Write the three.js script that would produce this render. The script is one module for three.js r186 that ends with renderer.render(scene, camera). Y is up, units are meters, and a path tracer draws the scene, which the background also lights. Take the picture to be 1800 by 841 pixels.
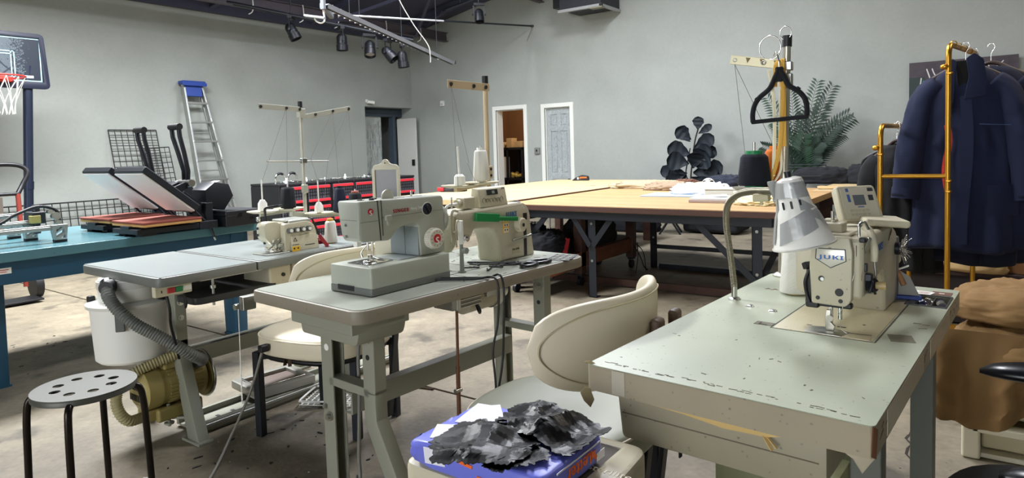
import * as THREE from 'three';
import { RoundedBoxGeometry } from 'three/addons/geometries/RoundedBoxGeometry.js';
import { mergeGeometries, mergeVertices, toCreasedNormals } from 'three/addons/utils/BufferGeometryUtils.js';
import { RectAreaLightUniformsLib } from 'three/addons/lights/RectAreaLightUniformsLib.js';
import { FontLoader } from 'three/addons/loaders/FontLoader.js';
import { TextGeometry } from 'three/addons/geometries/TextGeometry.js';
import { SimplexNoise } from 'three/addons/math/SimplexNoise.js';

/* ---------- camera, light, exposure ---------- */
// world axes follow the room: -Z runs along the left wall to the gable wall, +X along the gable wall
const scene = new THREE.Scene();
const camera = new THREE.PerspectiveCamera(2 * Math.atan(420.5 / 1156) * 180 / Math.PI, 1800 / 841, 0.05, 60);
camera.position.set(0, 1.219, 0);
camera.rotation.set(-0.061, 0.6288, -0.0301, 'YXZ');
camera.setViewOffset(1800, 841, 2.5, 87.8, 1800, 841);
const renderer = new THREE.WebGLRenderer();
renderer.toneMapping = THREE.LinearToneMapping;
renderer.toneMappingExposure = 2.3;
renderer.shadowMap.enabled = true;
RectAreaLightUniformsLib.init();
scene.background = new THREE.Color().setRGB(3.3, 3.4, 3.5); // overcast sky, let in by an unseen opening behind the camera to light front faces
// ceiling light panels out of view, placed and tuned to light the hall: [x, y, z, width(x), length(z), colour, intensity, which]
const PANELS = [
  [-5.9, 4.05, -2.2, 0.9, 2.6, 0xf6f8fa, 40, 'over the blue workbench and hand truck'],
  [-6.6, 4.05, -6.4, 0.5, 1.5, 0xf2f6ff, 36, 'over the row of tool drawers near the ladder wall'],
  [-3.6, 4.5, -6.6, 0.5, 1.5, 0xf2f6ff, 50, 'over the cutting tables near the gable wall'],
  [-1.6, 4.6, -3.9, 0.5, 1.5, 0xf6f8ff, 24, 'over the sewing tables'],
  [1.6, 4.4, -5.4, 0.5, 1.5, 0xfff2e0, 13, 'over the clothes rack side'],
];

/* ---------- helpers ---------- */
const V = (x, y, z) => new THREE.Vector3(x, y, z);
function rng(seed) { let a = seed >>> 0; return () => { a = (a + 0x6D2B79F5) | 0; let t = Math.imul(a ^ (a >>> 15), 1 | a); t = (t + Math.imul(t ^ (t >>> 7), 61 | t)) ^ t; return ((t ^ (t >>> 14)) >>> 0) / 4294967296; }; }
const R0 = rng(7);
const SN = new SimplexNoise({ random: rng(11) });
const clamp = (x, a = 0, b = 1) => Math.min(b, Math.max(a, x));
const mix = (a, b, t) => a + (b - a) * t;
const sst = (a, b, x) => { const t = clamp((x - a) / (b - a)); return t * t * (3 - 2 * t); };
const fbm = (x, y, o = 4) => { let s = 0, a = .5; for (let i = 0; i < o; i++) { s += a * SN.noise(x, y); x = x * 2.03 + 17.1; y = y * 2.03 - 9.7; a *= .5; } return s; };
// noise that tiles every p units
function tnoise(u, v, f, o = 3) { let s = 0, a = .5; for (let i = 0; i < o; i++) { const A = u * 6.28318, B = v * 6.28318, r = f / 6.28318; s += a * SN.noise4d(Math.cos(A) * r + i * 7, Math.sin(A) * r, Math.cos(B) * r, Math.sin(B) * r - i * 3); f *= 2; a *= .5; } return s; }
function tex(n, m, fn, srgb, rep = 1) {
  const d = new Uint8Array(n * m * 4);
  for (let j = 0; j < m; j++) for (let i = 0; i < n; i++) { const c = fn(i / n, j / m), k = 4 * (j * n + i); if (Array.isArray(c)) { d[k] = clamp(c[0]) * 255; d[k + 1] = clamp(c[1]) * 255; d[k + 2] = clamp(c[2]) * 255; } else d[k] = d[k + 1] = d[k + 2] = clamp(c) * 255; d[k + 3] = 255; }
  const t = new THREE.DataTexture(d, n, m); t.wrapS = t.wrapT = THREE.RepeatWrapping; t.magFilter = THREE.LinearFilter; t.minFilter = THREE.LinearMipmapLinearFilter; t.generateMipmaps = true;
  if (srgb) t.colorSpace = THREE.SRGBColorSpace; t.repeat.set(rep, rep); t.needsUpdate = true; return t;
}
function canvasTex(w, h, draw) { const c = document.createElement('canvas'); c.width = w; c.height = h; draw(c.getContext('2d'), w, h); const t = new THREE.CanvasTexture(c); t.colorSpace = THREE.SRGBColorSpace; return t; }
const hex = h => [(h >> 16 & 255) / 255, (h >> 8 & 255) / 255, (h & 255) / 255];
const M = (color, rough = .6, metal = 0, o = {}) => new THREE.MeshStandardMaterial({ color, roughness: rough, metalness: metal, ...o });

// --- geometry
function uvs(g) { // uv in metres from the main direction of each face
  const p = g.attributes.position, n = g.attributes.normal, u = new Float32Array(p.count * 2);
  for (let i = 0; i < p.count; i++) {
    const k = i - i % 3; let nx = 0, ny = 0, nz = 0; for (let q = 0; q < 3; q++) { nx += n.getX(k + q); ny += n.getY(k + q); nz += n.getZ(k + q); }
    nx = Math.abs(nx); ny = Math.abs(ny); nz = Math.abs(nz);
    let a, b; if (ny >= nx && ny >= nz) { a = p.getX(i); b = p.getZ(i); } else if (nx >= nz) { a = p.getZ(i); b = p.getY(i); } else { a = p.getX(i); b = p.getY(i); }
    u[2 * i] = a; u[2 * i + 1] = b;
  }
  g.setAttribute('uv', new THREE.BufferAttribute(u, 2));
}
function flat(g) { let q = g.index ? g.toNonIndexed() : g; for (const k of Object.keys(q.attributes)) if (!['position', 'normal', 'uv'].includes(k)) q.deleteAttribute(k); q.morphAttributes = {}; return q; }
function join(gs, keepUV) { gs = (Array.isArray(gs) ? gs.flat(9) : [gs]).map(flat); gs.forEach(g => { if (!g.attributes.normal) g.computeVertexNormals(); if (!keepUV) uvs(g); }); const r = gs.length === 1 ? gs[0] : mergeGeometries(gs); return r; }
const E = new THREE.Euler();
function xf(g, p = [0, 0, 0], r = [0, 0, 0], s = 1) { if (Array.isArray(g)) return g.map(q => xf(q, p, r, s)); const m = new THREE.Matrix4().compose(V(...p), new THREE.Quaternion().setFromEuler(E.set(r[0], r[1], r[2], 'YXZ')), Array.isArray(s) ? V(...s) : V(s, s, s)); return g.applyMatrix4(m); }
function box(w, h, d, x = 0, y = 0, z = 0, r = .003, rot) { r = Math.min(r, w * .45, h * .45, d * .45); const g = r > 0 ? new RoundedBoxGeometry(w, h, d, r > .012 ? 3 : 1, r) : new THREE.BoxGeometry(w, h, d); return xf(g, [x, y, z], rot || [0, 0, 0]); }
const bx = (x0, x1, y0, y1, z0, z1, r = .003) => box(Math.abs(x1 - x0), Math.abs(y1 - y0), Math.abs(z1 - z0), (x0 + x1) / 2, (y0 + y1) / 2, (z0 + z1) / 2, r);
const toV = a => Array.isArray(a) ? V(...a) : a;
function along(g, a, b) { a = toV(a); b = toV(b); const d = b.clone().sub(a); const q = new THREE.Quaternion().setFromUnitVectors(V(0, 1, 0), d.clone().normalize()); return g.applyMatrix4(new THREE.Matrix4().compose(a.clone().add(b).multiplyScalar(.5), q, V(1, 1, 1))); }
const rod = (a, b, r, seg = 12, r2) => along(new THREE.CylinderGeometry(r2 ?? r, r, toV(a).distanceTo(toV(b)), seg), a, b);
function bar(a, b, w, h, r = .002, up = [0, 1, 0]) { // box section w (sideways) x h (towards up) from a to b
  a = toV(a); b = toV(b); const d = b.clone().sub(a), L = d.length(); d.normalize(); let u = V(...up); if (Math.abs(u.dot(d)) > .98) u = V(1, 0, 0); const s = d.clone().cross(u).normalize(); u = s.clone().cross(d);
  const g = box(w, h, L, 0, 0, 0, r); const m = new THREE.Matrix4().makeBasis(s, u, d.clone().negate()); m.setPosition(a.clone().add(b).multiplyScalar(.5)); return g.applyMatrix4(m);
}
function pipe(pts, r, { closed = false, n, m = 8, tension = .5, type = 'catmullrom' } = {}) { const c = new THREE.CatmullRomCurve3(pts.map(toV), closed, type, tension); return new THREE.TubeGeometry(c, n || Math.max(8, pts.length * 8), r, m, closed); }
function poly(pts, r, m = 10, rad = .03) { // tube with straight runs and rounded bends
  const P = pts.map(toV), path = new THREE.CurvePath(); let cur = P[0];
  for (let i = 1; i < P.length - 1; i++) { const a = P[i].clone().sub(P[i - 1]), b = P[i + 1].clone().sub(P[i]); const k = Math.min(rad, a.length() * .45, b.length() * .45); const s = P[i].clone().addScaledVector(a.normalize(), -k), e = P[i].clone().addScaledVector(b.normalize(), k); path.add(new THREE.LineCurve3(cur, s)); path.add(new THREE.QuadraticBezierCurve3(s, P[i].clone(), e)); cur = e; }
  path.add(new THREE.LineCurve3(cur, P[P.length - 1]));
  const out = []; path.curves.forEach((c, i) => { const k = c.isLineCurve3 ? 1 : 6; for (let j = i ? 1 : 0; j <= k; j++) out.push(c.getPoint(j / k)); });
  return sweep(out, () => r, m);
}
function sweep(pts, rf, m = 10, cap = true) { // ring sweep along dense points, rf(i,t) gives the radius
  pts = pts.map(toV); const N = pts.length, pos = [], idx = []; let nrm = null;
  for (let i = 0; i < N; i++) {
    const t = pts[Math.min(N - 1, i + 1)].clone().sub(pts[Math.max(0, i - 1)]).normalize();
    if (!nrm) { nrm = Math.abs(t.y) < .9 ? V(0, 1, 0) : V(1, 0, 0); } nrm = nrm.clone().addScaledVector(t, -nrm.dot(t)).normalize(); const b = t.clone().cross(nrm);
    const r = rf(i, i / (N - 1));
    for (let j = 0; j < m; j++) { const a = j / m * 6.28318; const c = Math.cos(a) * r, s = Math.sin(a) * r; pos.push(pts[i].x + nrm.x * c + b.x * s, pts[i].y + nrm.y * c + b.y * s, pts[i].z + nrm.z * c + b.z * s); }
  }
  for (let i = 0; i < N - 1; i++) for (let j = 0; j < m; j++) { const a = i * m + j, b = i * m + (j + 1) % m, c = a + m, d = b + m; idx.push(a, c, b, b, c, d); }
  if (cap) { const k = pos.length / 3; pos.push(pts[0].x, pts[0].y, pts[0].z, pts[N - 1].x, pts[N - 1].y, pts[N - 1].z); for (let j = 0; j < m; j++) { idx.push(k, j, (j + 1) % m); const q = (N - 1) * m; idx.push(k + 1, q + (j + 1) % m, q + j); } }
  const g = new THREE.BufferGeometry(); g.setAttribute('position', new THREE.Float32BufferAttribute(pos, 3)); g.setIndex(idx); g.computeVertexNormals(); return g;
}
function hose(ctrl, r, pitch = .012, amp = .12, m = 12) { const c = new THREE.CatmullRomCurve3(ctrl.map(toV)); const n = Math.round(c.getLength() / pitch) * 4; return sweep(c.getSpacedPoints(n), i => r * (1 + amp * [1, .2, -1, .2][i % 4]), m); }
function lathe(pts, at = [0, 0, 0], rot = [0, 0, 0], seg = 28, crease = .7) { const g = new THREE.LatheGeometry(pts.map(p => new THREE.Vector2(p[0], p[1])), seg); return xf(toCreasedNormals(g, crease), at, rot); }
function ex(pts, depth, bev = .003, { holes = [], at = [0, 0, 0], rot = [0, 0, 0], crease = .5, seg = 2 } = {}) { // outline in x,y pushed along +z
  const s = pts instanceof THREE.Shape ? pts : new THREE.Shape(pts.map(p => new THREE.Vector2(p[0], p[1]))); holes.forEach(h => s.holes.push(h instanceof THREE.Path ? h : new THREE.Path(h.map(p => new THREE.Vector2(p[0], p[1])))));
  let g = new THREE.ExtrudeGeometry(s, { depth: Math.max(.0001, depth - 2 * bev), bevelEnabled: bev > 0, bevelThickness: bev, bevelSize: bev, bevelOffset: -bev, bevelSegments: seg, curveSegments: 14 }); g.translate(0, 0, bev); return xf(toCreasedNormals(flat(g), crease), at, rot);
}
function rpoly(pts, r) { // polygon with rounded corners -> Shape ; r number or list
  const s = new THREE.Shape(), n = pts.length; for (let i = 0; i < n; i++) { const p = V(...pts[i], 0), a = V(...pts[(i + n - 1) % n], 0).sub(p), b = V(...pts[(i + 1) % n], 0).sub(p); const k = Math.min(Array.isArray(r) ? r[i] : r, a.length() * .48, b.length() * .48); a.normalize().multiplyScalar(k).add(p); b.normalize().multiplyScalar(k).add(p); if (i) s.lineTo(a.x, a.y); else s.moveTo(a.x, a.y); if (k > 1e-5) s.quadraticCurveTo(p.x, p.y, b.x, b.y); } s.closePath(); return s;
}
// flat plate: outline in x,z between heights y0 and y1
const plate = (pts, y0, y1, r = 0, bev = .003, holes) => ex(pts instanceof THREE.Shape ? pts : rpoly(pts, r), y1 - y0, bev, { at: [0, y1, 0], rot: [Math.PI / 2, 0, 0], holes });
const ring2 = (x, y, r, n = 28) => Array.from({ length: n }, (_, i) => new THREE.Vector2(x + r * Math.cos(i / n * 6.283185), y + r * Math.sin(i / n * 6.283185)));
const circ = (x, y, r) => new THREE.Path(ring2(x, y, r, 20).reverse());
// closed sheet of thickness th over a grid, f(u,v) -> [x,y,z]
function sheet(nu, nv, f, th = .003) {
  const P = [], pos = [], idx = []; for (let j = 0; j <= nv; j++) for (let i = 0; i <= nu; i++) P.push(V(...f(i / nu, j / nv)));
  const W = nu + 1, at = (i, j) => P[clamp(j, 0, nv) * W + clamp(i, 0, nu)]; const Nn = [];
  for (let j = 0; j <= nv; j++) for (let i = 0; i <= nu; i++) Nn.push(at(i + 1, j).clone().sub(at(i - 1, j)).cross(at(i, j + 1).clone().sub(at(i, j - 1))).normalize());
  P.forEach(p => pos.push(p.x, p.y, p.z)); P.forEach((p, k) => pos.push(p.x + Nn[k].x * th, p.y + Nn[k].y * th, p.z + Nn[k].z * th)); const K = P.length;
  for (let j = 0; j < nv; j++) for (let i = 0; i < nu; i++) { const a = j * W + i, b = a + 1, c = a + W, d = c + 1; idx.push(a, c, b, b, c, d, K + a, K + b, K + c, K + b, K + d, K + c); }
  const edge = (a, b) => idx.push(a, b, K + a, b, K + b, K + a);
  for (let i = 0; i < nu; i++) { edge(i, i + 1); edge(nv * W + i + 1, nv * W + i); } for (let j = 0; j < nv; j++) { edge((j + 1) * W, j * W); edge(j * W + nu, (j + 1) * W + nu); }
  const g = new THREE.BufferGeometry(); g.setAttribute('position', new THREE.Float32BufferAttribute(pos, 3)); g.setIndex(idx); g.computeVertexNormals(); return toCreasedNormals(g, 1.2);
}
// closed surface from rings: f(u around 0..1, v 0..1)
function loft(nu, nv, f, capA = true, capB = true) {
  const pos = [], idx = []; for (let j = 0; j <= nv; j++) for (let i = 0; i < nu; i++) pos.push(...f(i / nu, j / nv));
  for (let j = 0; j < nv; j++) for (let i = 0; i < nu; i++) { const a = j * nu + i, b = j * nu + (i + 1) % nu, c = a + nu, d = b + nu; idx.push(a, c, b, b, c, d); }
  const cap = (j, flip) => { let c = V(0, 0, 0); for (let i = 0; i < nu; i++) c.add(V(pos[3 * (j * nu + i)], pos[3 * (j * nu + i) + 1], pos[3 * (j * nu + i) + 2])); c.multiplyScalar(1 / nu); const k = pos.length / 3; pos.push(c.x, c.y, c.z); for (let i = 0; i < nu; i++) { const a = j * nu + i, b = j * nu + (i + 1) % nu; flip ? idx.push(k, a, b) : idx.push(k, b, a); } };
  if (capA) cap(0, true); if (capB) cap(nv, false);
  const g = new THREE.BufferGeometry(); g.setAttribute('position', new THREE.Float32BufferAttribute(pos, 3)); g.setIndex(idx); g.computeVertexNormals(); return g;
}
// soft heap of cloth: a squashed ball with folds, standing on y = 0
function heap(w, h, d, seed, { nu = 40, nv = 22, amp = .12, freq = 3, sq = 2.6 } = {}) {
  return loft(nu, nv, (u, v) => { const a = u * 6.28318, t = v * 1.5708; const ca = Math.cos(a), sa = Math.sin(a); const k = Math.pow(Math.pow(Math.abs(ca), sq) + Math.pow(Math.abs(sa), sq), -1 / sq);
    const rr = Math.pow(Math.max(0, Math.cos(t)), .45), hh = Math.pow(Math.sin(t), .8); const n = fbm(ca * k * rr * freq + seed, sa * k * rr * freq + hh * freq * .7 + seed * 2, 4), f2 = Math.abs(fbm(ca * rr * freq * 1.7 + seed * 3, sa * rr * freq * 1.7 - seed + hh * 2, 3));
    const q = 1 + amp * n * 1.3; return [ca * k * rr * w / 2 * q, Math.max(0, hh * h * (1 + amp * n * 1.2 - amp * 1.6 * f2)), sa * k * rr * d / 2 * q]; }, true, true);
}
const font = await new FontLoader().loadAsync('fonts/droid/droid_sans_bold.typeface.json');
const fontR = await new FontLoader().loadAsync('fonts/droid/droid_sans_regular.typeface.json');
const fontS = await new FontLoader().loadAsync('fonts/droid/droid_serif_bold.typeface.json');
function text(str, size, th = .0006, f = font, wide = 1) { const g = new TextGeometry(str, { font: f, size, depth: th, curveSegments: 4, bevelEnabled: false }); g.computeBoundingBox(); const b = g.boundingBox; g.translate(-(b.min.x + b.max.x) / 2, -(b.min.y + b.max.y) / 2, 0); g.scale(wide, 1, 1); return g; }

// --- things and parts
const used = new Map();
function numbered(n) { const k = used.get(n) ?? 0; used.set(n, k + 1); return k ? n + '_' + String(k).padStart(3, '0') : n; }
function tag(o, label, category, group, kind) { if (label) o.userData.label = label; if (category) o.userData.category = category; if (group) o.userData.group = group; if (kind) o.userData.kind = kind; return o; }
function shadows(m) { m.castShadow = m.receiveShadow = true; return m; }
// a thing: a Group at its base; with world = true its parts are given in world coordinates
function thing(name, label, category, pos = [0, 0, 0], turn = 0, { group, world = false, kind } = {}) {
  const o = new THREE.Group(); o.name = numbered(name); o.position.set(...pos); o.rotation.y = turn; scene.add(o); tag(o, label, category, group, kind); o.updateMatrixWorld(true);
  o.root = o; if (world) o.inv = o.matrixWorld.clone().invert(); return o;
}
const structure = (name, pos = [0, 0, 0]) => thing(name, null, null, pos, 0, { kind: 'structure', world: true });
function part(o, name, gs, mat, label, keepUV) { const g = join(gs, keepUV); const root = o.root; if (root.inv) g.applyMatrix4(root.inv); const m = shadows(new THREE.Mesh(g, mat)); m.name = name; m.root = root; if (label) m.userData.label = label; o.add(m); return m; }
// a thing that is one mesh, geometry in world coordinates round its base
function solo(name, label, category, pos, gs, mat, { group, turn = 0, kind, world = false, keepUV } = {}) { const g = join(gs, keepUV); const m = shadows(new THREE.Mesh(g, mat)); m.name = numbered(name); m.position.set(...pos); m.rotation.y = turn; m.updateMatrixWorld(true); if (world) g.applyMatrix4(m.matrixWorld.clone().invert()); scene.add(m); m.root = m; if (world) m.inv = m.matrixWorld.clone().invert(); return tag(m, label, category, group, kind); }
function copy(o, pos, turn, label, group) { const c = o.clone(); c.name = numbered(o.name.replace(/_\d{3}$/, '')); if (pos) c.position.set(...pos); if (turn !== undefined) c.rotation.y = turn; c.userData = { ...o.userData }; if (label) c.userData.label = label; if (group) c.userData.group = group; scene.add(c); return c; }
// local frame of a turned table: J(x, y, z) -> world
const frame = (px, pz, a) => { const f = (x, y, z) => [px + x * Math.cos(a) + z * Math.sin(a), y, pz - x * Math.sin(a) + z * Math.cos(a)]; f.a = a; return f; };
const bolt = (p, dir, r = .009, h = .006) => { const a = V(...p), d = V(...dir); return [rod(a, a.clone().addScaledVector(d, h * .5), r * 1.35, 14), rod(a, a.clone().addScaledVector(d, h * 1.4), r * .85, 6)]; };

/* ---------- shared materials ---------- */
const grain = tex(256, 256, (u, v) => .5 + .5 * tnoise(u, v, 40, 2), false);
const TXC = tex(1024, 1024, (u, v) => { // concrete colour, tile 5 m
  const a = tnoise(u, v, 5, 4), b = tnoise(u + .3, v + .7, 22, 3), c = tnoise(u + .1, v, 140, 2); let k = .71 + .12 * a + .12 * b + .10 * c; const st = sst(.12, .5, tnoise(u + .5, v + .2, 16, 5)); k -= .2 * st; const sp = sst(.42, .52, tnoise(u + .9, v + .4, 170, 1)); k -= .28 * sp; const wh = sst(.44, .54, tnoise(u + .37, v + .11, 190, 1)); k += .22 * wh;
  return [k * 1.02, k * .985, k * .915]; }, true, .2);
const TXCb = tex(512, 512, (u, v) => .5 + .28 * tnoise(u, v, 60, 4) + .2 * tnoise(u, v, 230, 1), false, .5);
const mConcrete = M(0xb0a99b, .62, 0, { map: TXC, bumpMap: TXCb, bumpScale: .004 });
const TXW = tex(512, 512, (u, v) => { const a = tnoise(u, v, 4, 4), b = tnoise(u + .5, v, 60, 2); const k = .86 + .05 * a + .025 * b; return [k, k * .992, k * .955]; }, true, .25);
const mWall = M(0xc3cacb, .9, 0, { map: TXW, bumpMap: grain, bumpScale: .0006 });
const wood = (c1, c2, seed, sx = 3, sy = 40) => tex(512, 512, (u, v) => { const w = tnoise(u, v, 3, 2) * .35; const g = .5 + .5 * Math.sin((v * sy + w * 9 + .6 * tnoise(u + seed, v, 6, 2)) * 1.4 + 0) * .5 + .35 * tnoise(u * 1 + seed, v, 14, 3); const f = tnoise((u + seed) % 1, v, 90, 1) * .12; const t = clamp(g * .75 + .12 + f); return [0, 1, 2].map(i => mix(c1[i], c2[i], t)); }, true, 1);
const mPly = M(0xffffff, .55, 0, { map: wood(hex(0xa98557), hex(0xc39f70), .2, 3, 12), bumpMap: grain, bumpScale: .0004 });
const mPlyPale = M(0xffffff, .55, 0, { map: wood(hex(0xbda57a), hex(0xd0ba8e), .5, 3, 10), bumpMap: grain, bumpScale: .0004 });
const mWoodBrown = M(0xffffff, .6, 0, { map: wood(hex(0x38211a), hex(0x55362a), .7, 3, 26), bumpMap: grain, bumpScale: .0006 });
const mWoodRed = M(0xffffff, .6, 0, { map: wood(hex(0x6a3d26), hex(0x8e5a3c), .1, 3, 26), bumpMap: grain, bumpScale: .0006 });
const weave = tex(256, 256, (u, v) => .5 + .3 * Math.sin(u * 6.28318 * 64) * Math.sin(v * 6.28318 * 64) + .25 * tnoise(u, v, 30, 2), false, 8);
const cloth = (c, o = {}) => new THREE.MeshPhysicalMaterial({ color: c, roughness: .92, bumpMap: weave, bumpScale: .0006, side: THREE.DoubleSide, sheen: .06, sheenRoughness: .6, sheenColor: new THREE.Color(c).lerp(new THREE.Color(0xffffff), .3), ...o });
const leather = tex(512, 512, (u, v) => .5 + .4 * tnoise(u, v, 110, 2), false, 5);
const mCream = M(0xdcd2b8, .42, 0, { bumpMap: leather, bumpScale: .0006 });
const mCreamTop = mCream;
const TXL = tex(512, 512, (u, v) => { const a = tnoise(u, v, 6, 3), s = sst(.40, .5, tnoise(u + .2, v + .6, 70, 2)); const k = .93 + .03 * a - .25 * s; return [k, k, k * .985]; }, true, 1);
const mTopGrey = M(0x9fa8a8, .3, 0, { map: TXL, bumpMap: grain, bumpScale: .0002 });
const mTopPale = M(0xc3cab6, .36, 0, { map: TXL, bumpMap: grain, bumpScale: .0002 });
const mTopMid = M(0xb9beb4, .3, 0, { map: TXL, bumpMap: grain, bumpScale: .0002 });
const mEdge = M(0x938b7c, .5, 0, { map: TXL });
const mFrameGrey = M(0x8f9082, .48, .1, { bumpMap: grain, bumpScale: .0003 });
const mFrameDark = M(0x62655c, .5, .1, { bumpMap: grain, bumpScale: .0003 });
const mSteel = M(0xb9bbb6, .3, 1);
const mChrome = M(0xe6e6e4, .14, 1);
const mAlu = M(0xb5b7b4, .38, .9);
const mBlack = M(0x15161a, .5);
const mBlackGloss = M(0x101116, .28);
const mBlackSteel = M(0x1c2028, .45, .2);
const mGold = M(0xc8953a, .36, 1);
const mCreamPaint = M(0xd0c9b2, .4, 0, { map: TXL });
const mBeigePlastic = M(0xccc5ab, .45);
const mWhite = M(0xeeeee8, .5);
const mThreadW = M(0xe9e8df, .85), mThreadB = M(0x10141c, .9), mThreadO = M(0xe27a1e, .85);
const mYellowStrap = cloth(0xe0b052), mCableBlk = M(0x0e0e10, .5), mGreen = M(0x0c8a45, .45), mRed = M(0xc2232a, .5), mOrange = M(0xf06a1e, .6);
const mBlueSteel = M(0x24506a, .4, .1, { bumpMap: grain, bumpScale: .0003 });
const mTapeGrey = M(0xb4b6b5, .36, .3);
const mCeil = M(0x45465a, .85), mBeam = M(0x565058, .7);

/* ---------- the hall ---------- */
const XL = -10.05, ZB = -10.3, XR = 6.2, ZF = 6.5, EAVE = 3.58, RX = -1.9, RIDGE = EAVE + (RX - XL) * .184;
const roofY = x => EAVE + .02 + (RX - Math.abs(x - RX) - XL) * .184;
{ // floor of two slabs with a joint between them
  const f = structure('floor'); part(f, 'bed', bx(XL - 1.6, XR + .3, -.3, -.012, ZB - 2.9, ZF + .3, 0), M(0x2a2622, .95));
  part(f, 'slab', bx(XL - 1.6, XR + .3, -.2, 0, -2.425, ZF + .3, .004), mConcrete); part(f, 'slab', bx(XL - 1.6, XR + .3, -.2, 0, ZB - 2.9, -2.441, .004), mConcrete);
  const r = rng(5), cr = []; let x = -.285, z = -3.7; const pts = [[x, z]]; while (z < -2.75) { z += .035 + r() * .03; x += .006 + (r() - .5) * .035; pts.push([x, z]); }
  for (let i = 0; i < pts.length - 1; i++) cr.push(bar([pts[i][0], .0008, pts[i][1]], [pts[i + 1][0], .0008, pts[i + 1][1]], .004 + .006 * r(), .0016, 0)); part(f, 'crack', cr, M(0x2e2822, 1));
}
{ // wall with the wide doorway at its far end
  const w = structure('wall_left'); const s = [[2.441, 0], [2.441, 0]];
  const sh = new THREE.Shape(); sh.moveTo(-ZF, 0); sh.lineTo(8.97, 0); sh.lineTo(8.97, 2.155); sh.lineTo(-ZB + .25, 2.155); sh.lineTo(-ZB + .25, EAVE + .2); sh.lineTo(-ZF, EAVE + .2); sh.closePath();
  part(w, 'wall', ex(sh, .25, 0, { at: [XL - .25, 0, 0], rot: [0, Math.PI / 2, 0] }), mWall);
}
const D1 = { x0: -7.79, x1: -7.13, y: 1.975 }, D2 = { x0: -6.66, x1: -6.115, y: 1.955 };
{ // gable wall with two door openings
  const w = structure('wall_back'); const sh = new THREE.Shape(); const L = XL - 1.6;
  sh.moveTo(L, 0); sh.lineTo(D1.x0, 0); sh.lineTo(D1.x0, D1.y); sh.lineTo(D1.x1, D1.y); sh.lineTo(D1.x1, 0); sh.lineTo(D2.x0, 0); sh.lineTo(D2.x0, D2.y); sh.lineTo(D2.x1, D2.y); sh.lineTo(D2.x1, 0); sh.lineTo(XR, 0); sh.lineTo(XR, roofY(XR) + .2); sh.lineTo(RX, RIDGE + .22); sh.lineTo(XL, EAVE + .22); sh.lineTo(L, EAVE + .22); sh.closePath();
  part(w, 'wall', ex(sh, .2, 0, { at: [0, 0, ZB - .2] }), mWall);
  const wr = structure('wall_right'); part(wr, 'wall', bx(XR, XR + .25, 0, roofY(XR) + .25, ZB, ZF, 0), mWall);
  const wf = structure('wall_front'); part(wf, 'wall', [bx(XL - .25, -3.4, 0, RIDGE + .2, ZF, ZF + .25, 0), bx(1.4, XR + .25, 0, RIDGE + .2, ZF, ZF + .25, 0), bx(-3.4, 1.4, 3.2, RIDGE + .2, ZF, ZF + .25, 0)], mWall);  // wide opening here is out of view, placed so sky lights surfaces facing it
  const bs = structure('baseboard_back'); part(bs, 'board', [bx(D2.x1 + .09, XR, 0, .13, ZB, ZB + .016, .003), bx(D1.x1 + .09, D2.x0 - .09, 0, .13, ZB, ZB + .016, .003), bx(XL, D1.x0 - .09, 0, .13, ZB, ZB + .016, .003)], M(0xe6e8e0, .6));
}
{ // dark pitched roof on steel
  const c = structure('ceiling'); const ang = Math.atan(.184), L = (RX - XL + .5) / Math.cos(ang), zc = (ZB + ZF) / 2, D = ZF - ZB + .6;
  part(c, 'roof_deck', box(L, .1, D, XL - .5 + (RX - XL + .5) / 2, EAVE + .17 + (RX - XL - .5) / 2 * .184, zc, 0, [0, 0, ang]), mCeil);
  const L2 = (XR - RX + .5) / Math.cos(ang); part(c, 'roof_deck', box(L2, .1, D, RX + (XR - RX + .5) / 2, RIDGE + .15 - (XR - RX + .5) / 2 * .184, zc, 0, [0, 0, -ang]), mCeil);
  const ib = (a, b, h, w) => { const A = toV(a), B = toV(b), o = V(0, h / 2, 0); return [bar(A, B, .012, h), bar(A.clone().add(o), B.clone().add(o), w, .012), bar(A.clone().sub(o), B.clone().sub(o), w, .012)]; };
  for (let x = -9; x < 6; x += 2.35) part(c, 'purlin', ib([x, roofY(x) - .26, ZF], [x, roofY(x) - .26, ZB], .17, .11), mBeam);
  for (let z = -9.6; z < 6; z += 1.9) { part(c, 'rafter', ib([XL, roofY(XL) + .02, z], [RX, roofY(RX) + .02, z], .12, .09), mCeil); part(c, 'rafter', ib([RX, roofY(RX) + .02, z], [XR, roofY(XR) + .02, z], .12, .09), mCeil); }
  part(c, 'brace', bar([-9.9, 3.6, -10.1], [-8.2, 3.78, -9.3], .05, .05), mCeil); part(c, 'brace', bar([-9, 3.45, -9.4], [-7.6, 3.95, -8.4], .05, .05), mCeil); part(c, 'brace', bar([-9, 3.45, -7.4], [-7.2, 3.95, -8.2], .05, .05), mCeil);
  part(c, 'wall_plate', bx(XL, XL + .12, EAVE - .06, EAVE + .12, ZB, ZF, .004), mCeil);
}
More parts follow.
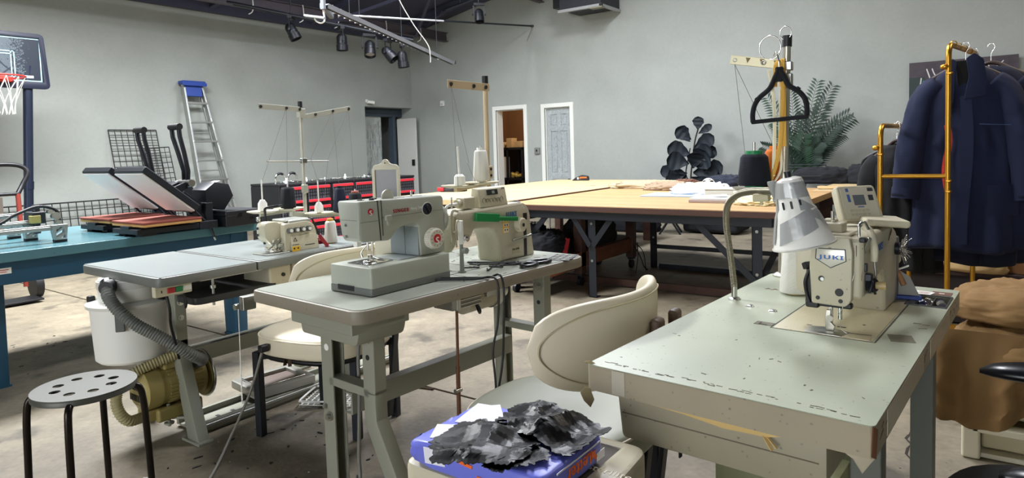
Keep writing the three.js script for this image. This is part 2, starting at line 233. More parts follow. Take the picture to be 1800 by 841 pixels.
{ // room behind the left doorway
  const a = structure('door_1'); const mDk = M(0x4a5866, .6, 0, { map: TXL }), x = -10.42;
  part(a, 'door_frame', [bx(x - .06, x + .06, 1.98, 2.155, -10.3, -8.97, .004), bx(x - .06, x + .06, 0, 1.98, -9.12, -8.97, .004), bx(x - .05, x + .08, 0, 1.98, -10.08, -10.0, .004), bx(x - .1, x + .1, 2.05, 2.12, -10.1, -8.97, .004)], mDk);
  const pt = canvasTex(256, 640, (g, w, h) => { g.fillStyle = '#6d7a80'; g.fillRect(0, 0, w, h); const r = rng(3); g.fillStyle = '#b9bfba'; g.fillRect(60, 0, 196, 430); for (let i = 0; i < 420; i++) { g.globalAlpha = .35; g.fillStyle = ['#d6d8d0', '#8f999a', '#56646e', '#c5c8c0'][i % 4]; const X = 50 + r() * 200, Y = r() * 420; g.fillRect(X, Y, 3 + r() * 10, 10 + r() * 60); } for (let i = 0; i < 160; i++) { g.globalAlpha = .7; g.fillStyle = ['#222b33', '#161c22', '#39444d'][i % 3]; const X = r() * 256; g.fillRect(X, 380 + r() * 90, 3 + r() * 6, 30 + r() * 160); } g.globalAlpha = 1; g.fillStyle = '#1a2028'; g.fillRect(0, 520, w, 120); });
  const pl = bx(x - .03, x + .01, 0, 1.98, -9.72, -9.12, 0); const U = []; const P = pl.index ? pl.toNonIndexed() : pl; const q = P.attributes.position; for (let i = 0; i < q.count; i++) U.push((-9.12 - q.getZ(i)) / .6, q.getY(i) / 1.98); P.setAttribute('uv', new THREE.Float32BufferAttribute(U, 2)); part(a, 'painted_panel', P, M(0xffffff, .7, 0, { map: pt }), 'panel with flaking grey and white paint', true);
  part(a, 'door_leaf', [bx(-10.3, -9.76, .02, 1.93, -10.12, -10.08, .004)], M(0xd5d6d0, .6)); part(a, 'lock_plate', [bx(-9.87, -9.8, .93, 1.06, -10.08, -10.05, .004)], mBlack, 'black lock plate');
  const wb = structure('wall_alcove'); part(wb, 'wall', [bx(-11.65, -11.5, 0, 2.6, -10.3, -8.4, 0), bx(-11.5, XL - .25, 0, 2.6, -8.5, -8.4, 0), bx(-11.65, XL - .25, 2.5, 2.6, -10.3, -8.4, 0)], M(0x4d626c, .85));
  const ps = thing('framed_poster', 'dark framed print of a horned skull in the dim room behind the left doorway', 'poster', [-11.48, 1.72, -9.98], 0, { world: true });
  const pc = canvasTex(200, 260, (g, w, h) => { g.fillStyle = '#4c5257'; g.fillRect(0, 0, w, h); g.fillStyle = '#b8b6ac'; g.beginPath(); g.ellipse(80, 110, 32, 62, .1, 0, 7); g.fill(); g.fillRect(70, 150, 26, 80); g.strokeStyle = '#c9c7bd'; g.lineWidth = 9; g.beginPath(); g.moveTo(120, 40); g.quadraticCurveTo(150, 120, 185, 160); g.stroke(); g.fillStyle = '#22262b'; g.beginPath(); g.arc(66, 96, 9, 0, 7); g.arc(98, 96, 9, 0, 7); g.fill(); });
  part(ps, 'frame', [bx(-11.5, -11.46, 1.35, 1.4, -10.27, -9.69, .003), bx(-11.5, -11.46, 2.06, 2.11, -10.27, -9.69, .003), bx(-11.5, -11.46, 1.4, 2.06, -10.27, -10.22, .003), bx(-11.5, -11.46, 1.4, 2.06, -9.74, -9.69, .003)], mBlack);
  const pp = xf(new THREE.PlaneGeometry(.5, .68), [-11.475, 1.73, -9.98], [0, Math.PI / 2, 0]); part(ps, 'print', pp, M(0xffffff, .8, 0, { map: pc }), null, true);
}
{ // open brown room
  const casing = (d, n) => { const o = structure(n); const c = .075; part(o, 'casing', [bx(d.x0 - c, d.x0, 0, d.y + c, ZB - .02, ZB + .02, .004), bx(d.x1, d.x1 + c, 0, d.y + c, ZB - .02, ZB + .02, .004), bx(d.x0, d.x1, d.y, d.y + c, ZB - .02, ZB + .02, .004), bx(d.x0 - .012, d.x0 + .012, 0, d.y, ZB - .2, ZB - .02, .002), bx(d.x1 - .012, d.x1 + .012, 0, d.y, ZB - .2, ZB - .02, .002), bx(d.x0, d.x1, d.y - .012, d.y, ZB - .2, ZB - .02, .002)], M(0xeaece4, .5)); return o; };
  casing(D1, 'door_2'); const d2 = casing(D2, 'door_3');
  const wr = structure('wall_closet'); part(wr, 'wall', [bx(-9.4, -6.9, 0, 2.7, -12.9, -12.8, 0), bx(-9.4, -9.3, 0, 2.7, -12.8, ZB - .2, 0), bx(-6.95, -6.85, 0, 2.7, -12.8, ZB - .2, 0), bx(-9.4, -6.85, 2.6, 2.7, -12.9, ZB - .2, 0)], M(0x7f5f45, .85));
  const L = new THREE.PointLight(0xffe0b8, 2.6, 0, 2); L.position.set(-7.9, 2.35, -11.3); L.castShadow = true; L.shadow.radius = 3;  // point light of a bulb hidden above the doorway, placed to light this room
  const lb = thing('unseen_ceiling_bulb', 'bare bulb out of view, placed to light the brown room behind the open doorway', 'lamp', [-7.9, 2.6, -11.3]); part(lb, 'socket', rod([0, 0, 0], [0, -.12, 0], .03), mWhite); part(lb, 'bulb', xf(new THREE.SphereGeometry(.045, 16, 12), [0, -.2, 0]), M(0xffffff, .4, 0, { emissive: 0xffe0b8, emissiveIntensity: 3 })); scene.add(L);
  const sf = thing('shelf_unit', 'dark metal shelf unit seen through the open doorway to the brown room', 'shelf', [-8.3, 0, -11.6], 0, { world: true });
  for (const y of [.18, .55, 1.2]) part(sf, 'shelf', bx(-8.75, -7.95, y, y + .05, -11.85, -11.4, .004), mBlackSteel); for (const X of [-8.73, -8.36, -7.97]) for (const Z of [-11.83, -11.42]) part(sf, 'post', bx(X - .02, X + .02, 0, 1.24, Z - .02, Z + .02, .002), mBlackSteel); part(sf, 'back_panel', bx(-8.74, -7.96, .2, 1.2, -11.86, -11.85, 0), mBlack);
  solo('paper_roll', 'white paper roll standing in the dark shelf behind the open doorway', 'roll', [-8.55, .6, -11.6], rod([0, 0, 0], [0, .45, 0], .09, 20), mWhite);
  for (const [X, w, h] of [[-8.62, .2, .12], [-8.37, .14, .2], [-8.12, .2, .13]]) solo('storage_box', ['flat tan box left of the tallest one on top of the dark shelf', 'tallest tan box in the middle of the dark shelf top', 'small tan box at the right end of the dark shelf top'][X < -8.5 ? 0 : X < -8.3 ? 1 : 2], 'box', [X, 1.25, -11.6], bx(-w / 2, w / 2, 0, h, -.1, .1, .004), M(0xb09a76, .8));
  const st = thing('tool_stack', 'heap of small yellow and white odds and ends on the lower shelf behind the doorway', 'clutter', [-8.2, .6, -11.5], 0, { kind: 'stuff' }); const r = rng(9); part(st, 'odds', Array.from({ length: 14 }, () => xf(new THREE.SphereGeometry(.03 + r() * .02, 8, 6), [(r() - .5) * .28, .03 + r() * .06, (r() - .5) * .15])), M(0xb5a04e, .7));
  solo('sheet_rack', 'black sloping board leaning inside the right side of the open doorway', 'board', [-7.2, 0, -10.9], ex([[-.42, 0], [.02, 0], [.02, 1.05], [-.03, 1.05]], .04, .002), mBlack);
  // closed door with scuffed paint
  const dt = canvasTex(512, 1536, (g, w, h) => { g.fillStyle = '#a9afb0'; g.fillRect(0, 0, w, h); const r = rng(12); for (let i = 0; i < 1500; i++) { g.globalAlpha = .22; g.strokeStyle = ['#dfe4e4', '#7b8488', '#c8cdcd', '#8d9496', '#5b6468'][i % 5]; g.lineWidth = 2 + r() * 10; const X = r() * w, Y = r() * h, l = 20 + r() * 90; g.beginPath(); g.moveTo(X, Y); g.quadraticCurveTo(X + (r() - .5) * l, Y + (r() - .5) * l, X + (r() - .5) * l * 1.4, Y + (r() - .5) * l * 1.6); g.stroke(); }
    for (let i = 0; i < 260; i++) { g.globalAlpha = .55; g.fillStyle = ['#1f5a48', '#7fae8d', '#cfd8cf', '#2b3a40', '#3f7f6a', '#20292c'][i % 6]; g.fillRect(r() * w, h * (.84 + r() * .16), 8 + r() * 36, 5 + r() * 30); } g.globalAlpha = .8; g.strokeStyle = '#e9eeea'; g.lineWidth = 9; for (let i = 0; i < 9; i++) { g.beginPath(); g.arc(60 + r() * 400, h * (.86 + r() * .12), 20 + r() * 34, 0, 5); g.stroke(); } g.fillStyle = '#c95b8d'; g.globalAlpha = .75; for (let i = 0; i < 60; i++) g.fillRect(225 + r() * 90, h * (.8 + r() * .16), 5 + r() * 14, 20 + r() * 60); g.globalAlpha = 1; });
  const W = D2.x1 - D2.x0 - .03, H = D2.y - .02, hs = []; for (const [a, b] of [[.16, .42], [.58, .84]]) for (const [c, d] of [[.06, .17], [.22, .62], [.68, .94]]) hs.push([[a * W, (1 - d) * H], [b * W, (1 - d) * H], [b * W, (1 - c) * H], [a * W, (1 - c) * H]]);
  const face = ex([[0, 0], [W, 0], [W, H], [0, H]], .02, .004, { holes: hs, at: [D2.x0 + .015, .01, ZB - .075] }); const bk = bx(D2.x0 + .015, D2.x1 - .015, .01, .01 + H, ZB - .095, ZB - .07, 0); const pn = hs.map(h => box(h[1][0] - h[0][0] - .04, h[2][1] - h[1][1] - .04, .012, D2.x0 + .015 + (h[0][0] + h[1][0]) / 2, .01 + (h[0][1] + h[2][1]) / 2, ZB - .066, .005));
  const G = join([face, bk, ...pn]); const u = G.attributes.uv, pp = G.attributes.position; for (let i = 0; i < u.count; i++) u.setXY(i, (pp.getX(i) - D2.x0) / W, pp.getY(i) / H); part(d2, 'door_leaf', G, M(0xffffff, .5, 0, { map: dt }), 'six-panel door smeared with grey paint and green and pink marks below', true); part(d2, 'door_knob', lathe([[0, .05], [.022, .045], [.028, .03], [.02, .012], [.012, 0]], [D2.x1 - .07, .62, ZB - .055], [Math.PI / 2, 0, 0]), mBlack, 'black door knob');
  const sw = thing('light_switch', 'grey metal light switch box on the gable wall between the two doors', 'switch', [-6.83, 1.17, ZB], 0); part(sw, 'box', box(.11, .12, .04, 0, 0, .02, .006), M(0x9a9c96, .4, .5)); part(sw, 'toggle', box(.02, .035, .03, 0, .004, .05, .004), mBlack);
}
/* ---------- unseen ceiling lights ---------- */
PANELS.forEach(([x, y, z, w, l, c, I, where]) => {
  const o = thing('unseen_ceiling_light', 'long white ceiling light panel out of view, placed to light the hall ' + where, 'lamp', [x, y, z]); part(o, 'housing', [box(w + .06, .06, l + .06, 0, .045, 0, .008)], mWhite); const top = roofY(x) - y - .05; for (const s of [-1, 1]) part(o, 'hanger_rod', rod([0, .07, s * l * .4], [0, top + .05, s * l * .4], .006), mBlackSteel);
  const d = part(o, 'diffuser', box(w, .012, l, 0, .006, 0, .002), M(0xffffff, .5, 0, { emissive: c, emissiveIntensity: 1.2 })); d.castShadow = false;
  const L = new THREE.RectAreaLight(c, I, w, l); L.position.set(x, y - .004, z); L.rotation.x = -Math.PI / 2; scene.add(L);
});

/* ---------- blue workbench and what stands on it ---------- */
{
  const t = thing('workbench', 'long blue painted steel workbench on tapered legs by the left wall', 'workbench', [-4.7, 0, -1.2], 0, { world: true });
  part(t, 'tabletop', bx(-5.3, -4.13, .705, .76, -2.66, 1.4, .006), M(0x5d8c99, .2, .05, { map: TXL })); const leg = (x, z) => part(t, 'leg', [ex([[-.055, 0], [.055, 0], [.075, .5], [.075, .7], [-.075, .7], [-.075, .5]], .1, .004, { at: [x, 0, z - .05], rot: [0, 0, 0] }), bx(x - .055, x + .055, 0, .012, z - .06, z + .06, .002)], mBlueSteel);
  for (const [x, z] of [[-4.23, -2.52], [-5.15, -2.52], [-4.23, 1.1], [-5.15, 1.1], [-4.38, -1.18]]) leg(x, z);
  part(t, 'apron', bx(-4.19, -4.165, .585, .705, -2.6, 1.3, .003), mBlueSteel); part(t, 'apron', bx(-5.25, -5.225, .53, .705, -2.6, 1.3, .003), mBlueSteel); part(t, 'apron', bx(-5.22, -4.19, .43, .705, -2.6, -2.575, .003), mBlueSteel);
  const pl = thing('rating_plate', 'small white and red plate stuck to the apron of the blue workbench', 'plate', [-4.163, .66, -1.19], Math.PI / 2); part(pl, 'plate', box(.075, .032, .002, 0, 0, .001, .0008), mWhite); part(pl, 'print', [box(.05, .004, .001, 0, .005, .0024, 0), box(.04, .004, .001, -.004, -.005, .0024, 0)], M(0xc4553a, .6));
}
function heatPress() { // base at the middle of its foot, opening towards +z
  const p = thing('heat_press', 'near heat press with open tilted platen and red pad on blue workbench', 'press');
  part(p, 'base_frame', [box(.3, .03, .5, 0, .03, -.05, .004), box(.07, .05, .1, .1, .025, .12, .004), box(.07, .05, .1, -.1, .025, .12, .004), box(.32, .05, .12, 0, .03, -.25, .005), box(.1, .02, .44, 0, .052, -.02, .003)], mBlackSteel);
  part(p, 'lower_platen', box(.39, .016, .36, 0, .066, .0, .004), M(0xc99a5a, .6)); part(p, 'silicone_pad', box(.392, .014, .362, 0, .0815, .0, .004), M(0x8e4436, .7));
  const a = -.99, R = [0, 0, 0]; const up = thing('tmp'); scene.remove(up); // frame of the tilted platen
  const hz = -.16, hy = .12, c = Math.cos(.68), s = Math.sin(.68); const Q = (x, l, h) => [x, hy + l * s + h * c, hz + l * c - h * s]; // l along platen, h above it
  const slab = (w, l0, l1, h0, h1, r) => { const g = box(w, h1 - h0, l1 - l0, 0, 0, 0, r); return xf(g, Q(0, (l0 + l1) / 2, (h0 + h1) / 2), [-.68, 0, 0]); };
  part(p, 'upper_platen', slab(.35, 0, .42, .006, .05, .008), mBlackSteel); part(p, 'heating_plate', slab(.335, .012, .408, -.004, .008, .002), M(0xe2dfda, .5, 0), 'pale heating plate');
  part(p, 'hinge_arm', [bar(Q(.07, .1, .06), [.07, .09, -.3], .03, .06), bar(Q(-.07, .1, .06), [-.07, .09, -.3], .03, .06), bar(Q(.0, .06, .075), Q(0, .3, .06), .1, .02), box(.24, .16, .05, 0, .09, -.28, .006)], mBlackSteel);
  const cb = part(p, 'control_box', ex([[-.09, -.06], [.04, -.09], [.11, .0], [.08, .08], [-.02, .1], [-.09, .05]], .16, .005, { at: [-.06, .2, -.36], rot: [0, Math.PI / 2, 0] }), mBlackSteel);
  part(cb, 'display', [xf(box(.07, .1, .004, 0, 0, 0, .001), [.02, .29, -.36], [-1.3, 0, 0])], M(0xc9c9c9, .3)); part(cb, 'button', [xf(box(.02, .02, .006, 0, 0, 0, .001), [.05, .287, -.39], [-1.3, 0, 0])], mRed);
  const hb = [0, .3, -.2]; for (const k of [-1, 1]) { part(p, 'handle_arm', [sweep([[k * .02, hb[1] - .02, hb[2]], [k * .026, hb[1] + .08, hb[2] - .005], [k * .036, hb[1] + .2, hb[2] + .02], [k * .042, hb[1] + .3, hb[2] + .045], [k * .042, hb[1] + .365, hb[2] + .05]], () => .0145, 8)], mBlackSteel); part(p, 'link_arm', bar([k * .04, hb[1] - .01, hb[2] + .02], Q(k * .04, .14, .06), .018, .045), mBlackSteel); }
  part(p, 'handle_grip', rod([-.056, hb[1] + .365, hb[2] + .05], [.056, hb[1] + .365, hb[2] + .05], .021, 14), mBlack); part(p, 'handle_pivot', rod([-.07, hb[1], hb[2]], [.07, hb[1], hb[2]], .024, 14), mSteel); part(p, 'hinge_pin', rod([-.1, .13, -.17], [.1, .13, -.17], .015, 12), mSteel);
  for (const k of [-1, 1]) part(p, 'gas_strut', rod([k * .15, .04, -.24], Q(k * .15, .16, .03), .008), mBlackSteel); return p;
}
const hp = heatPress(); hp.position.set(-4.22, .76, -2.02); hp.rotation.y = .03;
hp.scale.setScalar(1);
copy(hp, [-4.73, .76, -2.04], .05, 'far heat press behind the other, its open platen half hidden');
{
  const c = thing('hand_pump', 'black rod and hose end hanging over the workbench front beside the near heat press', 'rod', [-4.11, .76, -2.3], 0, { world: true }); part(c, 'rod', [rod([-4.14, .86, -2.27], [-4.115, .765, -2.31], .007), rod([-4.115, .765, -2.31], [-4.1, .7, -2.32], .009)], mBlack); part(c, 'tip', rod([-4.1, .7, -2.32], [-4.095, .68, -2.325], .006), mSteel);
  const b = thing('equipment_case', 'flat black equipment case at the far end of the blue workbench', 'case', [-4.22, .76, -2.5], .06); part(b, 'body', box(.34, .075, .27, 0, .0375, 0, .006), mBlack); part(b, 'lid', box(.345, .03, .275, 0, .09, 0, .006), M(0x25272c, .35)); part(b, 'latch', [box(.004, .03, .03, .172, .075, .03, .001), box(.004, .012, .02, .173, .05, -.06, .001)], mBlackGloss);
}
{ // plotter with white rails, left end of the bench
  const g = thing('plotter_frame', 'aluminium plotter frame with two rails and carriage at the left end of workbench', 'machine', [-4.5, .76, -1.2], 0, { world: true });
  const rail = (x, y, z0, z1) => part(g, 'rail', [bx(x - .02, x + .02, y, y + .022, z0, z1, .004), bx(x - .012, x + .012, y + .018, y + .03, z0, z1, .003)], mAlu); rail(-4.37, .83, -1.53, -.4); rail(-4.62, .85, -1.5, -.4); rail(-4.86, .885, -1.48, -.4);
  part(g, 'cross_rail', [bx(-4.88, -4.36, .815, .83, -1.2, -1.16, .003)], mAlu);
  const foot = (x, z) => { const f = part(g, 'foot', ex([[-.03, .012], [.03, .012], [.04, .1], [-.045, .1]], .04, .002, { at: [x - .02, .76, z], rot: [0, Math.PI / 2, 0], holes: [[[-.022, .03], [-.022, .05], [.02, .075], [.02, .055]], [[-.02, .062], [-.02, .085], [.01, .085]], [[0, .022], [.022, .022], [.022, .042]]] }), mAlu); part(f, 'rubber_foot', bx(x - .02, x + .02, .76, .775, z - .032, z + .032, .003), mBlack); }; foot(-4.36, -1.53); foot(-4.62, -1.47); foot(-4.86, -1.46); foot(-4.36, -.45);
  const c = part(g, 'carriage', [bx(-4.66, -4.54, .86, .93, -1.53, -1.46, .006), bx(-4.63, -4.57, .8, .87, -1.51, -1.48, .004), rod([-4.6, .93, -1.5], [-4.6, .97, -1.5], .02)], M(0x3a3c40, .5, .4)); part(c, 'motor', [bx(-4.57, -4.53, .865, .91, -1.5, -1.45, .003)], M(0xb9ab62, .5)); part(c, 'pulley', [rod([-4.53, .9, -1.57], [-4.5, .9, -1.57], .024), rod([-4.53, .93, -1.54], [-4.5, .93, -1.54], .014), rod([-4.53, .86, -1.58], [-4.5, .86, -1.58], .016)], mSteel);
  part(g, 'cable', pipe([[-4.5, .83, -.7], [-4.44, .87, -1.2], [-4.46, .93, -1.35], [-4.5, .965, -1.48], [-4.52, .93, -1.58], [-4.52, .85, -1.59]], .009), mCableBlk);
}
/* ---------- along the left wall ---------- */
{
  const h = thing('basketball_hoop', 'portable basketball hoop with scuffed clear backboard and red rim by left wall', 'hoop', [-8.6, 0, -2.75], 0, { world: true });
  const x = -8.62; part(h, 'pole', [rod([x - .08, 0, -2.73], [x - .02, 2.3, -2.84], .046, 16), rod([x - .055, .93, -2.775], [x - .05, 1.02, -2.78], .05, 16)], M(0x1c2438, .4, .3));
  part(h, 'base', ex(rpoly([[-.45, -.35], [.45, -.35], [.35, .35], [-.35, .35]], .1), .18, .02, { at: [x - .3, .0, -2.75], rot: [-Math.PI / 2, 0, 0] }), mBlack);
  const Bz0 = -3.03, Bz1 = -1.93, y0 = 2.045, y1 = 2.655, lean = .0; const P = (z, y) => [-z, y];
  const fr = rpoly([[-Bz1, y0], [-Bz0 + .0, y0], [-Bz0 - .04, y1], [-Bz1 + .04, y1]], .06); const hole = [[-Bz1 + .05, y0 + .075], [-Bz1 + .07, y1 - .05], [-Bz0 - .085, y1 - .05], [-Bz0 - .06, y0 + .075]];
  part(h, 'board_rim', ex(fr, .04, .004, { holes: [hole], at: [x, 0, 0], rot: [0, Math.PI / 2, 0] }), M(0x171c30, .45));
  const bt = canvasTex(1024, 560, (g, w, hh) => { g.fillStyle = '#242b36'; g.fillRect(0, 0, w, hh); const r = rng(4); g.fillStyle = '#505a62'; g.fillRect(0, 0, w * .74, hh); for (let i = 0; i < 900; i++) { const X = w * (.70 + r() * .12), Y = r() * hh; g.fillStyle = r() < .5 ? '#505a62' : '#242b36'; g.fillRect(X, Y, 4 + r() * 16, 4 + r() * 16); } for (let i = 0; i < 200; i++) { g.fillStyle = r() < .5 ? '#2b323d' : '#646e74'; g.fillRect(w * (.5 + r() * .38), r() * hh, 3 + r() * 9, 3 + r() * 9); } g.strokeStyle = '#2a303a'; g.lineWidth = 16; g.beginPath(); g.moveTo(540, 0); g.quadraticCurveTo(540, 430, 900, 500); g.moveTo(860, 250); g.lineTo(560, 540); g.stroke(); g.strokeStyle = '#a9d3dc'; g.lineWidth = 12; g.strokeRect(10, 14, w - 24, hh - 30); });
  const pg = new THREE.PlaneGeometry(Bz1 - Bz0 - .12, y1 - y0 - .12); xf(pg, [x + .022, (y0 + y1) / 2 + .012, (Bz0 + Bz1) / 2 + .005], [0, Math.PI / 2, 0]); part(h, 'board', [pg], M(0xffffff, .3, 0, { map: bt, side: THREE.DoubleSide }), 'scuffed smoky board with pale blue outline', true);
  const tz = -2.5; part(h, 'target_square', [.21, .18].map(s => [bx(x + .024, x + .028, 2.16 + (s < .2 ? .03 : 0), 2.17 + (s < .2 ? .03 : 0), tz - s, tz + s, 0), bx(x + .024, x + .028, 2.44 - (s < .2 ? .03 : 0), 2.45 - (s < .2 ? .03 : 0), tz - s, tz + s, 0), bx(x + .024, x + .028, 2.16, 2.45, tz - s, tz - s + .01, 0), bx(x + .024, x + .028, 2.16, 2.45, tz + s - .01, tz + s, 0)]), M(0xa9d3dc, .5));
  part(h, 'logo', box(.002, .028, .09, x + .026, 2.175, -2.83, 0), M(0xb9c4c8, .5)); part(h, 'bracket', [bx(x + .02, x + .1, 2.1, 2.17, -2.62, -2.38, .01), rod([x + .02, 2.13, -2.66], [x + .12, 2.13, -2.62], .03)], M(0xc8362c, .4));
  part(h, 'rim', xf(new THREE.TorusGeometry(.23, .009, 8, 36), [x + .33, 2.13, -2.46], [Math.PI / 2, 0, 0]), M(0xc8362c, .4));
  const net = []; for (let k = 0; k < 12; k++) for (const s of [-1, 1]) { const q = (a, y, r) => [x + .33 + Math.cos(a) * r, y, -2.46 + Math.sin(a) * r], a = k / 12 * 6.28; net.push(pipe([q(a, 2.12, .23), q(a + s * .26, 1.98, .17), q(a + s * .52, 1.85, .13), q(a + s * .7, 1.74, .12)], .004, { n: 8, m: 5 })); } part(h, 'net', net, M(0xd8d8d0, .9));
}
{ // step ladder leaning closed against the wall
  const l = thing('step_ladder', 'tall aluminium step ladder with blue top cap leaning against the left wall', 'ladder', [-9.85, 0, -5.4], 0, { world: true });
  const T = [-9.95, 2.36, -5.41], Bt = [-9.42, 0, -5.52]; const L = (u, s, off = 0) => { const w = mix(.14, .27, 1 - u); return [mix(Bt[0], T[0], u) + off, mix(0, T[1], u), mix(Bt[2], T[2], u) + s * w]; };
  for (const s of [-1, 1]) { part(l, 'rail', bar(L(0, s), L(1, s), .028, .075, .003, [1, 0, 0]), mAlu); part(l, 'rear_rail', bar(L(.02, s * .92, -.11), L(.98, s * .92, -.06), .024, .04, .003, [1, 0, 0]), mAlu); }
  for (let k = 1; k < 8; k++) { const u = k / 8.0; part(l, 'step', bar(L(u, -1, .01), L(u, 1, .01), .085, .03, .003), mAlu); if (k % 2) part(l, 'rear_rung', bar(L(u + .06, -.92, -.1), L(u + .06, .92, -.1), .03, .02, .002), mAlu); }
  part(l, 'brace', [bar(L(.125, -1, .01), L(.25, -.6, .01), .008, .02), bar(L(.125, 1, .01), L(.06, .2, .01), .008, .02), bar(L(.875, 1, .01), L(.8, .93, .01), .008, .02)], mAlu);
  const b = M(0x27479c, .45); part(l, 'top_cap', [bar([-9.94, 2.38, -5.59], [-9.94, 2.38, -5.23], .16, .055, .012), bar([-9.86, 2.355, -5.6], [-9.86, 2.355, -5.22], .02, .05, .004)], b); part(l, 'tool_tray', bar([-9.905, 2.17, -5.41], [-9.925, 2.34, -5.41], .25, .05, .006, [1, 0, 0]), b, 'blue tray panel under the cap');
  part(l, 'sticker', [bar(L(.92, -1, .035), L(.86, -1, .035), .012, .01), bar(L(.78, -1, .036), L(.7, -1, .036), .012, .01), bar(L(.6, -1, .036), L(.52, -1, .036), .012, .01)], mWhite);
}
const gridPanel = (name, label, A, Bv, Cv, nu, nv, r = .004) => { // wire panel spanned by A + u B + v C
  const t = thing(name, label, 'grid panel', A, 0); const q = (u, v) => [Bv[0] * u + Cv[0] * v, Bv[1] * u + Cv[1] * v, Bv[2] * u + Cv[2] * v]; const m = M(0x17181c, .5, .2);
  part(t, 'rim', [[q(0, 0), q(1, 0)], [q(1, 0), q(1, 1)], [q(1, 1), q(0, 1)], [q(0, 1), q(0, 0)]].map(([a, b]) => rod(a, b, r * 1.5, 6)), m);
  for (let i = 1; i < nu; i++) part(t, 'wire', rod(q(i / nu, 0), q(i / nu, 1), r, 6), m); for (let j = 1; j < nv; j++) part(t, 'wire', rod(q(0, j / nv), q(1, j / nv), r, 6), m); return t;
};
gridPanel('wire_grid_panel', 'taller black wire grid panel leaning on the wall behind the heat presses', [-9.72, .0, -4.25], [0, 0, -.66], [-.3, 1.655, .05], 8, 22, .005);
gridPanel('wire_grid_panel', 'black wire grid panel leaning lower, right of the taller leaning panel', [-9.62, .02, -4.62], [0, .02, -.42], [-.25, 1.36, .08], 6, 18, .005);
gridPanel('wire_grid_panel', 'long low black wire grid panel on edge behind the workbench', [-9.86, .02, -2.2], [0, .0, -2.65], [-.1, .66, 0], 28, 6, .006);
{
  const d = thing('hand_truck', 'hand truck with curved black handle and brown lower tubes at left edge', 'hand truck', [-7.2, 0, -1.95], 0, { world: true }); const mB = M(0x1a1a1e, .4, .3), mR = M(0x7b2c22, .5);
  part(d, 'handle', pipe([[-7.05, .95, -2.17], [-7.08, 1.03, -2.22], [-7.1, 1.13, -2.27], [-7.12, 1.19, -2.24], [-7.13, 1.215, -2.13], [-7.14, 1.21, -1.9], [-7.14, 1.2, -1.7]], .02, { m: 10 }), mB); part(d, 'crossbar', rod([-7.05, .95, -2.17], [-7.05, .95, -1.68], .016), mB);
  for (const z of [-2.17, -1.7]) part(d, 'upright', rod([-7.05, .95, z], [-6.95, .12, z + (z < -2 ? .02 : 0)], .02), mR); part(d, 'toe_plate', bx(-6.95, -6.7, .02, .035, -2.2, -1.66, .003), mB); part(d, 'board', [bx(-7.06, -7.03, .3, .93, -2.05, -1.75, .004)], M(0x5c534a, .8), 'grey board between the uprights'); for (const z of [-2.24, -1.62]) part(d, 'wheel', rod([-7.0, .12, z - .03], [-7.0, .12, z + .03], .12, 24), mBlack);
}
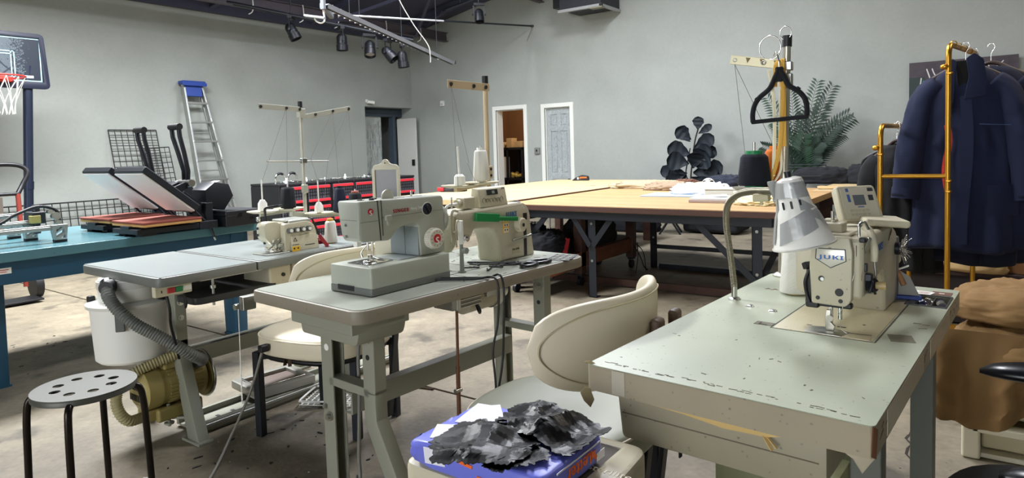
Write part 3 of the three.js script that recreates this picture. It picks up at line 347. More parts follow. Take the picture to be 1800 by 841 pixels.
{ // red and black drawer bank
  const t = thing('tool_chest', 'long black tool chest with red trim strips and grey mesh drawer fronts', 'tool chest', [-7.1, 0, -5.9], 0, { world: true }); const x0 = -7.6, x1 = -7.0, z0 = -4.82, z1 = -7.16;
  part(t, 'body', bx(x0, x1, .06, .84, z1, z0, .01), mBlack); part(t, 'top_rim', [bx(x0, x1 + .01, .84, .87, z1, z0, .006)], mBlack); const r = rng(8), mRd = M(0xd2303c, .45), mMesh = M(0x4b4a52, .6);
  const n = 6, w = (z0 - z1) / n; for (let k = 0; k < n; k++) { const za = z0 - k * w - .03, zb = z0 - (k + 1) * w + .03; for (const y of [.66, .4, .14]) { const f = part(t, 'drawer', bx(x1, x1 + .02, y - .045, y + .17, zb, za, .004), mMesh); part(f, 'trim', [bx(x1 + .018, x1 + .034, y + .13, y + .165, zb, za, .003), bx(x1 + .018, x1 + .034, y - .04, y - .008, zb, za, .003)], mRd); const ms = []; for (let q = 0; q < 9; q++) ms.push(bx(x1 + .018, x1 + .024, y + .002, y + .122, za - (q + .5) * (za - zb) / 9 - .004, za - (q + .5) * (za - zb) / 9 + .004, 0)); ms.push(bx(x1 + .018, x1 + .024, y + .04, y + .048, zb, za, 0), bx(x1 + .018, x1 + .024, y + .08, y + .088, zb, za, 0)); part(f, 'mesh', ms, mBlack); } }
  for (const z of [-4.95, -7.0]) for (const x of [-7.5, -7.1]) part(t, 'caster', [rod([x, .035, z - .02], [x, .035, z + .02], .035, 16), bx(x - .02, x + .02, .05, .07, z - .03, z + .03, .002)], mBlack);
  // each clear knob-topped bottle standing on it
  const kb = thing('small_bottle', 'small clear bottle with white cap, first in the row on the tool chest', 'bottle', [-7.1, .87, -5.0]); part(kb, 'glass', lathe([[0, 0], [.02, 0], [.02, .035], [.009, .05], [.009, .055], [0, .055]]), M(0xcfd6d6, .1, 0, { transparent: false })); part(kb, 'cap', lathe([[0, .055], [.012, .055], [.012, .07], [0, .07]]), mWhite);
  for (const [z, s] of [[-5.45, .8], [-5.75, .6], [-6.1, 1.0], [-6.45, .65], [-6.8, .95]]) { const c = copy(kb, [-7.3, .87, z], 0, 'small clear bottle with white cap ' + ({ '-5.45': 'second from the chrome handles', '-5.75': 'short, third from the chrome handles', '-6.1': 'tallest, in the middle of the tool chest', '-6.45': 'short, behind the hand mirror side', '-6.8': 'nearest the left doorway' })[z]); c.scale.setScalar(s); }
  const od = thing('small_hardware', 'scatter of small bright hardware along the top of the tool chest', 'hardware', [-7.12, .87, -5.95], 0, { kind: 'stuff' }); part(od, 'piece', Array.from({ length: 90 }, () => box(.015 + r() * .03, .008 + r() * .02, .015 + r() * .03, (r() - .5) * .12, .02, (r() - .5) * 2.1, .003, [0, r() * 3, 0])), mSteel);
  const hz = [-4.95, -5.13]; hz.forEach((z, i) => { const h = thing('chrome_handle', i ? 'chrome arched handle with black grip, right of the pair on the tool chest' : 'chrome arched handle with black grip, left of the pair on the tool chest', 'handle', [-7.15, .87, z], 0); part(h, 'arch', pipe([[0, 0, .07], [0, .08, .065], [0, .125, .03], [0, .125, -.03], [0, .08, -.065], [0, 0, -.07]], .011, { m: 8 }), mChrome); part(h, 'grip', pipe([[0, .118, .04], [0, .131, 0], [0, .118, -.04]], .016), mBlack); });
  const cam = thing('security_camera', 'small white security camera on the wall above the left doorway', 'camera', [XL, 2.26, -9.02], 0); part(cam, 'base', [rod([0, 0, 0], [.02, 0, 0], .035, 18), rod([.02, 0, 0], [.08, -.02, -.02], .012)], mWhite); part(cam, 'body', rod([.06, -.02, .03], [.12, -.035, -.1], .032, 18), mWhite); part(cam, 'lens', rod([.12, -.035, -.1], [.123, -.036, -.106], .024, 18), mBlack);
  const se = thing('wall_sensor', 'small white sensor box high on the gable wall right of the corner', 'sensor', [-9.15, 2.2, ZB], 0); part(se, 'box', box(.09, .11, .05, 0, 0, .025, .01), mWhite); part(se, 'window', box(.05, .04, .004, 0, -.02, .051, .001), M(0xbcbdb6, .3));
}

/* ---------- shared pieces of the sewing stations ---------- */
const parts = (o, n, list, m, label) => list.map(g => part(o, n, g, m, label));
// cone of thread standing at y = 0
function coneGeo(h, r0, r1, dome = .01) { return lathe([[0, 0], [r0 * .96, 0], [r0, .004], [r1, h - dome], [r1 * .8, h], [.012, h], [0, h]], [0, 0, 0], [0, 0, 0], 28, 1.2); }
const threadBump = tex(64, 256, (u, v) => .5 + .35 * Math.sin(v * 6.28318 * 40 + Math.sin(u * 6.28) * 2) + .15 * tnoise(u, v, 20, 1), false, 12);
[mThreadW, mThreadB, mThreadO].forEach(m => { m.bumpMap = threadBump; m.bumpScale = .0012; });
function cone(label, pos, mat, h, r0, r1, { core = M(0xe0b24a, .7), group, turn = 0, tip = true } = {}) { const c = thing('thread_cone', label, 'thread cone', pos, turn, { group }); part(c, 'core', rod([0, 0, 0], [0, h + (tip ? .012 : .002), 0], r1 * .72, 20, r1 * .6), core); part(c, 'thread', xf(coneGeo(h - .006, r0, r1), [0, .006, 0]), mat); return c; }
const trayDisc = (p, r = .082) => lathe([[0, 0], [r * .7, .0], [r, .008], [r, .012], [r * .7, .006], [.012, .006], [.012, .012], [0, .012]], p);
// industrial lockstitch head; +x is the front, needle end at z = 0, arm runs to -z, bed surface at y = 0
function lockstitch(name, label, pos, turn) {
  const o = thing(name, label, 'sewing machine', pos, turn); const W = .13;
  const body = rpoly([[.0, .232], [.44, .24], [.475, .2], [.47, .04], [.462, 0], [.27, 0], [.255, .1], [.22, .15], [.1, .152], [.08, .12], [.0, .12]], [.03, .04, .04, .01, .004, .004, .05, .05, .02, .02, .005]);
  part(o, 'arm_body', ex(body, W, .012, { at: [W / 2, 0, 0], rot: [0, Math.PI / 2, 0], seg: 4, crease: .7 }).applyMatrix4(new THREE.Matrix4().makeScale(1, 1, 1)), mCreamPaint);
  return o;
}
/* ---------- overlock station, left ---------- */
{
  const t = thing('sewing_table', 'grey sewing table with rounded corners carrying the overlock machine, left of the picture', 'table', [-3, 0, -1.85], 0, { world: true }); const X0 = -3.36, X1 = -2.64;
  const mTopDk = M(0x6f726d, .42); const top = (z0, z1, rr) => { const g = part(t, 'tabletop', plate([[X0, z0], [X1, z0], [X1, z1], [X0, z1]], .71, .7485, rr, .004), mTopDk); part(g, 'laminate', bx(X0 + .012, X1 - .012, .747, .7505, z0 - .014, z1 + .012, 0), mTopGrey); };
  top(-1.25, -1.684, [.05, .05, .004, .004]); top(-1.692, -2.13, [.004, .004, .004, .004]); top(-2.138, -2.46, [.004, .004, .04, .04]);
  for (const z of [-1.43, -2.28]) {
    part(t, 'leg', [bx(-2.89, -2.83, .4, .71, z - .025, z + .025, .004), ex([[-2.89, .43], [-2.83, .43], [-2.83, .4], [-2.70, .01], [-2.79, .01]], .05, .004, { at: [0, 0, z - .025] })], mFrameGrey); part(t, 'leg', [bx(-3.22, -3.16, .0, .71, z - .025, z + .025, .004)], mFrameGrey); part(t, 'foot', bx(-2.82, -2.68, 0, .012, z - .035, z + .035, .003), mFrameGrey); part(t, 'foot', bx(-3.24, -3.14, 0, .012, z - .035, z + .035, .003), mFrameGrey); part(t, 'cross_member', bx(-3.2, -2.86, .33, .36, z - .02, z + .02, .003), mFrameGrey); part(t, 'cross_member', bx(-3.2, -2.84, .68, .712, z - .02, z + .02, .003), mFrameGrey);
    parts(t, 'bolt', [bolt([-2.83, .6, z], [1, 0, 0], .012, .008), bolt([-2.83, .53, z], [1, 0, 0], .009, .005)], mSteel);
  }
  part(t, 'stretcher', [bx(-3.02, -2.99, .262, .335, -2.26, -1.45, .004), bx(-3.06, -3.0, .325, .335, -2.26, -1.45, .002), bx(-3.06, -3.0, .262, .272, -2.26, -1.45, .002)], mFrameGrey);
  const tr = part(t, 'under_tray', plate([[-2.68, -1.42], [-2.7, -2.2], [-3.2, -2.2], [-3.2, -1.42]], .60, .63, .05), M(0x2c2e2e, .6)); for (const z of [-1.52, -1.9]) { const h = part(tr, 'hanger_bolt', [rod([-2.72, .58, z], [-2.72, .71, z], .006), rod([-2.72, .655, z], [-2.72, .668, z], .014, 6), rod([-2.72, .622, z], [-2.72, .63, z], .014, 6)], mSteel); } part(tr, 'slide_bar', bar([-2.72, .7, -1.46], [-2.72, .7, -1.76], .02, .012), mSteel);
  const fl = thing('floor_channel', 'long grey metal floor channel under the overlock table with a slotted rim', 'channel', [-2.8, 0, -2], 0, { world: true }); part(fl, 'channel', [bx(-2.98, -2.8, .01, .02, -2.62, -1.46, .002), bx(-2.81, -2.79, .01, .05, -2.62, -1.46, .003), bx(-2.99, -2.97, .01, .045, -2.62, -1.46, .003), bx(-2.98, -2.8, 0, .01, -2.6, -1.48, .001)], mFrameGrey); part(fl, 'rim_strip', bx(-2.792, -2.775, .03, .045, -2.62, -1.46, .003), mAlu); parts(fl, 'slot', Array.from({ length: 14 }, (_, i) => bx(-2.9, -2.84, .0195, .022, -1.52 - i * .075, -1.535 - i * .075, 0)), mBlack);
  const pd = thing('foot_pedal', 'flat grey treadle with a framed dark insert on the floor under overlock table', 'pedal', [-2.93, 0, -1.93], -.12); part(pd, 'base', [ex(rpoly([[-.14, -.16], [.14, -.16], [.14, .16], [-.14, .16]], .02), .04, .006, { at: [0, .055, 0], rot: [-Math.PI / 2, 0, 0], holes: [[[-.1, -.12], [.1, -.12], [.1, .12], [-.1, .12]]] }), box(.1, .035, .1, -.02, .038, .0, .01)], M(0x9b9a92, .35, .3)); part(pd, 'insert', box(.205, .012, .245, 0, .072, 0, .002), M(0x6a5a50, .6)); part(pd, 'rim_trim', [box(.2, .006, .006, 0, .098, .118, .002), box(.006, .006, .24, .098, .098, 0, .002)], mChrome);
  const sw = thing('switch_box', 'beige servo switch box with red and green buttons under the overlock table edge', 'switch', [-2.68, .7, -1.325], 0); part(sw, 'case', box(.03, .044, .15, 0, -.01, 0, .004), mBeigePlastic); part(sw, 'button', box(.008, .022, .03, .016, -.01, .012, .002), M(0xb3202a, .4), 'red button'); part(sw, 'button', box(.008, .022, .03, .016, -.01, -.02, .002), M(0x12804a, .4), 'green button'); part(sw, 'badge', box(.002, .02, .04, .0155, -.01, -.052, 0), mWhite); part(sw, 'slot', box(.002, .01, .004, .0155, -.01, .05, 0), mBlack); part(sw, 'cable', [pipe([[-.01, -.03, .02], [-.0, -.09, .015], [-.03, -.16, 0], [-.06, -.25, -.03], [-.1, -.33, -.06]], .006), pipe([[-.01, -.03, -.05], [.01, -.07, -.05], [-.02, -.1, -.06], [-.03, -.05, -.06]], .004)], mCableBlk);
  const b = thing('vacuum_bucket', 'white lint collector bucket with grey latch hung under the corner of overlock table', 'bucket', [-3.06, .35, -1.33], 0); part(b, 'tub', lathe([[0, .0], [.135, 0], [.148, .012], [.16, .245], [.152, .245], [.14, .02], [0, .012]], [0, 0, 0], [0, 0, 0], 44), mWhite); part(b, 'rim', lathe([[.155, .238], [.172, .242], [.174, .256], [.16, .262], [.12, .268]], [0, 0, 0], [0, 0, 0], 44), M(0xdcdcd4, .4)); part(b, 'lid', lathe([[.0, .362], [.118, .362], [.122, .356], [.126, .262], [0, .262]], [0, 0, 0], [0, 0, 0], 44), mWhite); part(b, 'lid_band', lathe([[.1245, .32], [.1275, .32], [.1275, .352], [.1235, .352]], [0, 0, 0], [0, 0, 0], 44), M(0xcfcfc8, .4)); part(b, 'latch', [box(.036, .095, .01, .128, .2, .105, .003, [0, .88, 0])], M(0x5c5e5c, .5), 'grey latch'); part(b, 'ear', [box(.03, .03, .03, -.1, .27, .12, .008), box(.03, .03, .03, .14, .272, -.06, .008)], mBlack); part(b, 'hose_socket', rod([.06, .34, .1], [.09, .338, .135], .03, 18), mBlack);
  const h1 = thing('suction_hose', 'upper grey corrugated hose running from the bucket lid past the table leg', 'hose', [-2.9, .3, -1.4], 0, { world: true }); part(h1, 'hose', hose([[-3.0, .69, -1.22], [-2.95, .66, -1.195], [-2.9, .6, -1.21], [-2.85, .54, -1.25], [-2.80, .485, -1.31], [-2.755, .43, -1.37], [-2.745, .375, -1.43], [-2.79, .335, -1.49], [-2.85, .31, -1.5]], .024, .011, .1, 14), M(0x6a6d68, .55)); const cf = part(h1, 'cuff', rod([-3.03, .7, -1.225], [-2.985, .683, -1.21], .027, 18), mBlackGloss);
  const mo = thing('electric_motor', 'tan clutch motor with ribbed casing and round vent under the overlock table', 'motor', [-2.9, .0, -1.4], 0, { world: true }); const mT = M(0x9c8d55, .42, .1), cx = -2.92, cy = .235;
  part(mo, 'housing', [lathe([[0, .13], [.075, .13], [.085, .12], [.085, -.12], [.07, -.13], [0, -.13]], [cx, cy, -1.418], [Math.PI / 2, 0, 0], 36)], mT); parts(mo, 'rib', Array.from({ length: 12 }, (_, i) => { const a = -.9 + i * .2; return bar([cx + Math.cos(a) * .086, cy + Math.sin(a) * .086, -1.371], [cx + Math.cos(a) * .086, cy + Math.sin(a) * .086, -1.520], .006, .01); }), mT); part(mo, 'end_cover', [lathe([[0, .02], [.055, .02], [.07, .005], [.09, 0], [.09, -.06]], [cx, cy, -1.282], [Math.PI / 2, 0, 0], 36)], M(0xa89960, .42, .1)); parts(mo, 'vent_slot', Array.from({ length: 14 }, (_, i) => { const k = (i % 7) - 3, s = i < 7 ? 1 : -1; return box(.006, .03, .004, cx + k * .014, cy + s * .024, -1.2605, .002); }), mBlack); part(mo, 'capacitor_box', box(.06, .05, .12, cx + .03, cy + .095, -1.418, .015), mT); part(mo, 'fan_ring', xf(new THREE.TorusGeometry(.105, .007, 8, 36), [cx, cy, -1.559]), mSteel); part(mo, 'fan_ring', rod([cx, cy, -1.547], [cx, cy, -1.559], .1, 36), mT); part(mo, 'foot_block', [box(.14, .06, .2, cx, .12, -1.418, .012), box(.1, .05, .08, cx, .125, -1.325, .01)], mT); part(mo, 'mount', [bar([cx - .04, .09, -1.356], [-2.83, .09, -1.442], .05, .012), bar([cx, .085, -1.481], [-3.2, .3, -1.442], .04, .012), rod([cx + .05, .06, -1.371], [cx + .05, .16, -1.371], .007), rod([cx + .05, .07, -1.371], [cx + .05, .078, -1.371], .02, 14), bar([cx, .1, -1.418], [cx, .34, -1.434], .05, .014)], mFrameGrey); 
  const h2 = thing('suction_hose', 'lower hose looping round behind the steel stool to the tan motor', 'hose', [-2.95, .2, -1.2], 0, { world: true }); part(h2, 'hose', hose([[-2.85, .37, -1.42], [-2.88, .345, -1.31], [-2.905, .31, -1.22], [-2.905, .24, -1.18], [-2.89, .175, -1.185], [-2.885, .135, -1.215], [-2.9, .125, -1.27]], .021, .011, .1, 12), M(0xa0986f, .6));
}
{ // overlock head
  const o = thing('overlock_machine', 'cream overlock sewing head with four grey tension dials on left table', 'sewing machine', [-2.84, .75, -1.965], -.03); o.scale.setScalar(.82); const mC = M(0xd9d3bc, .35, 0, { map: TXL });
  const prof = rpoly([[-.165, 0], [-.165, .13], [-.15, .185], [-.06, .19], [.07, .188], [.13, .185], [.16, .14], [.175, .0]], [.004, .01, .02, .01, .01, .04, .05, .004]);
  part(o, 'body', ex(rpoly([[-.06, 0], [-.06, .17], [.1, .175], [.15, .15], [.172, .06], [.18, 0]], [.004, .02, .02, .03, .02, .004]), .2, .008, { at: [-.09, 0, 0], rot: [0, Math.PI / 2, 0], seg: 3 }), mC);
  part(o, 'front_cover', ex(rpoly([[-.02, .0], [-.02, .09], [.12, .098], [.155, .085], [.165, 0]], .006), .02, .004, { at: [.105, .0, 0], rot: [0, Math.PI / 2, 0] }), mC);
  part(o, 'sewing_arm', [ex(rpoly([[-.16, .09], [-.165, .16], [-.15, .185], [-.07, .185], [-.04, .12], [-.06, .06], [-.12, .05]], .02), .09, .008, { at: [-.02, 0, 0], rot: [0, Math.PI / 2, 0] }), box(.14, .03, .1, 0, .16, .07, .008)], mC);
  part(o, 'top_cover', [box(.15, .014, .16, .01, .182, -.05, .006), box(.012, .03, .15, .1, .17, -.05, .004)], M(0xb9bbb4, .3, .4)); part(o, 'dial_bar', box(.03, .03, .16, .1, .125, -.04, .01), M(0x6e7272, .4, .4));
  for (let i = 0; i < 4; i++) { const d = part(o, 'tension_dial', [rod([.105, .125, .03 - i * .043], [.135, .128, .03 - i * .043], .0165, 20)], M(0x777b7b, .35, .5)); part(d, 'dial_cap', rod([.135, .128, .03 - i * .043], [.141, .128, .03 - i * .043], .01, 16), mWhite); }
  part(o, 'knob', lathe([[0, .03], [.012, .028], [.013, .01], [.008, 0]], [-.03, .185, .14]), mSteel); part(o, 'presser_foot', [box(.05, .008, .07, .06, .012, .11, .002), rod([.06, .01, .12], [.06, .1, .12], .005), rod([.045, .015, .1], [.05, .09, .11], .004), box(.02, .05, .012, .062, .055, .11, .003), bar([.07, .02, .08], [.05, .04, .16], .008, .008)], mChrome); parts(o, 'looper', [pipe([[.06, .06, .09], [.085, .05, .12], [.08, .03, .15], [.05, .03, .165]], .004), pipe([[.05, .08, .07], [.09, .08, .09], [.09, .06, .13]], .004), rod([.07, .07, .06], [.08, .02, .1], .004), rod([.09, .05, .06], [.1, .02, .09], .005), box(.03, .02, .03, .085, .045, .08, .004)], mSteel); part(o, 'bed_plate', box(.14, .006, .16, .06, .004, .12, .002), mSteel);
  parts(o, 'screw', [[-.0, .15, .163], [.0, .11, .168], [.012, .06, .13]].map(p => rod(p, [p[0] + .006, p[1], p[2] + .006], .008, 12)), mBlack);
  part(o, 'warning_sign', [box(.001, .03, .055, .1255, .016, -.005, 0)], M(0xe5b62a, .5)); parts(o, 'warning_mark', [xf(new THREE.ConeGeometry(.012, .002, 3), [.1265, .018, .008], [0, 0, -Math.PI / 2]), xf(new THREE.ConeGeometry(.012, .002, 3), [.1265, .018, -.018], [0, 0, -Math.PI / 2]), ex([[-.014, 0], [.014, 0], [0, .024]], .001, 0, { at: [.1255, .06, 0], rot: [0, Math.PI / 2, 0], holes: [[[-.009, .003], [.009, .003], [0, .019]]] }), box(.001, .004, .07, .1258, .03, -.1, 0), box(.001, .003, .05, .1258, .04, -.0, 0)], mBlack);
  part(o, 'lever_arm', pipe([[-.03, .18, .09], [-.035, .235, .09], [-.03, .262, .085], [.0, .27, .03], [.0, .272, .0]], .0075), mBlackGloss);
  const br = thing('lint_brush', 'small red brush leaning against the right side of the overlock head', 'brush', [-2.76, .75, -2.135], 0); part(br, 'handle', bar([.0, .055, .01], [-.02, .15, .04], .012, .01), mBlack); part(br, 'head', bar([.02, .0, -.02], [-.002, .06, .012], .028, .018), M(0xa5202c, .5)); 
  solo('oil_pan', 'low dark red dish behind the white cone on the left table', 'dish', [-2.9, .75, -2.2], lathe([[0, 0], [.05, 0], [.06, .02], [.055, .02], [.047, .006], [0, .006]]), M(0x8c1f26, .5));
  cone('small white cone with a yellow tip standing on the overlock table', [-2.81, .75, -2.235], mThreadW, .118, .035, .027, { core: M(0xd9a93a, .6) });
  const under = thing('machine_underside', 'beige oil pan of the overlock head below the tabletop', 'oil pan', [-2.8, .60, -1.95], 0); part(under, 'pan', [box(.22, .1, .12, 0, .055, .11, .012), box(.2, .075, .2, 0, .067, -.06, .012)], mCreamPaint); part(under, 'bolt', rod([.11, .06, .1], [.118, .06, .1], .009, 10), mBlack);
}
{ // tall thread stand of the overlock
  const s = thing('thread_stand', 'cream thread stand with two arms and tray discs behind the overlock machine', 'thread stand', [-3.28, .75, -2.43], 0, { world: true }); const x = -3.28, z = -2.43; const mS = M(0xbdbdae, .38, .3);
  part(s, 'pole', [rod([x, .75, z], [x, 1.5, z], .011, 16)], mS); part(s, 'clamp', [lathe([[0, 0], [.03, 0], [.03, .01], [.016, .03], [0, .03]], [x, .75, z])], mS); part(s, 'pole_cap', rod([x, 1.5, z], [x, 1.535, z], .013, 16), mBlack); part(s, 'joint', [box(.035, .055, .04, x + .005, 1.465, z, .004), box(.03, .05, .03, x + .006, 1.02, z, .004)], mS);
  parts(s, 'guide_arm', [bar([x + .02, 1.487, z + .02], [x + .02, 1.497, z + .29], .004, .03), bar([x + .02, 1.445, z - .02], [x + .02, 1.505, z - .36], .004, .03)], mS); parts(s, 'guide_eye', [[1.495, .275], [1.491, .11], [1.487, .02], [1.46, -.09], [1.485, -.22], [1.502, -.345]].map(([y, d]) => xf(new THREE.TorusGeometry(.006, .003, 6, 14), [x + .025, y, z + d], [0, Math.PI / 2, 0])), mBlack);
  part(s, 'thread_bar', [rod([x + .01, 1.19, z + .245], [x + .01, 1.178, z - .18], .005, 10), box(.025, .03, .035, x + .008, 1.186, z, .003)], mSteel);
  parts(s, 'tray_arm', [bar([x + .01, .905, z + .08], [x + .09, .905, z + .36], .012, .025), bar([x + .01, .86, z - .02], [x + .1, .845, z - .34], .012, .025), bar([x, .88, z + .1], [x, .86, z - .05], .03, .03)], mS);
  const tp = [[-3.19, .912, -2.09], [-3.2, .912, -2.26], [-3.19, .868, -2.46], [-3.18, .858, -2.61], [-3.17, .85, -2.72]]; for (const p of tp) part(s, 'tray_disc', trayDisc(p, p === tp[4] ? .06 : .083), mCreamPaint); for (const p of tp) part(s, 'spool_pin', [rod([p[0], p[1] + .006, p[2]], [p[0], p[1] + (p === tp[0] ? .18 : p === tp[2] ? .2 : .15), p[2]], .004, 8)], mWhite); for (const p of [tp[0], tp[2]]) part(s, 'cone_holder', lathe([[0, 0], [.026, 0], [.024, .04], [.012, .06], [.006, .06]], [p[0], p[1] + .012, p[2]]), mWhite);
  const th = []; const T = (a, b) => th.push(rod(a, b, .0009, 4)); const ar = (y, d) => [x + .02, y, z + d]; const q = (i, h = .1) => [tp[i][0], tp[i][1] + h, tp[i][2]];
  T(ar(1.49, .11), q(0, .16)); T(ar(1.49, .11), q(1, .12)); T(ar(1.485, -.22), [x + .05, 1.2, z - .02]); T([x + .05, 1.2, z - .02], q(2, .2)); T(ar(1.5, -.345), [x + .03, 1.19, z - .16]); T([x + .03, 1.19, z - .16], [-3.19, .95, -2.5]); T(ar(1.485, -.22), q(3, .14)); T(ar(1.5, -.345), q(4, .1)); part(s, 'threads', th, M(0x6a6a64, .8));
  cone('black thread cone on the left tray pair of the overlock stand', [-3.2, .918, -2.26], mThreadB, .122, .042, .037, { core: mThreadB, tip: false }); cone('dark navy tapered thread cone in the middle of the overlock stand trays', [-3.18, .864, -2.61], M(0x131b30, .9), .15, .044, .03, { core: mThreadB }); cone('short black cone with red top nearest the grey sewing machine head', [-3.17, .856, -2.72], mThreadB, .12, .045, .038, { core: M(0xb06a5a, .7) });
}

/* ---------- middle station: grey table, domestic machine, lockstitch machine ---------- */
const S = frame(-1.80, -1.295, -.07);
{
  const t = thing('sewing_table', 'worn grey sewing table on a green-grey steel stand, in the middle of the picture', 'table', S(0, 0, 0), S.a);
  const g = part(t, 'tabletop', plate([[-.312, 0], [.302, 0], [.318, -1.2], [-.312, -1.2]], .705, .7485, [.035, .06, .07, .03], .006), mEdge); part(g, 'laminate', plate([[-.302, -.01], [.292, -.01], [.308, -1.19], [-.302, -1.19]], .746, .7505, [.03, .055, .065, .03], 0), mTopMid);
  parts(g, 'seam', [box(.62, .001, .004, 0, .7506, -.57, 0), box(.4, .001, .004, -.1, .7506, -.74, 0), box(.004, .001, .35, .12, .7506, -.72, 0)], mBlack); const r = rng(21); const wear = part(g, 'wear_marks', Array.from({ length: 70 }, () => box(.004 + r() * .03, .0008, .002 + r() * .006, -.3 + r() * .6, .7507, -.5 - r() * .68, 0, [0, r() * 3, 0])), M(0x6b6558, .8), 'scuffed brown wear on the laminate'); wear.userData.kind = 'stuff';
  // drawer under the near end
  const dr = part(t, 'drawer', [ex(rpoly([[-.075, .0], [.25, 0], [.25, -.04], [.235, -.075], [-.06, -.075]], [.004, .004, .02, .015, .015]), .19, .006, { at: [0, .7, -.23] })], mFrameGrey); part(dr, 'drawer_rim', box(.33, .036, .23, .085, .684, -.13, .004), mFrameGrey); part(dr, 'catch', rod([.172, .665, -.06], [.178, .665, -.06], .008, 12), mSteel);
  for (const z of [-.14, -1.04]) {
    part(t, 'leg', [box(.008, .7, .05, -.03 - .035, .35, z, .002), box(.06, .7, .006, -.035, .35, z + .022, .001), box(.06, .7, .006, -.035, .35, z - .022, .001)], mFrameGrey);
    part(t, 'leg', [box(.06, .26, .05, .19, .57, z, .005), ex([[.16, .455], [.22, .455], [.22, .36], [.42, .008], [.35, .008], [.16, .34]], .05, .005, { at: [0, 0, z - .025] })], mFrameGrey);
    part(t, 'foot', box(.12, .012, .06, .39, .006, z, .002), mFrameGrey); part(t, 'foot', box(.1, .012, .06, -.04, .006, z, .002), mFrameGrey);
    part(t, 'cross_member', [box(.22, .03, .05, .08, .445, z, .003)], mFrameGrey); part(t, 'top_plate', box(.32, .012, .06, .07, .694, z, .002), mFrameGrey);
    parts(t, 'bolt', [bolt([.19, .63, z + .025], [0, 0, 1], .015, .008), bolt([-.035, .62, z + .025], [0, 0, 1], .011, .008), bolt([-.03, .32, z + .027], [0, 0, 1], .012, .01), bolt([-.055, .35, z + .027], [0, 0, 1], .008, .006)], mSteel); part(t, 'bolt_hole', rod([.19, .565, z + .0252], [.19, .565, z + .0262], .009, 14), mBlack); part(t, 'bolt_hole', rod([-.035, .56, z + .0252], [-.035, .56, z + .0262], .012, 14), mWhite, 'pale hole showing through');
  }
  part(t, 'stretcher', [box(.008, .075, .86, .03, .36, -.59, .002), box(.04, .006, .86, .008, .395, -.59, .001), box(.04, .006, .86, .008, .325, -.59, .001)], mFrameGrey);
  part(t, 'edge_bracket', [box(.03, .05, .05, -.335, .7, .0, .004), rod([-.345, .69, .03], [-.345, .69, .045], .011, 12)], mSteel, 'small steel bracket on the left corner'); part(t, 'thread_string', [rod([-.345, .69, .03], [-.32, .35, .05], .0016, 5), rod([-.34, .69, .034], [-.315, .35, .05], .0016, 5)], mWhite);
  const cl = thing('knee_mechanism', 'metal lever box hanging with a brown pull rod under the middle sewing table', 'lever', S(.13, .55, -.56), S.a); part(cl, 'box', [box(.1, .035, .16, -.02, .09, -.05, .004), box(.08, .03, .02, .0, .125, .0, .002), rod([-.05, .13, -.09], [-.05, .146, -.09], .012)], M(0x8b8a84, .4, .5)); parts(cl, 'spring_bar', [bar([.03, .105, .03], [.03, .105, -.13], .006, .006), bar([.03, .09, .03], [.03, .09, -.13], .006, .006), bar([.03, .076, .03], [.03, .076, -.13], .006, .006)], mSteel); part(cl, 'pull_rod', [rod([.045, .1, .02], [.05, -.15, .03], .0055, 8), rod([.05, -.13, .03], [.052, -.36, .035], .008, 8)], M(0x77503a, .5, .3)); part(cl, 'rod_end', rod([.052, -.36, .035], [.053, -.47, .037], .005, 8), mBlack); part(cl, 'clip', box(.03, .05, .02, .045, .1, .02, .005), mSteel); part(cl, 'thumb_screw', rod([.052, -.22, .02], [.052, -.22, .05], .009, 10), mSteel);
  const sm = thing('servo_motor', 'cream servo motor slung under the far half of the middle sewing table', 'motor', S(.02, .55, -.83), S.a); part(sm, 'housing', [rod([-.02, .055, .09], [-.02, .055, -.11], .06, 28)], mCreamPaint); part(sm, 'end_cap', lathe([[0, .03], [.05, .025], [.066, 0], [.066, -.03]], [-.02, .055, -.11], [-Math.PI / 2, 0, 0]), mWhite); part(sm, 'bracket', [box(.12, .03, .08, -.02, .133, -.02, .004), box(.02, .08, .06, .045, .1, -.02, .003)], mSteel); part(sm, 'pulley', rod([-.02, .055, -.14], [-.02, .055, -.17], .035, 24), mSteel); part(sm, 'cable', pipe([[.03, .05, .06], [.09, .02, .1], [.13, .05, .14], [.1, .11, .16]], .005), mCableBlk);
  const cb = thing('power_cords', 'pair of black cords dropping over the edge of the middle table to the floor', 'cable', S(.33, .4, -.5), S.a); const q = (x, y, z) => [x - .33, y - .4, z + .5]; parts(cb, 'cord', [pipe([q(.13, .757, -.42), q(.2, .757, -.47), q(.28, .757, -.53), q(.325, .762, -.575), q(.348, .73, -.58), q(.345, .6, -.575), q(.34, .5, -.55), q(.355, .35, -.54), q(.345, .22, -.5), q(.33, .05, -.46), q(.36, .008, -.36)], .0042, { n: 90 }), pipe([q(.13, .757, -.45), q(.22, .757, -.52), q(.3, .757, -.58), q(.33, .765, -.61), q(.356, .72, -.6), q(.36, .6, -.59), q(.352, .45, -.585), q(.35, .3, -.54), q(.34, .12, -.47), q(.37, .008, -.4)], .0042, { n: 90 })], mCableBlk);
  const gc = thing('grey_cable', 'grey cable hanging behind the near leg of the middle table down to floor', 'cable', S(.0, .3, -.2), S.a); part(gc, 'cable', pipe([[.02, .4, -.05], [.03, .25, .0], [.05, .1, .02], [.06, -.1, .04], [.08, -.2, .06], [.04, -.27, .1], [-.02, -.293, .16], [-.12, -.293, .2]], .0065), M(0x6f6e68, .5));
}
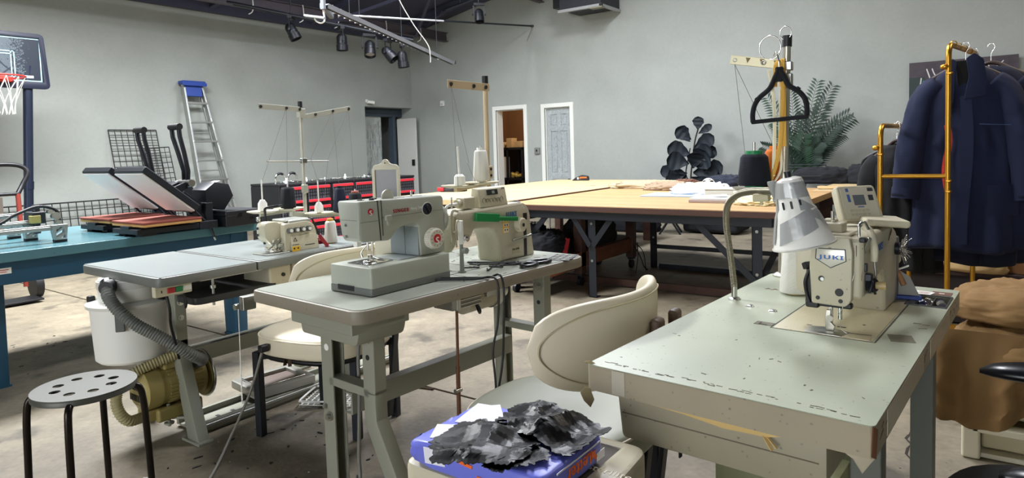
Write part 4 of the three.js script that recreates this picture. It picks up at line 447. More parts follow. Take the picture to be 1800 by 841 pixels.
{ // domestic sewing machine, local x = 0 is the front face, -z runs along the bed
  const p = S(.178, .7505, -.153); const o = thing('sewing_machine', 'grey domestic sewing machine with round dial and red lettering on middle table', 'sewing machine', p, -.03); o.scale.z = 1.1; const mG = M(0xa9ada0, .38, 0, { bumpMap: grain, bumpScale: .0002 }), mGd = M(0x6a6d68, .42), mIn = M(0x8d9696, .4);
  part(o, 'base_box', [plate([[-.215, 0], [0, 0], [.0, -.34], [-.215, -.34]], .024, .094, .01, .004)], mG); part(o, 'base_band', plate([[-.216, .001], [.001, .001], [.001, -.341], [-.216, -.341]], .002, .026, .01, .002), mGd, 'darker grey lower band'); part(o, 'grip_recess', box(.085, .018, .004, -.13, .02, .001, .0015), mBlack, 'dark hand grip slot');
  part(o, 'needle_plate', [plate([[-.165, -.03], [-.06, -.03], [-.06, -.14], [-.165, -.14]], .0945, .0965, .008, .0008)], mChrome); parts(o, 'plate_slot', [box(.05, .0006, .004, -.11, .0968, -.07, 0), box(.06, .0006, .003, -.11, .0968, -.085, 0), box(.004, .0006, .05, -.135, .0968, -.08, 0), box(.03, .0006, .003, -.09, .0968, -.11, 0), box(.04, .0006, .003, -.1, .0968, -.12, 0), box(.02, .0006, .003, -.125, .0968, -.055, 0)], mBlack); part(o, 'bed_cover', box(.12, .002, .08, -.1, .095, -.19, .001), mIn);
  const hp = rpoly([[-.03, .205], [.0, .312], [-.352, .306], [-.352, .095], [-.236, .095], [-.228, .212], [-.15, .213], [-.11, .168], [-.025, .172]], [.01, .012, .02, .004, .004, .02, .012, .012, .016]); const sideZ = rpoly([[.012, .2], [.008, .312], [-.352, .306], [-.352, .095], [-.238, .095], [-.232, .214], [-.15, .214], [-.108, .17], [.004, .178]], [.012, .012, .02, .003, .003, .02, .03, .012, .014]);
  // outline given in (z, y); pushed along x
  const m4 = new THREE.Matrix4().makeRotationY(Math.PI / 2); const body = ex(sideZ, .115, .007, { seg: 4, crease: .7 }); // x = z, y = y, z = depth
  body.applyMatrix4(new THREE.Matrix4().set(0, 0, 1, -.15, 0, 1, 0, 0, 1, 0, 0, 0, 0, 0, 0, 1)); const ix = body.attributes.position; for (let i = 0; i < ix.count; i += 3) for (const a of ['position', 'normal']) { const A = body.attributes[a]; const t1 = [A.getX(i + 1), A.getY(i + 1), A.getZ(i + 1)]; A.setXYZ(i + 1, A.getX(i + 2), A.getY(i + 2), A.getZ(i + 2)); A.setXYZ(i + 2, ...t1); }
  { const A = body.attributes.position; for (let i = 0; i < A.count; i++) if (A.getZ(i) > -.12 && A.getX(i) < -.09) A.setX(i, A.getX(i) + (.312 - A.getY(i)) * .2); } part(o, 'head', body, mG); const fx = -.0345;
  part(o, 'pillar', box(.06, .2, .112, -.165, .195, -.294, .008), mG); part(o, 'inner_panel', box(.145, .112, .003, -.114, .153, -.2335, .0005), mIn); part(o, 'inner_seam', box(.0015, .108, .001, -.11, .153, -.2315, 0), mGd);
  parts(o, 'groove', [box(.0015, .135, .003, fx, .243, -.066, 0, [.06, 0, 0]), box(.0015, .12, .002, fx, .25, -.078, 0, [.03, 0, 0])], mBlack); parts(o, 'panel_line', [box(.001, .0012, .07, fx, .243, -.028, 0), box(.001, .0012, .27, fx, .252, -.215, 0), box(.09, .0012, .001, -.09, .25, .0125, 0)], mGd); part(o, 'tension_lever', [box(.012, .018, .024, fx + .004, .248, -.1, .003), box(.008, .03, .012, fx + .003, .238, -.1, .003), box(.002, .016, .01, fx, .274, -.1, .001)], mG);
  part(o, 'lettering', xf(text('SINGER', .0125, .0008, font, 1.12), [fx, .268, -.158], [0, Math.PI / 2, 0]), M(0x9c2430, .5), 'red lettering'); part(o, 'lettering', xf(text('| Heavy Duty', .0095, .0008, fontR, .85), [fx, .269, -.222], [0, Math.PI / 2, 0]), mWhite, 'white lettering');
  const lg = part(o, 'logo', [lathe([[0, .0008], [.0105, .0008], [.0105, 0]], [fx, .276, -.034], [0, 0, -Math.PI / 2], 20)], mRed); lg.geometry.scale(1, 1, 1); part(lg, 'logo_letter', xf(text('S', .016, .0008), [fx + .0012, .2715, -.034], [0, Math.PI / 2, 0]), mWhite);
  const kn = part(o, 'stitch_knob', [lathe([[0, .004], [.02, .003], [.023, 0]], [fx, .262, -.272], [0, 0, -Math.PI / 2], 28)], M(0x1c1f33, .3)); part(kn, 'knob_ring', xf(new THREE.TorusGeometry(.0225, .002, 8, 32), [fx, .262, -.272], [0, Math.PI / 2, 0]), M(0xc9ccc4, .4)); part(kn, 'knob_grip', box(.01, .034, .01, fx + .006, .262, -.272, .004, [.5, 0, 0]), mBlackGloss);
  const wh = part(o, 'pattern_dial', [lathe([[0, .026], [.032, .026], [.0365, .022], [.0375, .002], [.0375, 0]], [fx, .153, -.29], [0, 0, -Math.PI / 2], 40)], M(0xd6d3c4, .45)); parts(wh, 'ridge', Array.from({ length: 32 }, (_, i) => { const a = i / 32 * 6.283; return box(.018, .002, .002, fx + .011, .153 + Math.cos(a) * .0378, -.29 + Math.sin(a) * .0378, 0, [a, 0, 0]); }), M(0xc9c6b6, .5)); parts(wh, 'dial_mark', Array.from({ length: 12 }, (_, i) => { const a = i / 12 * 6.283; return box(.001, .006, .0016, fx + .0262, .153 + Math.cos(a) * .026, -.29 + Math.sin(a) * .026, 0, [a, 0, 0]); }), mGd); part(wh, 'dial_centre', lathe([[0, .0012], [.0165, .0012], [.0165, 0]], [fx + .026, .153, -.29], [0, 0, -Math.PI / 2], 28), mRed); part(wh, 'dial_letter', xf(text('S', .025, .0008), [fx + .0272, .146, -.29], [0, Math.PI / 2, 0]), mWhite);
  parts(o, 'screw', [[-.1, .233, .0115], [-.1, .196, .0095]].map(p => rod(p, [p[0], p[1], p[2] + .003], .005, 12)), mSteel);
  parts(o, 'needle_bar', [rod([-.11, .18, -.075], [-.11, .135, -.075], .004, 10), rod([-.095, .18, -.082], [-.095, .12, -.082], .004, 10)], mChrome); part(o, 'presser_foot', [box(.024, .004, .03, -.1, .101, -.07, .001), box(.012, .02, .012, -.1, .112, -.075, .002), rod([-.11, .135, -.075], [-.11, .1, -.075], .001, 6), pipe([[-.09, .115, -.08], [-.07, .107, -.09], [-.065, .104, -.1]], .002), pipe([[-.115, .15, -.07], [-.125, .13, -.06], [-.12, .112, -.06]], .003)], mChrome); part(o, 'needle_lamp', box(.02, .03, .02, -.13, .165, -.05, .004), mWhite);
  part(o, 'thread_guide', [lathe([[0, .006], [.011, .004], [.012, 0]], [-.09, .31, -.04]), lathe([[0, .006], [.011, .004], [.012, 0]], [-.09, .311, -.09]), lathe([[0, .01], [.008, .008], [.01, 0]], [-.06, .31, -.06])], mChrome); part(o, 'bobbin_winder', [xf(new THREE.CylinderGeometry(.024, .024, .006, 28), [-.08, .317, -.14], [0, 0, Math.PI / 2])], M(0xc9c8bb, .4)); part(o, 'spool_pin', rod([-.1, .305, -.26], [-.1, .327, -.26], .004, 10), mChrome); part(o, 'top_dial', [lathe([[0, .004], [.017, .003], [.018, 0]], [-.08, .308, -.19]), lathe([[0, .003], [.014, .002], [.015, 0]], [-.09, .307, -.28])], M(0xbdbfb4, .4)); part(o, 'top_label', box(.03, .0008, .05, -.05, .3106, -.05, 0), mWhite);
  parts(o, 'hand_wheel', [lathe([[.0, .0], [.052, 0], [.056, .006], [.056, .02], [.05, .026], [0, .026]], [-.09, .215, -.352], [-Math.PI / 2, 0, 0], 36)], mG);
  const mi = thing('hand_mirror', 'cream framed grey mirror board with arched ornamental top behind the domestic sewing machine', 'mirror', S(-.05, .7505, -.42), .55); // stands upright on the table
  const out = new THREE.Shape(); out.moveTo(-.052, 0); out.lineTo(-.052, .4); out.quadraticCurveTo(-.05, .425, -.03, .425); out.quadraticCurveTo(-.014, .427, -.012, .437); out.quadraticCurveTo(0, .452, .012, .437); out.quadraticCurveTo(.014, .427, .03, .425); out.quadraticCurveTo(.05, .425, .052, .4); out.lineTo(.052, 0); out.closePath(); part(mi, 'frame', ex(out, .016, .003, { holes: [rpoly2([[-.04, .2], [.04, .2], [.04, .405], [-.04, .405]]), circ(0, .43, .006)] }), M(0xcfc9b2, .5)); part(mi, 'glass', box(.084, .21, .006, 0, .302, .006, .001), M(0x6d6e70, .3), 'dull grey pane'); part(mi, 'stand', box(.16, .012, .06, 0, .006, 0, .004), M(0xcfc9b2, .5));
}
function rpoly2(p) { return new THREE.Path(p.map(q => new THREE.Vector2(q[0], q[1]))); }
{ // first lockstitch machine, on the far half of the middle table
  const o = thing('lockstitch_machine', 'cream lockstitch sewing machine with green clip and tilted control panel on middle table', 'sewing machine', S(.04, .7505, -.635), S.a); o.scale.z = .9;
  lockBody(o); const x = .066;
  part(o, 'pillar_panel', box(.004, .1, .15, x - .001, .06, -.345, .001), mCreamPaint); part(o, 'cover_gap', [box(.003, .12, .022, x - .001, .065, -.452, .001), box(.003, .03, .03, x - .001, .175, -.455, .001)], mBlack); part(o, 'name_plate', box(.002, .032, .055, x + .002, .04, -.375, .0005), M(0xb3ab8e, .4)); part(o, 'lettering', xf(text('DDL-8700', .008, .0006), [x + .003, .043, -.375], [0, Math.PI / 2, 0]), mBlack); part(o, 'warning_sticker', [box(.0015, .065, .042, x + .0005, .15, -.31, .0005)], M(0xe8b338, .5)); parts(o, 'sticker_print', [.172, .152, .132].map((y, i) => box(.001, .014, .034, x + .0015, y, -.31, 0)).concat([box(.001, .004, .036, x + .0015, .122, -.31, 0)]), M(0xf0ead6, .6)); parts(o, 'sticker_mark', Array.from({ length: 6 }, (_, i) => box(.001, .008, .006, x + .0022, .171 - (i >> 1) * .02, -.302 - (i % 2) * .016, 0)), mBlack);
  const w = part(o, 'stitch_dial', [lathe([[0, .03], [.026, .03], [.03, .026], [.03, 0]], [x, .145, -.40], [0, 0, -Math.PI / 2], 30)], mBeigePlastic); parts(w, 'ridge', Array.from({ length: 24 }, (_, i) => { const a = i / 24 * 6.283; return box(.02, .003, .002, x + .013, .145 + Math.cos(a) * .03, -.40 + Math.sin(a) * .03, 0, [a, 0, 0]); }), mBeigePlastic); part(w, 'dial_centre', rod([x + .03, .145, -.4], [x + .032, .145, -.4], .008, 14), mBlack); part(o, 'reverse_lever', bar([x + .02, .085, -.33], [x + .02, .095, -.47], .012, .01), mSteel);
  part(o, 'belt_cover', [ex(rpoly([[-.46, .235], [-.42, .235], [-.42, .2], [-.46, .02], [-.46, .0], [-.53, .0], [-.51, .1], [-.5, .2]], [.03, .01, .03, .01, .003, .01, .05, .03]), .06, .006, { at: [.0, 0, 0], rot: [0, -Math.PI / 2, 0] }).applyMatrix4(new THREE.Matrix4().set(1, 0, 0, .06, 0, 1, 0, 0, 0, 0, 1, 0, 0, 0, 0, 1))], mCreamPaint);
  part(o, 'hand_wheel', [xf(new THREE.TorusGeometry(.055, .014, 10, 30), [-.02, .17, -.5], [0, 0, 0]), rod([-.02, .17, -.47], [-.02, .17, -.51], .042, 24)], mBlack);
  const pn = part(o, 'control_panel', [ex(rpoly([[.0, 0], [.06, 0], [.045, .075], [.012, .08]], .006), .19, .004, { at: [-.0, .235, -.34], rot: [0, 0, 0] })], mBeigePlastic); part(pn, 'display', box(.002, .022, .075, .052, .294, -.24, .0005, [0, 0, .2]), M(0x2f3530, .25)); part(pn, 'digits', box(.001, .012, .018, .0535, .294, -.245, 0, [0, 0, .2]), M(0x8f978a, .3)); parts(pn, 'button', Array.from({ length: 6 }, (_, i) => rod([.0555, .262, -.175 - i * .024], [.0585, .2625, -.175 - i * .024], i === 0 || i === 5 ? .011 : .0075, 16)), mBeigePlastic); parts(pn, 'button_ring', Array.from({ length: 6 }, (_, i) => xf(new THREE.TorusGeometry(i === 0 || i === 5 ? .0105 : .007, .001, 5, 18), [.0587, .2625, -.175 - i * .024], [0, Math.PI / 2, 0])), M(0x4b4a44, .5)); part(pn, 'lettering', [xf(text('JUKI', .008, .0006), [.0512, .305, -.315], [0, Math.PI / 2, 0])], mBlack); part(pn, 'bracket', box(.05, .008, .16, .03, .236, -.24, .002), mBlackSteel);
  part(o, 'solenoid_box', [box(.05, .045, .07, .03, .26, -.09, .005), rod([.03, .26, -.05], [.03, .26, -.03], .016, 16)], mBeigePlastic); part(o, 'tube', pipe([[.035, .26, -.03], [.05, .255, .05], [.055, .22, .06], [.05, .17, .055]], .006), mWhite);
  part(o, 'face_plate', [ex(rpoly([[-.05, .22], [.05, .22], [.045, .1], [.02, .07], [-.04, .07]], .01), .02, .003, { at: [.0, 0, -.002] })], mCreamPaint); parts(o, 'take_up_guard', [pipe([[.072, .235, .01], [.075, .24, .04], [.074, .21, .05], [.072, .12, .045]], .005), pipe([[.07, .19, .0], [.085, .2, .03], [.085, .15, .04], [.078, .1, .03]], .004), pipe([[.07, .16, .02], [.08, .15, .05], [.08, .11, .05]], .0035)], mCreamPaint); parts(o, 'tension_post', [rod([.066, .13, -.02], [.1, .13, -.02], .006, 12), rod([.075, .13, -.02], [.082, .13, -.02], .014, 18), rod([.088, .13, -.02], [.094, .13, -.02], .014, 18)], mChrome); part(o, 'thread_pin', rod([.05, .245, .02], [.05, .29, .02], .0035, 8), mWhite); part(o, 'needle_bar', rod([.0, .075, .02], [.0, .02, .02], .005, 10), mChrome); part(o, 'presser_foot', [box(.02, .006, .035, 0, .008, .02, .002), rod([.0, .01, .01], [.0, .08, .01], .005)], mChrome); part(o, 'knee_lifter_post', [rod([.085, .0, .01], [.085, .11, .01], .01, 14, .007), rod([.085, 0, .01], [.085, .006, .01], .017, 16), rod([.09, .085, .005], [.11, .085, .005], .012, 14)], M(0x8a9088, .4), 'grey post with a white roller'); part(o, 'cap', rod([.085, .11, .01], [.085, .2, .012], .011, 14), mWhite);
  part(o, 'side_lettering', xf(text('JUKI', .022, .0008, font, 1.3), [x + .0005, .19, -.35], [0, Math.PI / 2, 0]), M(0x3a6ea8, .5), 'blue side lettering');
  const gp = thing('green_clip', 'green plastic handled clip lying along the front of the far sewing machine', 'clip', S(.12, .7505, -.665), S.a); part(gp, 'body', [bar([0, .205, -.05], [0, .188, -.19], .016, .034, .004), bar([0, .186, -.18], [0, .172, -.31], .012, .018, .003)], mGreen); part(gp, 'ridge', bar([.008, .19, -.18], [.008, .176, -.29], .006, .006, .001), mGreen);
  const sh = thing('scissors', 'black handled scissors on the table edge before the cream lockstitch machine', 'scissors', S(.17, .7505, -.88), S.a); part(sh, 'handle', [xf(new THREE.TorusGeometry(.03, .007, 8, 26), [.09, .008, -.05], [Math.PI / 2, 0, .3], [1, 1.8, 1]), xf(new THREE.TorusGeometry(.027, .007, 8, 26), [.1, .009, .02], [Math.PI / 2, 0, -.2], [1, 1.7, 1])], mBlackGloss); part(sh, 'blade', [bar([.05, .006, -.02], [-.16, .005, .1], .02, .004), bar([.05, .007, .0], [-.15, .01, .115], .018, .004)], mBlackSteel); part(sh, 'pivot', rod([.02, .0, .0], [.02, .013, .0], .008, 14), mSteel);
  const ss = thing('sticker_sheet', 'black and white printed sticker strip at the far right corner of middle table', 'sticker sheet', S(.26, .7512, -1.1), S.a + .3); for (let i = 0; i < 4; i++) { const c = part(ss, 'sticker', box(.1, .0012, .034, 0, .0006, -.06 + i * .04, 0), mBlack); parts(c, 'print', Array.from({ length: 6 }, (_, k) => box(.016, .0006, .008, -.03 + (k % 3) * .028, .0015, -.067 + i * .04 + (k > 2 ? .015 : 0), 0)), M(0xb7b3a4, .6)); }
  const rr = rng(31); solo('cord_scraps', 'tangle of dark cable and thread scraps by the foot of the far machine', 'scraps', S(.13, .7505, -.84), Array.from({ length: 9 }, () => { const a = [(rr() - .5) * .1, .004, (rr() - .5) * .25]; return pipe([a, [a[0] + rr() * .05, .006, a[2] + (rr() - .5) * .1], [a[0] + (rr() - .5) * .08, .004, a[2] + (rr() - .5) * .2]], .003); }), mCableBlk, { kind: 'stuff', turn: S.a });
  const s2 = thing('thread_stand', 'beige single-arm thread stand behind the cream lockstitch machine at the open doorway', 'thread stand', [-1.95, .7505, -2.5], 0, { world: true }); const X = -1.95, Z = -2.5; const mS2 = M(0xcdb894, .45); part(s2, 'pole', rod([X, .7505, Z], [X, 1.53, Z], .0115, 16), mS2); part(s2, 'pole_cap', rod([X, 1.53, Z], [X, 1.57, Z], .015, 18), mBlack); part(s2, 'clamp', lathe([[0, 0], [.035, 0], [.034, .01], [.018, .03], [0, .03]], [X, .7505, Z]), mS2); part(s2, 'guide_arm', box(.004, .036, .3, X + .016, 1.515, Z + .14, .001), mS2); parts(s2, 'guide_eye', [.27, .11, .02].map(d => xf(new THREE.TorusGeometry(.007, .0035, 6, 16), [X + .02, 1.515, Z + d], [0, Math.PI / 2, 0])), mBlack); part(s2, 'joint', [box(.03, .06, .03, X + .004, 1.11, Z, .003)], mS2); parts(s2, 'bolt', [bolt([X + .018, 1.125, Z], [1, 0, 0], .005, .004), bolt([X + .018, 1.095, Z], [1, 0, 0], .005, .004)], mBlack);
  const d1 = [X + .03, 1.058, Z + .09], d2 = [X + .02, 1.052, Z + .235]; part(s2, 'tray_arm', [bar([X, 1.06, Z], [X + .03, 1.045, Z + .28], .016, .02)], mS2); part(s2, 'tray_disc', trayDisc(d1, .085), mCreamPaint); part(s2, 'tray_disc', trayDisc(d2, .085), mCreamPaint); part(s2, 'cone_holder', lathe([[0, 0], [.026, 0], [.024, .04], [.014, .05], [.006, .05]], [d2[0], d2[1] + .01, d2[2]]), mWhite); part(s2, 'spool_pin', rod([d2[0], d2[1], d2[2]], [d2[0], d2[1] + .185, d2[2] + .006], .0045, 8), mWhite); part(s2, 'spool_pin', rod([d1[0], d1[1], d1[2]], [d1[0], d1[1] + .18, d1[2]], .004, 8), mSteel); part(s2, 'threads', [rod([X + .02, 1.505, Z + .27], [X + .04, 1.16, Z + .19], .0009, 4), rod([X + .02, 1.505, Z + .27], [X + .03, 1.06, Z + .26], .0009, 4), rod([X + .04, 1.16, Z + .2], [X + .05, 1.07, Z + .16], .0009, 4)], M(0x7a7a72, .8));
  cone('tall white thread cone on the beige single-arm stand', [d1[0], d1[1] + .012, d1[2]], mThreadW, .148, .04, .03, { core: mWhite });
}
function lockBody(o, W = .13) {
  const s = rpoly([[.0, .232], [-.44, .24], [-.475, .2], [-.47, .04], [-.462, 0], [-.27, 0], [-.255, .1], [-.22, .15], [-.1, .155], [-.08, .12], [.0, .12]], [.03, .04, .04, .01, .004, .004, .05, .06, .02, .02, .005]);
  const g = ex(s, W, .014, { seg: 4, crease: .7 }); g.applyMatrix4(new THREE.Matrix4().set(0, 0, 1, -W / 2, 0, 1, 0, 0, 1, 0, 0, 0, 0, 0, 0, 1)); flipW(g); part(o, 'arm_body', g, mCreamPaint);
}
function flipW(g) { for (const a of ['position', 'normal', 'uv']) { const A = g.attributes[a]; if (!A) continue; const n = A.itemSize; for (let i = 0; i < A.count; i += 3) for (let k = 0; k < n; k++) { const t = A.array[(i + 1) * n + k]; A.array[(i + 1) * n + k] = A.array[(i + 2) * n + k]; A.array[(i + 2) * n + k] = t; } } return g; }

/* ---------- seats ---------- */
function operatorChair(label, legs, seatMat = mCream) { // seat centre is the origin, the back stands on the +x side
  const o = thing('operator_chair', label, 'chair');
  const rs = (a, k) => { const c = Math.cos(a), s = Math.sin(a), q = Math.pow(Math.pow(Math.abs(c), 3) + Math.pow(Math.abs(s), 3), -1 / 3); return [c * q * k * .262, s * q * k * .235]; };
  part(o, 'seat', loft(56, 12, (u, v) => { const k = [[.2, .472], [.6, .476], [.86, .473], [.955, .466], [.985, .458], [1, .448], [1, .425], [.995, .4], [.985, .388], [.96, .382], [.8, .378], [.4, .376], [.1, .376]][Math.round(v * 12)]; const [x, z] = rs(u * 6.28318, k[0]); return [x, k[1], z]; }), seatMat);
  part(o, 'seat_piping', pipe(Array.from({ length: 48 }, (_, i) => { const [x, z] = rs(i / 48 * 6.28318, .993); return [x, .455, z]; }), .0045, { closed: true, n: 120, m: 6 }), mCream); part(o, 'seat_board', loft(40, 2, (u, v) => { const [x, z] = rs(u * 6.28318, .93); return [x, .36 + v * .02, z]; }), mBlack);
  const bk = (u, v, off) => { const s = u * 2 - 1; const hw = .33, e = Math.pow(Math.abs(s), 2.4); const half = .115 * Math.pow(Math.max(0, 1 - Math.pow(Math.abs(s), 4.2)), .42) + .004; const y = .715 + .012 * s * s + (v * 2 - 1) * half; const x = .245 - .15 * s * s + off + .05 * (y - .7); return [x, y, s * hw * (1 - .06 * e)]; };
  const pad = loft(36, 40, (u, v) => { const a = u * 6.28318, c = Math.cos(a), s = Math.sin(a); const q = Math.sign(c) * Math.pow(Math.abs(c), .55); const p = bk(v, (q + 1) / 2, 0); const th = .019 * Math.pow(Math.max(.02, 1 - Math.pow(Math.abs(v * 2 - 1), 8)), .4); const nx = 1, nz = .91 * (v * 2 - 1); const L = Math.hypot(nx, nz); const t = Math.sign(s) * Math.pow(Math.abs(s), .6) * th; return [p[0] + nx / L * t, p[1], p[2] + nz / L * t]; }); part(o, 'backrest', pad, mCream);
  const seam = []; for (let i = 0; i <= 72; i++) { const a = i / 72 * 6.28318; const c = Math.cos(a), s = Math.sin(a); const v = .5 + .47 * Math.sign(c) * Math.pow(Math.abs(c), .6); const p = bk(v, .5 + .43 * Math.sign(s) * Math.pow(Math.abs(s), .7), 0); const nz = .91 * (v * 2 - 1), L = Math.hypot(1, nz); seam.push([p[0] + .018 / L, p[1], p[2] + .018 * nz / L]); } part(o, 'backrest_seam', pipe(seam, .0022, { n: 160, m: 5 }), M(0xc4b692, .6));
  for (const z of [-.17, -.05]) { part(o, 'back_support', [bar([.275, .70, z], [.262, .5, z], .04, .014, .004, [1, 0, 0]), bar([.262, .5, z], [.2, .02, z], .038, .014, .003, [1, 0, 0]), bar([.2, .365, z], [.0, .362, z], .035, .012, .003)], mBlackSteel); part(o, 'clamp', [box(.03, .1, .05, .28, .70, z, .012), rod([.294, .71, z], [.3, .71, z], .012, 14)], M(0x5e4c3e, .5), 'brown clamp on the back'); }
  for (const [x, z] of legs) part(o, 'leg', [box(.034, .375, .034, x, .1875, z, .004)], mBlackSteel); part(o, 'leg_rail', [bar([legs[0][0], .355, legs[0][1]], [legs[2][0], .355, legs[2][1]], .03, .03), bar([legs[1][0], .355, legs[1][1]], [legs[3][0], .355, legs[3][1]], .03, .03)], mBlackSteel); return o;
}
const ch1 = operatorChair('cream padded chair with frayed seat underside between the left and middle sewing tables', [[-.235, .17], [.19, .05], [.2, -.22], [-.2, -.2]]); ch1.position.set(-2.36, 0, -1.825); ch1.rotation.y = .2;
{ const r = rng(14); const f = part(ch1, 'frayed_lining', Array.from({ length: 26 }, () => { const a = r() * 6.28, k = .2; return bar([Math.cos(a) * .24, .385, Math.sin(a) * .22], [Math.cos(a) * .23 + (r() - .5) * .05, .345 + r() * .025, Math.sin(a) * .21 + (r() - .5) * .05], .008 + r() * .01, .002, 0); }), M(0x4a3a2c, .9)); f.userData.kind = 'stuff'; }
const ch2 = operatorChair('cream curved-back chair with greyish round seat between the middle and right sewing tables', [[-.2, .2], [.2, .2], [.2, -.2], [-.2, -.2]], M(0x9a9c8a, .42, 0, { bumpMap: leather, bumpScale: .0005 })); ch2.position.set(-1.0, 0, -1.60); 
{ // steel stool in the left corner
  const o = thing('stool', 'round steel stool with eight holes in its seat and dark bent tube legs, front left', 'stool', [-2.5, 0, -.92], .1); const R = .157;
  const sh = new THREE.Shape(ring2(0, 0, R, 64)); const hs = Array.from({ length: 8 }, (_, i) => circ(Math.cos(i * .7854 + .2) * .088, Math.sin(i * .7854 + .2) * .088, .017)); sh.holes.push(...hs); part(o, 'seat', [plate(sh, .45, .455, 0, 0), lathe([[R - .014, .455], [R - .004, .454], [R, .448], [R, .434], [R - .004, .434], [R - .006, .448], [R - .014, .45]], [0, 0, 0], [0, 0, 0], 64)], M(0x5a5a55, .45, .3, { map: TXL }));
  for (let i = 0; i < 4; i++) { const a = .62 + .2 + i * 1.5708, c = Math.cos(a), s = -Math.sin(a); part(o, 'leg', poly([[c * .08, .438, s * .08], [c * .168, .438, s * .168], [c * .178, .36, s * .178], [c * .188, 0, s * .188]], .0115, 12, .035), M(0x2c2622, .28, .75)); part(o, 'rubber_foot', rod([c * .188, 0, s * .188], [c * .187, .025, s * .187], .0145, 14), mBlack); }
  part(o, 'under_ring', xf(new THREE.TorusGeometry(.12, .008, 8, 40), [0, .432, 0], [Math.PI / 2, 0, 0]), mBlackSteel);
}
{ // plastic drawer cart with ream and satin scraps
  const o = thing('drawer_cart', 'beige plastic drawer cart with sunken grey top, front centre under the paper ream', 'drawer cart', [-.715, 0, -1.01], 0); const W = .375, D = .3; const mB = mBeigePlastic;
  part(o, 'top_rim', plate([[-W / 2, -D / 2], [W / 2, -D / 2], [W / 2 + .012, 0], [W / 2, D / 2], [-W / 2, D / 2]], .57, .63, [.03, .04, .3, .04, .03], .01, [[[-W / 2 + .03, -D / 2 + .03], [W / 2 - .05, -D / 2 + .03], [W / 2 - .05, D / 2 - .03], [-W / 2 + .03, D / 2 - .03]]]), mB); part(o, 'top_panel', box(W - .05, .012, D - .05, -.01, .618, 0, .003), M(0x57524a, .5), 'sunken dark grey top panel');
  part(o, 'lettering', xf(text('Sterilite', .016, .0012, fontR, 1.2), [W / 2 - .021, .6295, -.02], [-Math.PI / 2, 0, 0].map((v, i) => i === 0 ? -Math.PI / 2 : i === 2 ? 0 : v)).rotateY(0), M(0xdcd2b2, .4));
  for (const [x, z] of [[-1, -1], [1, -1], [1, 1], [-1, 1]]) part(o, 'post', box(.03, .57, .03, x * (W / 2 - .02), .285, z * (D / 2 - .02), .006), mB); for (const y of [.03, .2, .38]) part(o, 'shelf_rim', box(W - .02, .02, D - .02, 0, y, 0, .004), mB);
  for (let i = 0; i < 3; i++) { const y = .045 + i * .178; const d = part(o, 'drawer', [box(W - .075, .145, D - .06, -.005, y + .078, 0, .01)], M(0xcfcdc4, .25)); part(d, 'handle', box(.02, .02, .1, W / 2 - .03, y + .13, 0, .006), mB); }
}
{
  const o = thing('paper_ream', 'open blue and white wrapped ream of letter paper lying on the beige drawer cart', 'paper ream', [-.72, .63, -.965], 0); const w = .285, d = .214, h = .052; const mBl = M(0x6f77dc, .38, 0, { bumpMap: grain, bumpScale: .0006 }), mWh = M(0xe9e9f2, .4);
  part(o, 'wrapper', loft(64, 22, (u, v) => { // rounded brick, crumpled end on the -x side
    const a = u * 6.28318, c = Math.cos(a), s = Math.sin(a); const q = Math.pow(Math.pow(Math.abs(c), 14) + Math.pow(Math.abs(s), 14), -1 / 14); let x = c * q, z = s * q; const ring = [[.3, 0], [.9, 0], [.97, .002], [.99, .008], [1, .02], [1, .035], [.985, .046], [.96, .05], [.9, .0515], [.6, .052], [.2, .052]]; const f = v * 10, i = Math.min(9, Math.floor(f)); const k = mix(ring[i][0], ring[i + 1][0], f - i), y = mix(ring[i][1], ring[i + 1][1], f - i);
    x *= k; z *= k; const end = sst(-.86, -1.0, x); let X = x * w / 2 - end * .026, Z = z * d / 2 * (1 + .05 * end); const n = fbm(X * 34, Z * 34 + y * 20, 3); return [X + end * .012 * n, y * (1 - .3 * end) + end * (.008 + .012 * n) + (y > .03 ? .0012 * fbm(X * 60, Z * 60, 2) : 0), Z + end * .01 * fbm(Z * 50, y * 70, 2)]; }), mBl);
  parts(o, 'white_band', [box(.05, .0012, .06, -.115, .0522, .05, 0, [0, .5, 0]), box(.05, .0012, .14, -.075, .0523, -.04, 0, [0, .75, 0]), box(.04, .001, .1, -.12, .0521, -.045, 0, [0, .2, 0]), box(.085, .0012, .07, .065, .0524, -.055, 0, [0, .06, 0]), box(.05, .03, .0012, -.095, .03, .1073, 0, [0, 0, .1])], mWh); parts(o, 'white_line', [box(.0012, .003, .15, .1434, .043, -.01, 0), box(.02, .0012, .003, .13, .0526, .0, 0)], mWh); parts(o, 'barcode', Array.from({ length: 9 }, (_, i) => box(.003 + (i % 3) * .0015, .0008, .045, .05 + i * .0058, .0534, -.055, 0, [0, .06, 0])), M(0x3a3c50, .5));
  const sideText = (s, size, z, y, m, f) => part(o, 'lettering', xf(text(s, size, .0008, f, 1), [w / 2 + .0006, y, z], [0, Math.PI / 2, Math.PI]), m); sideText('Letter', .021, -.01, .026, mOrange, font); sideText('mail', .008, -.045, .033, mOrange, fontR); sideText('ədpn', .011, .088, .03, mWh, font); part(o, 'arrow_mark', [xf(ex([[-.011, .0], [.0, -.011], [.0, -.004], [.012, -.004], [.012, .004], [.0, .004], [.0, .011]], .001, 0), [w / 2 + .0006, .026, -.062], [0, Math.PI / 2, -.8])], mOrange); part(o, 'paper_edge', box(.001, .016, .03, w / 2 + .0004, .016, -.088, 0), mWh); part(o, 'red_print', [box(.03, .006, .001, -.02, .035, .1078, 0, [0, 0, -.1]), box(.05, .006, .001, .03, .018, .1078, 0)], mOrange);
}
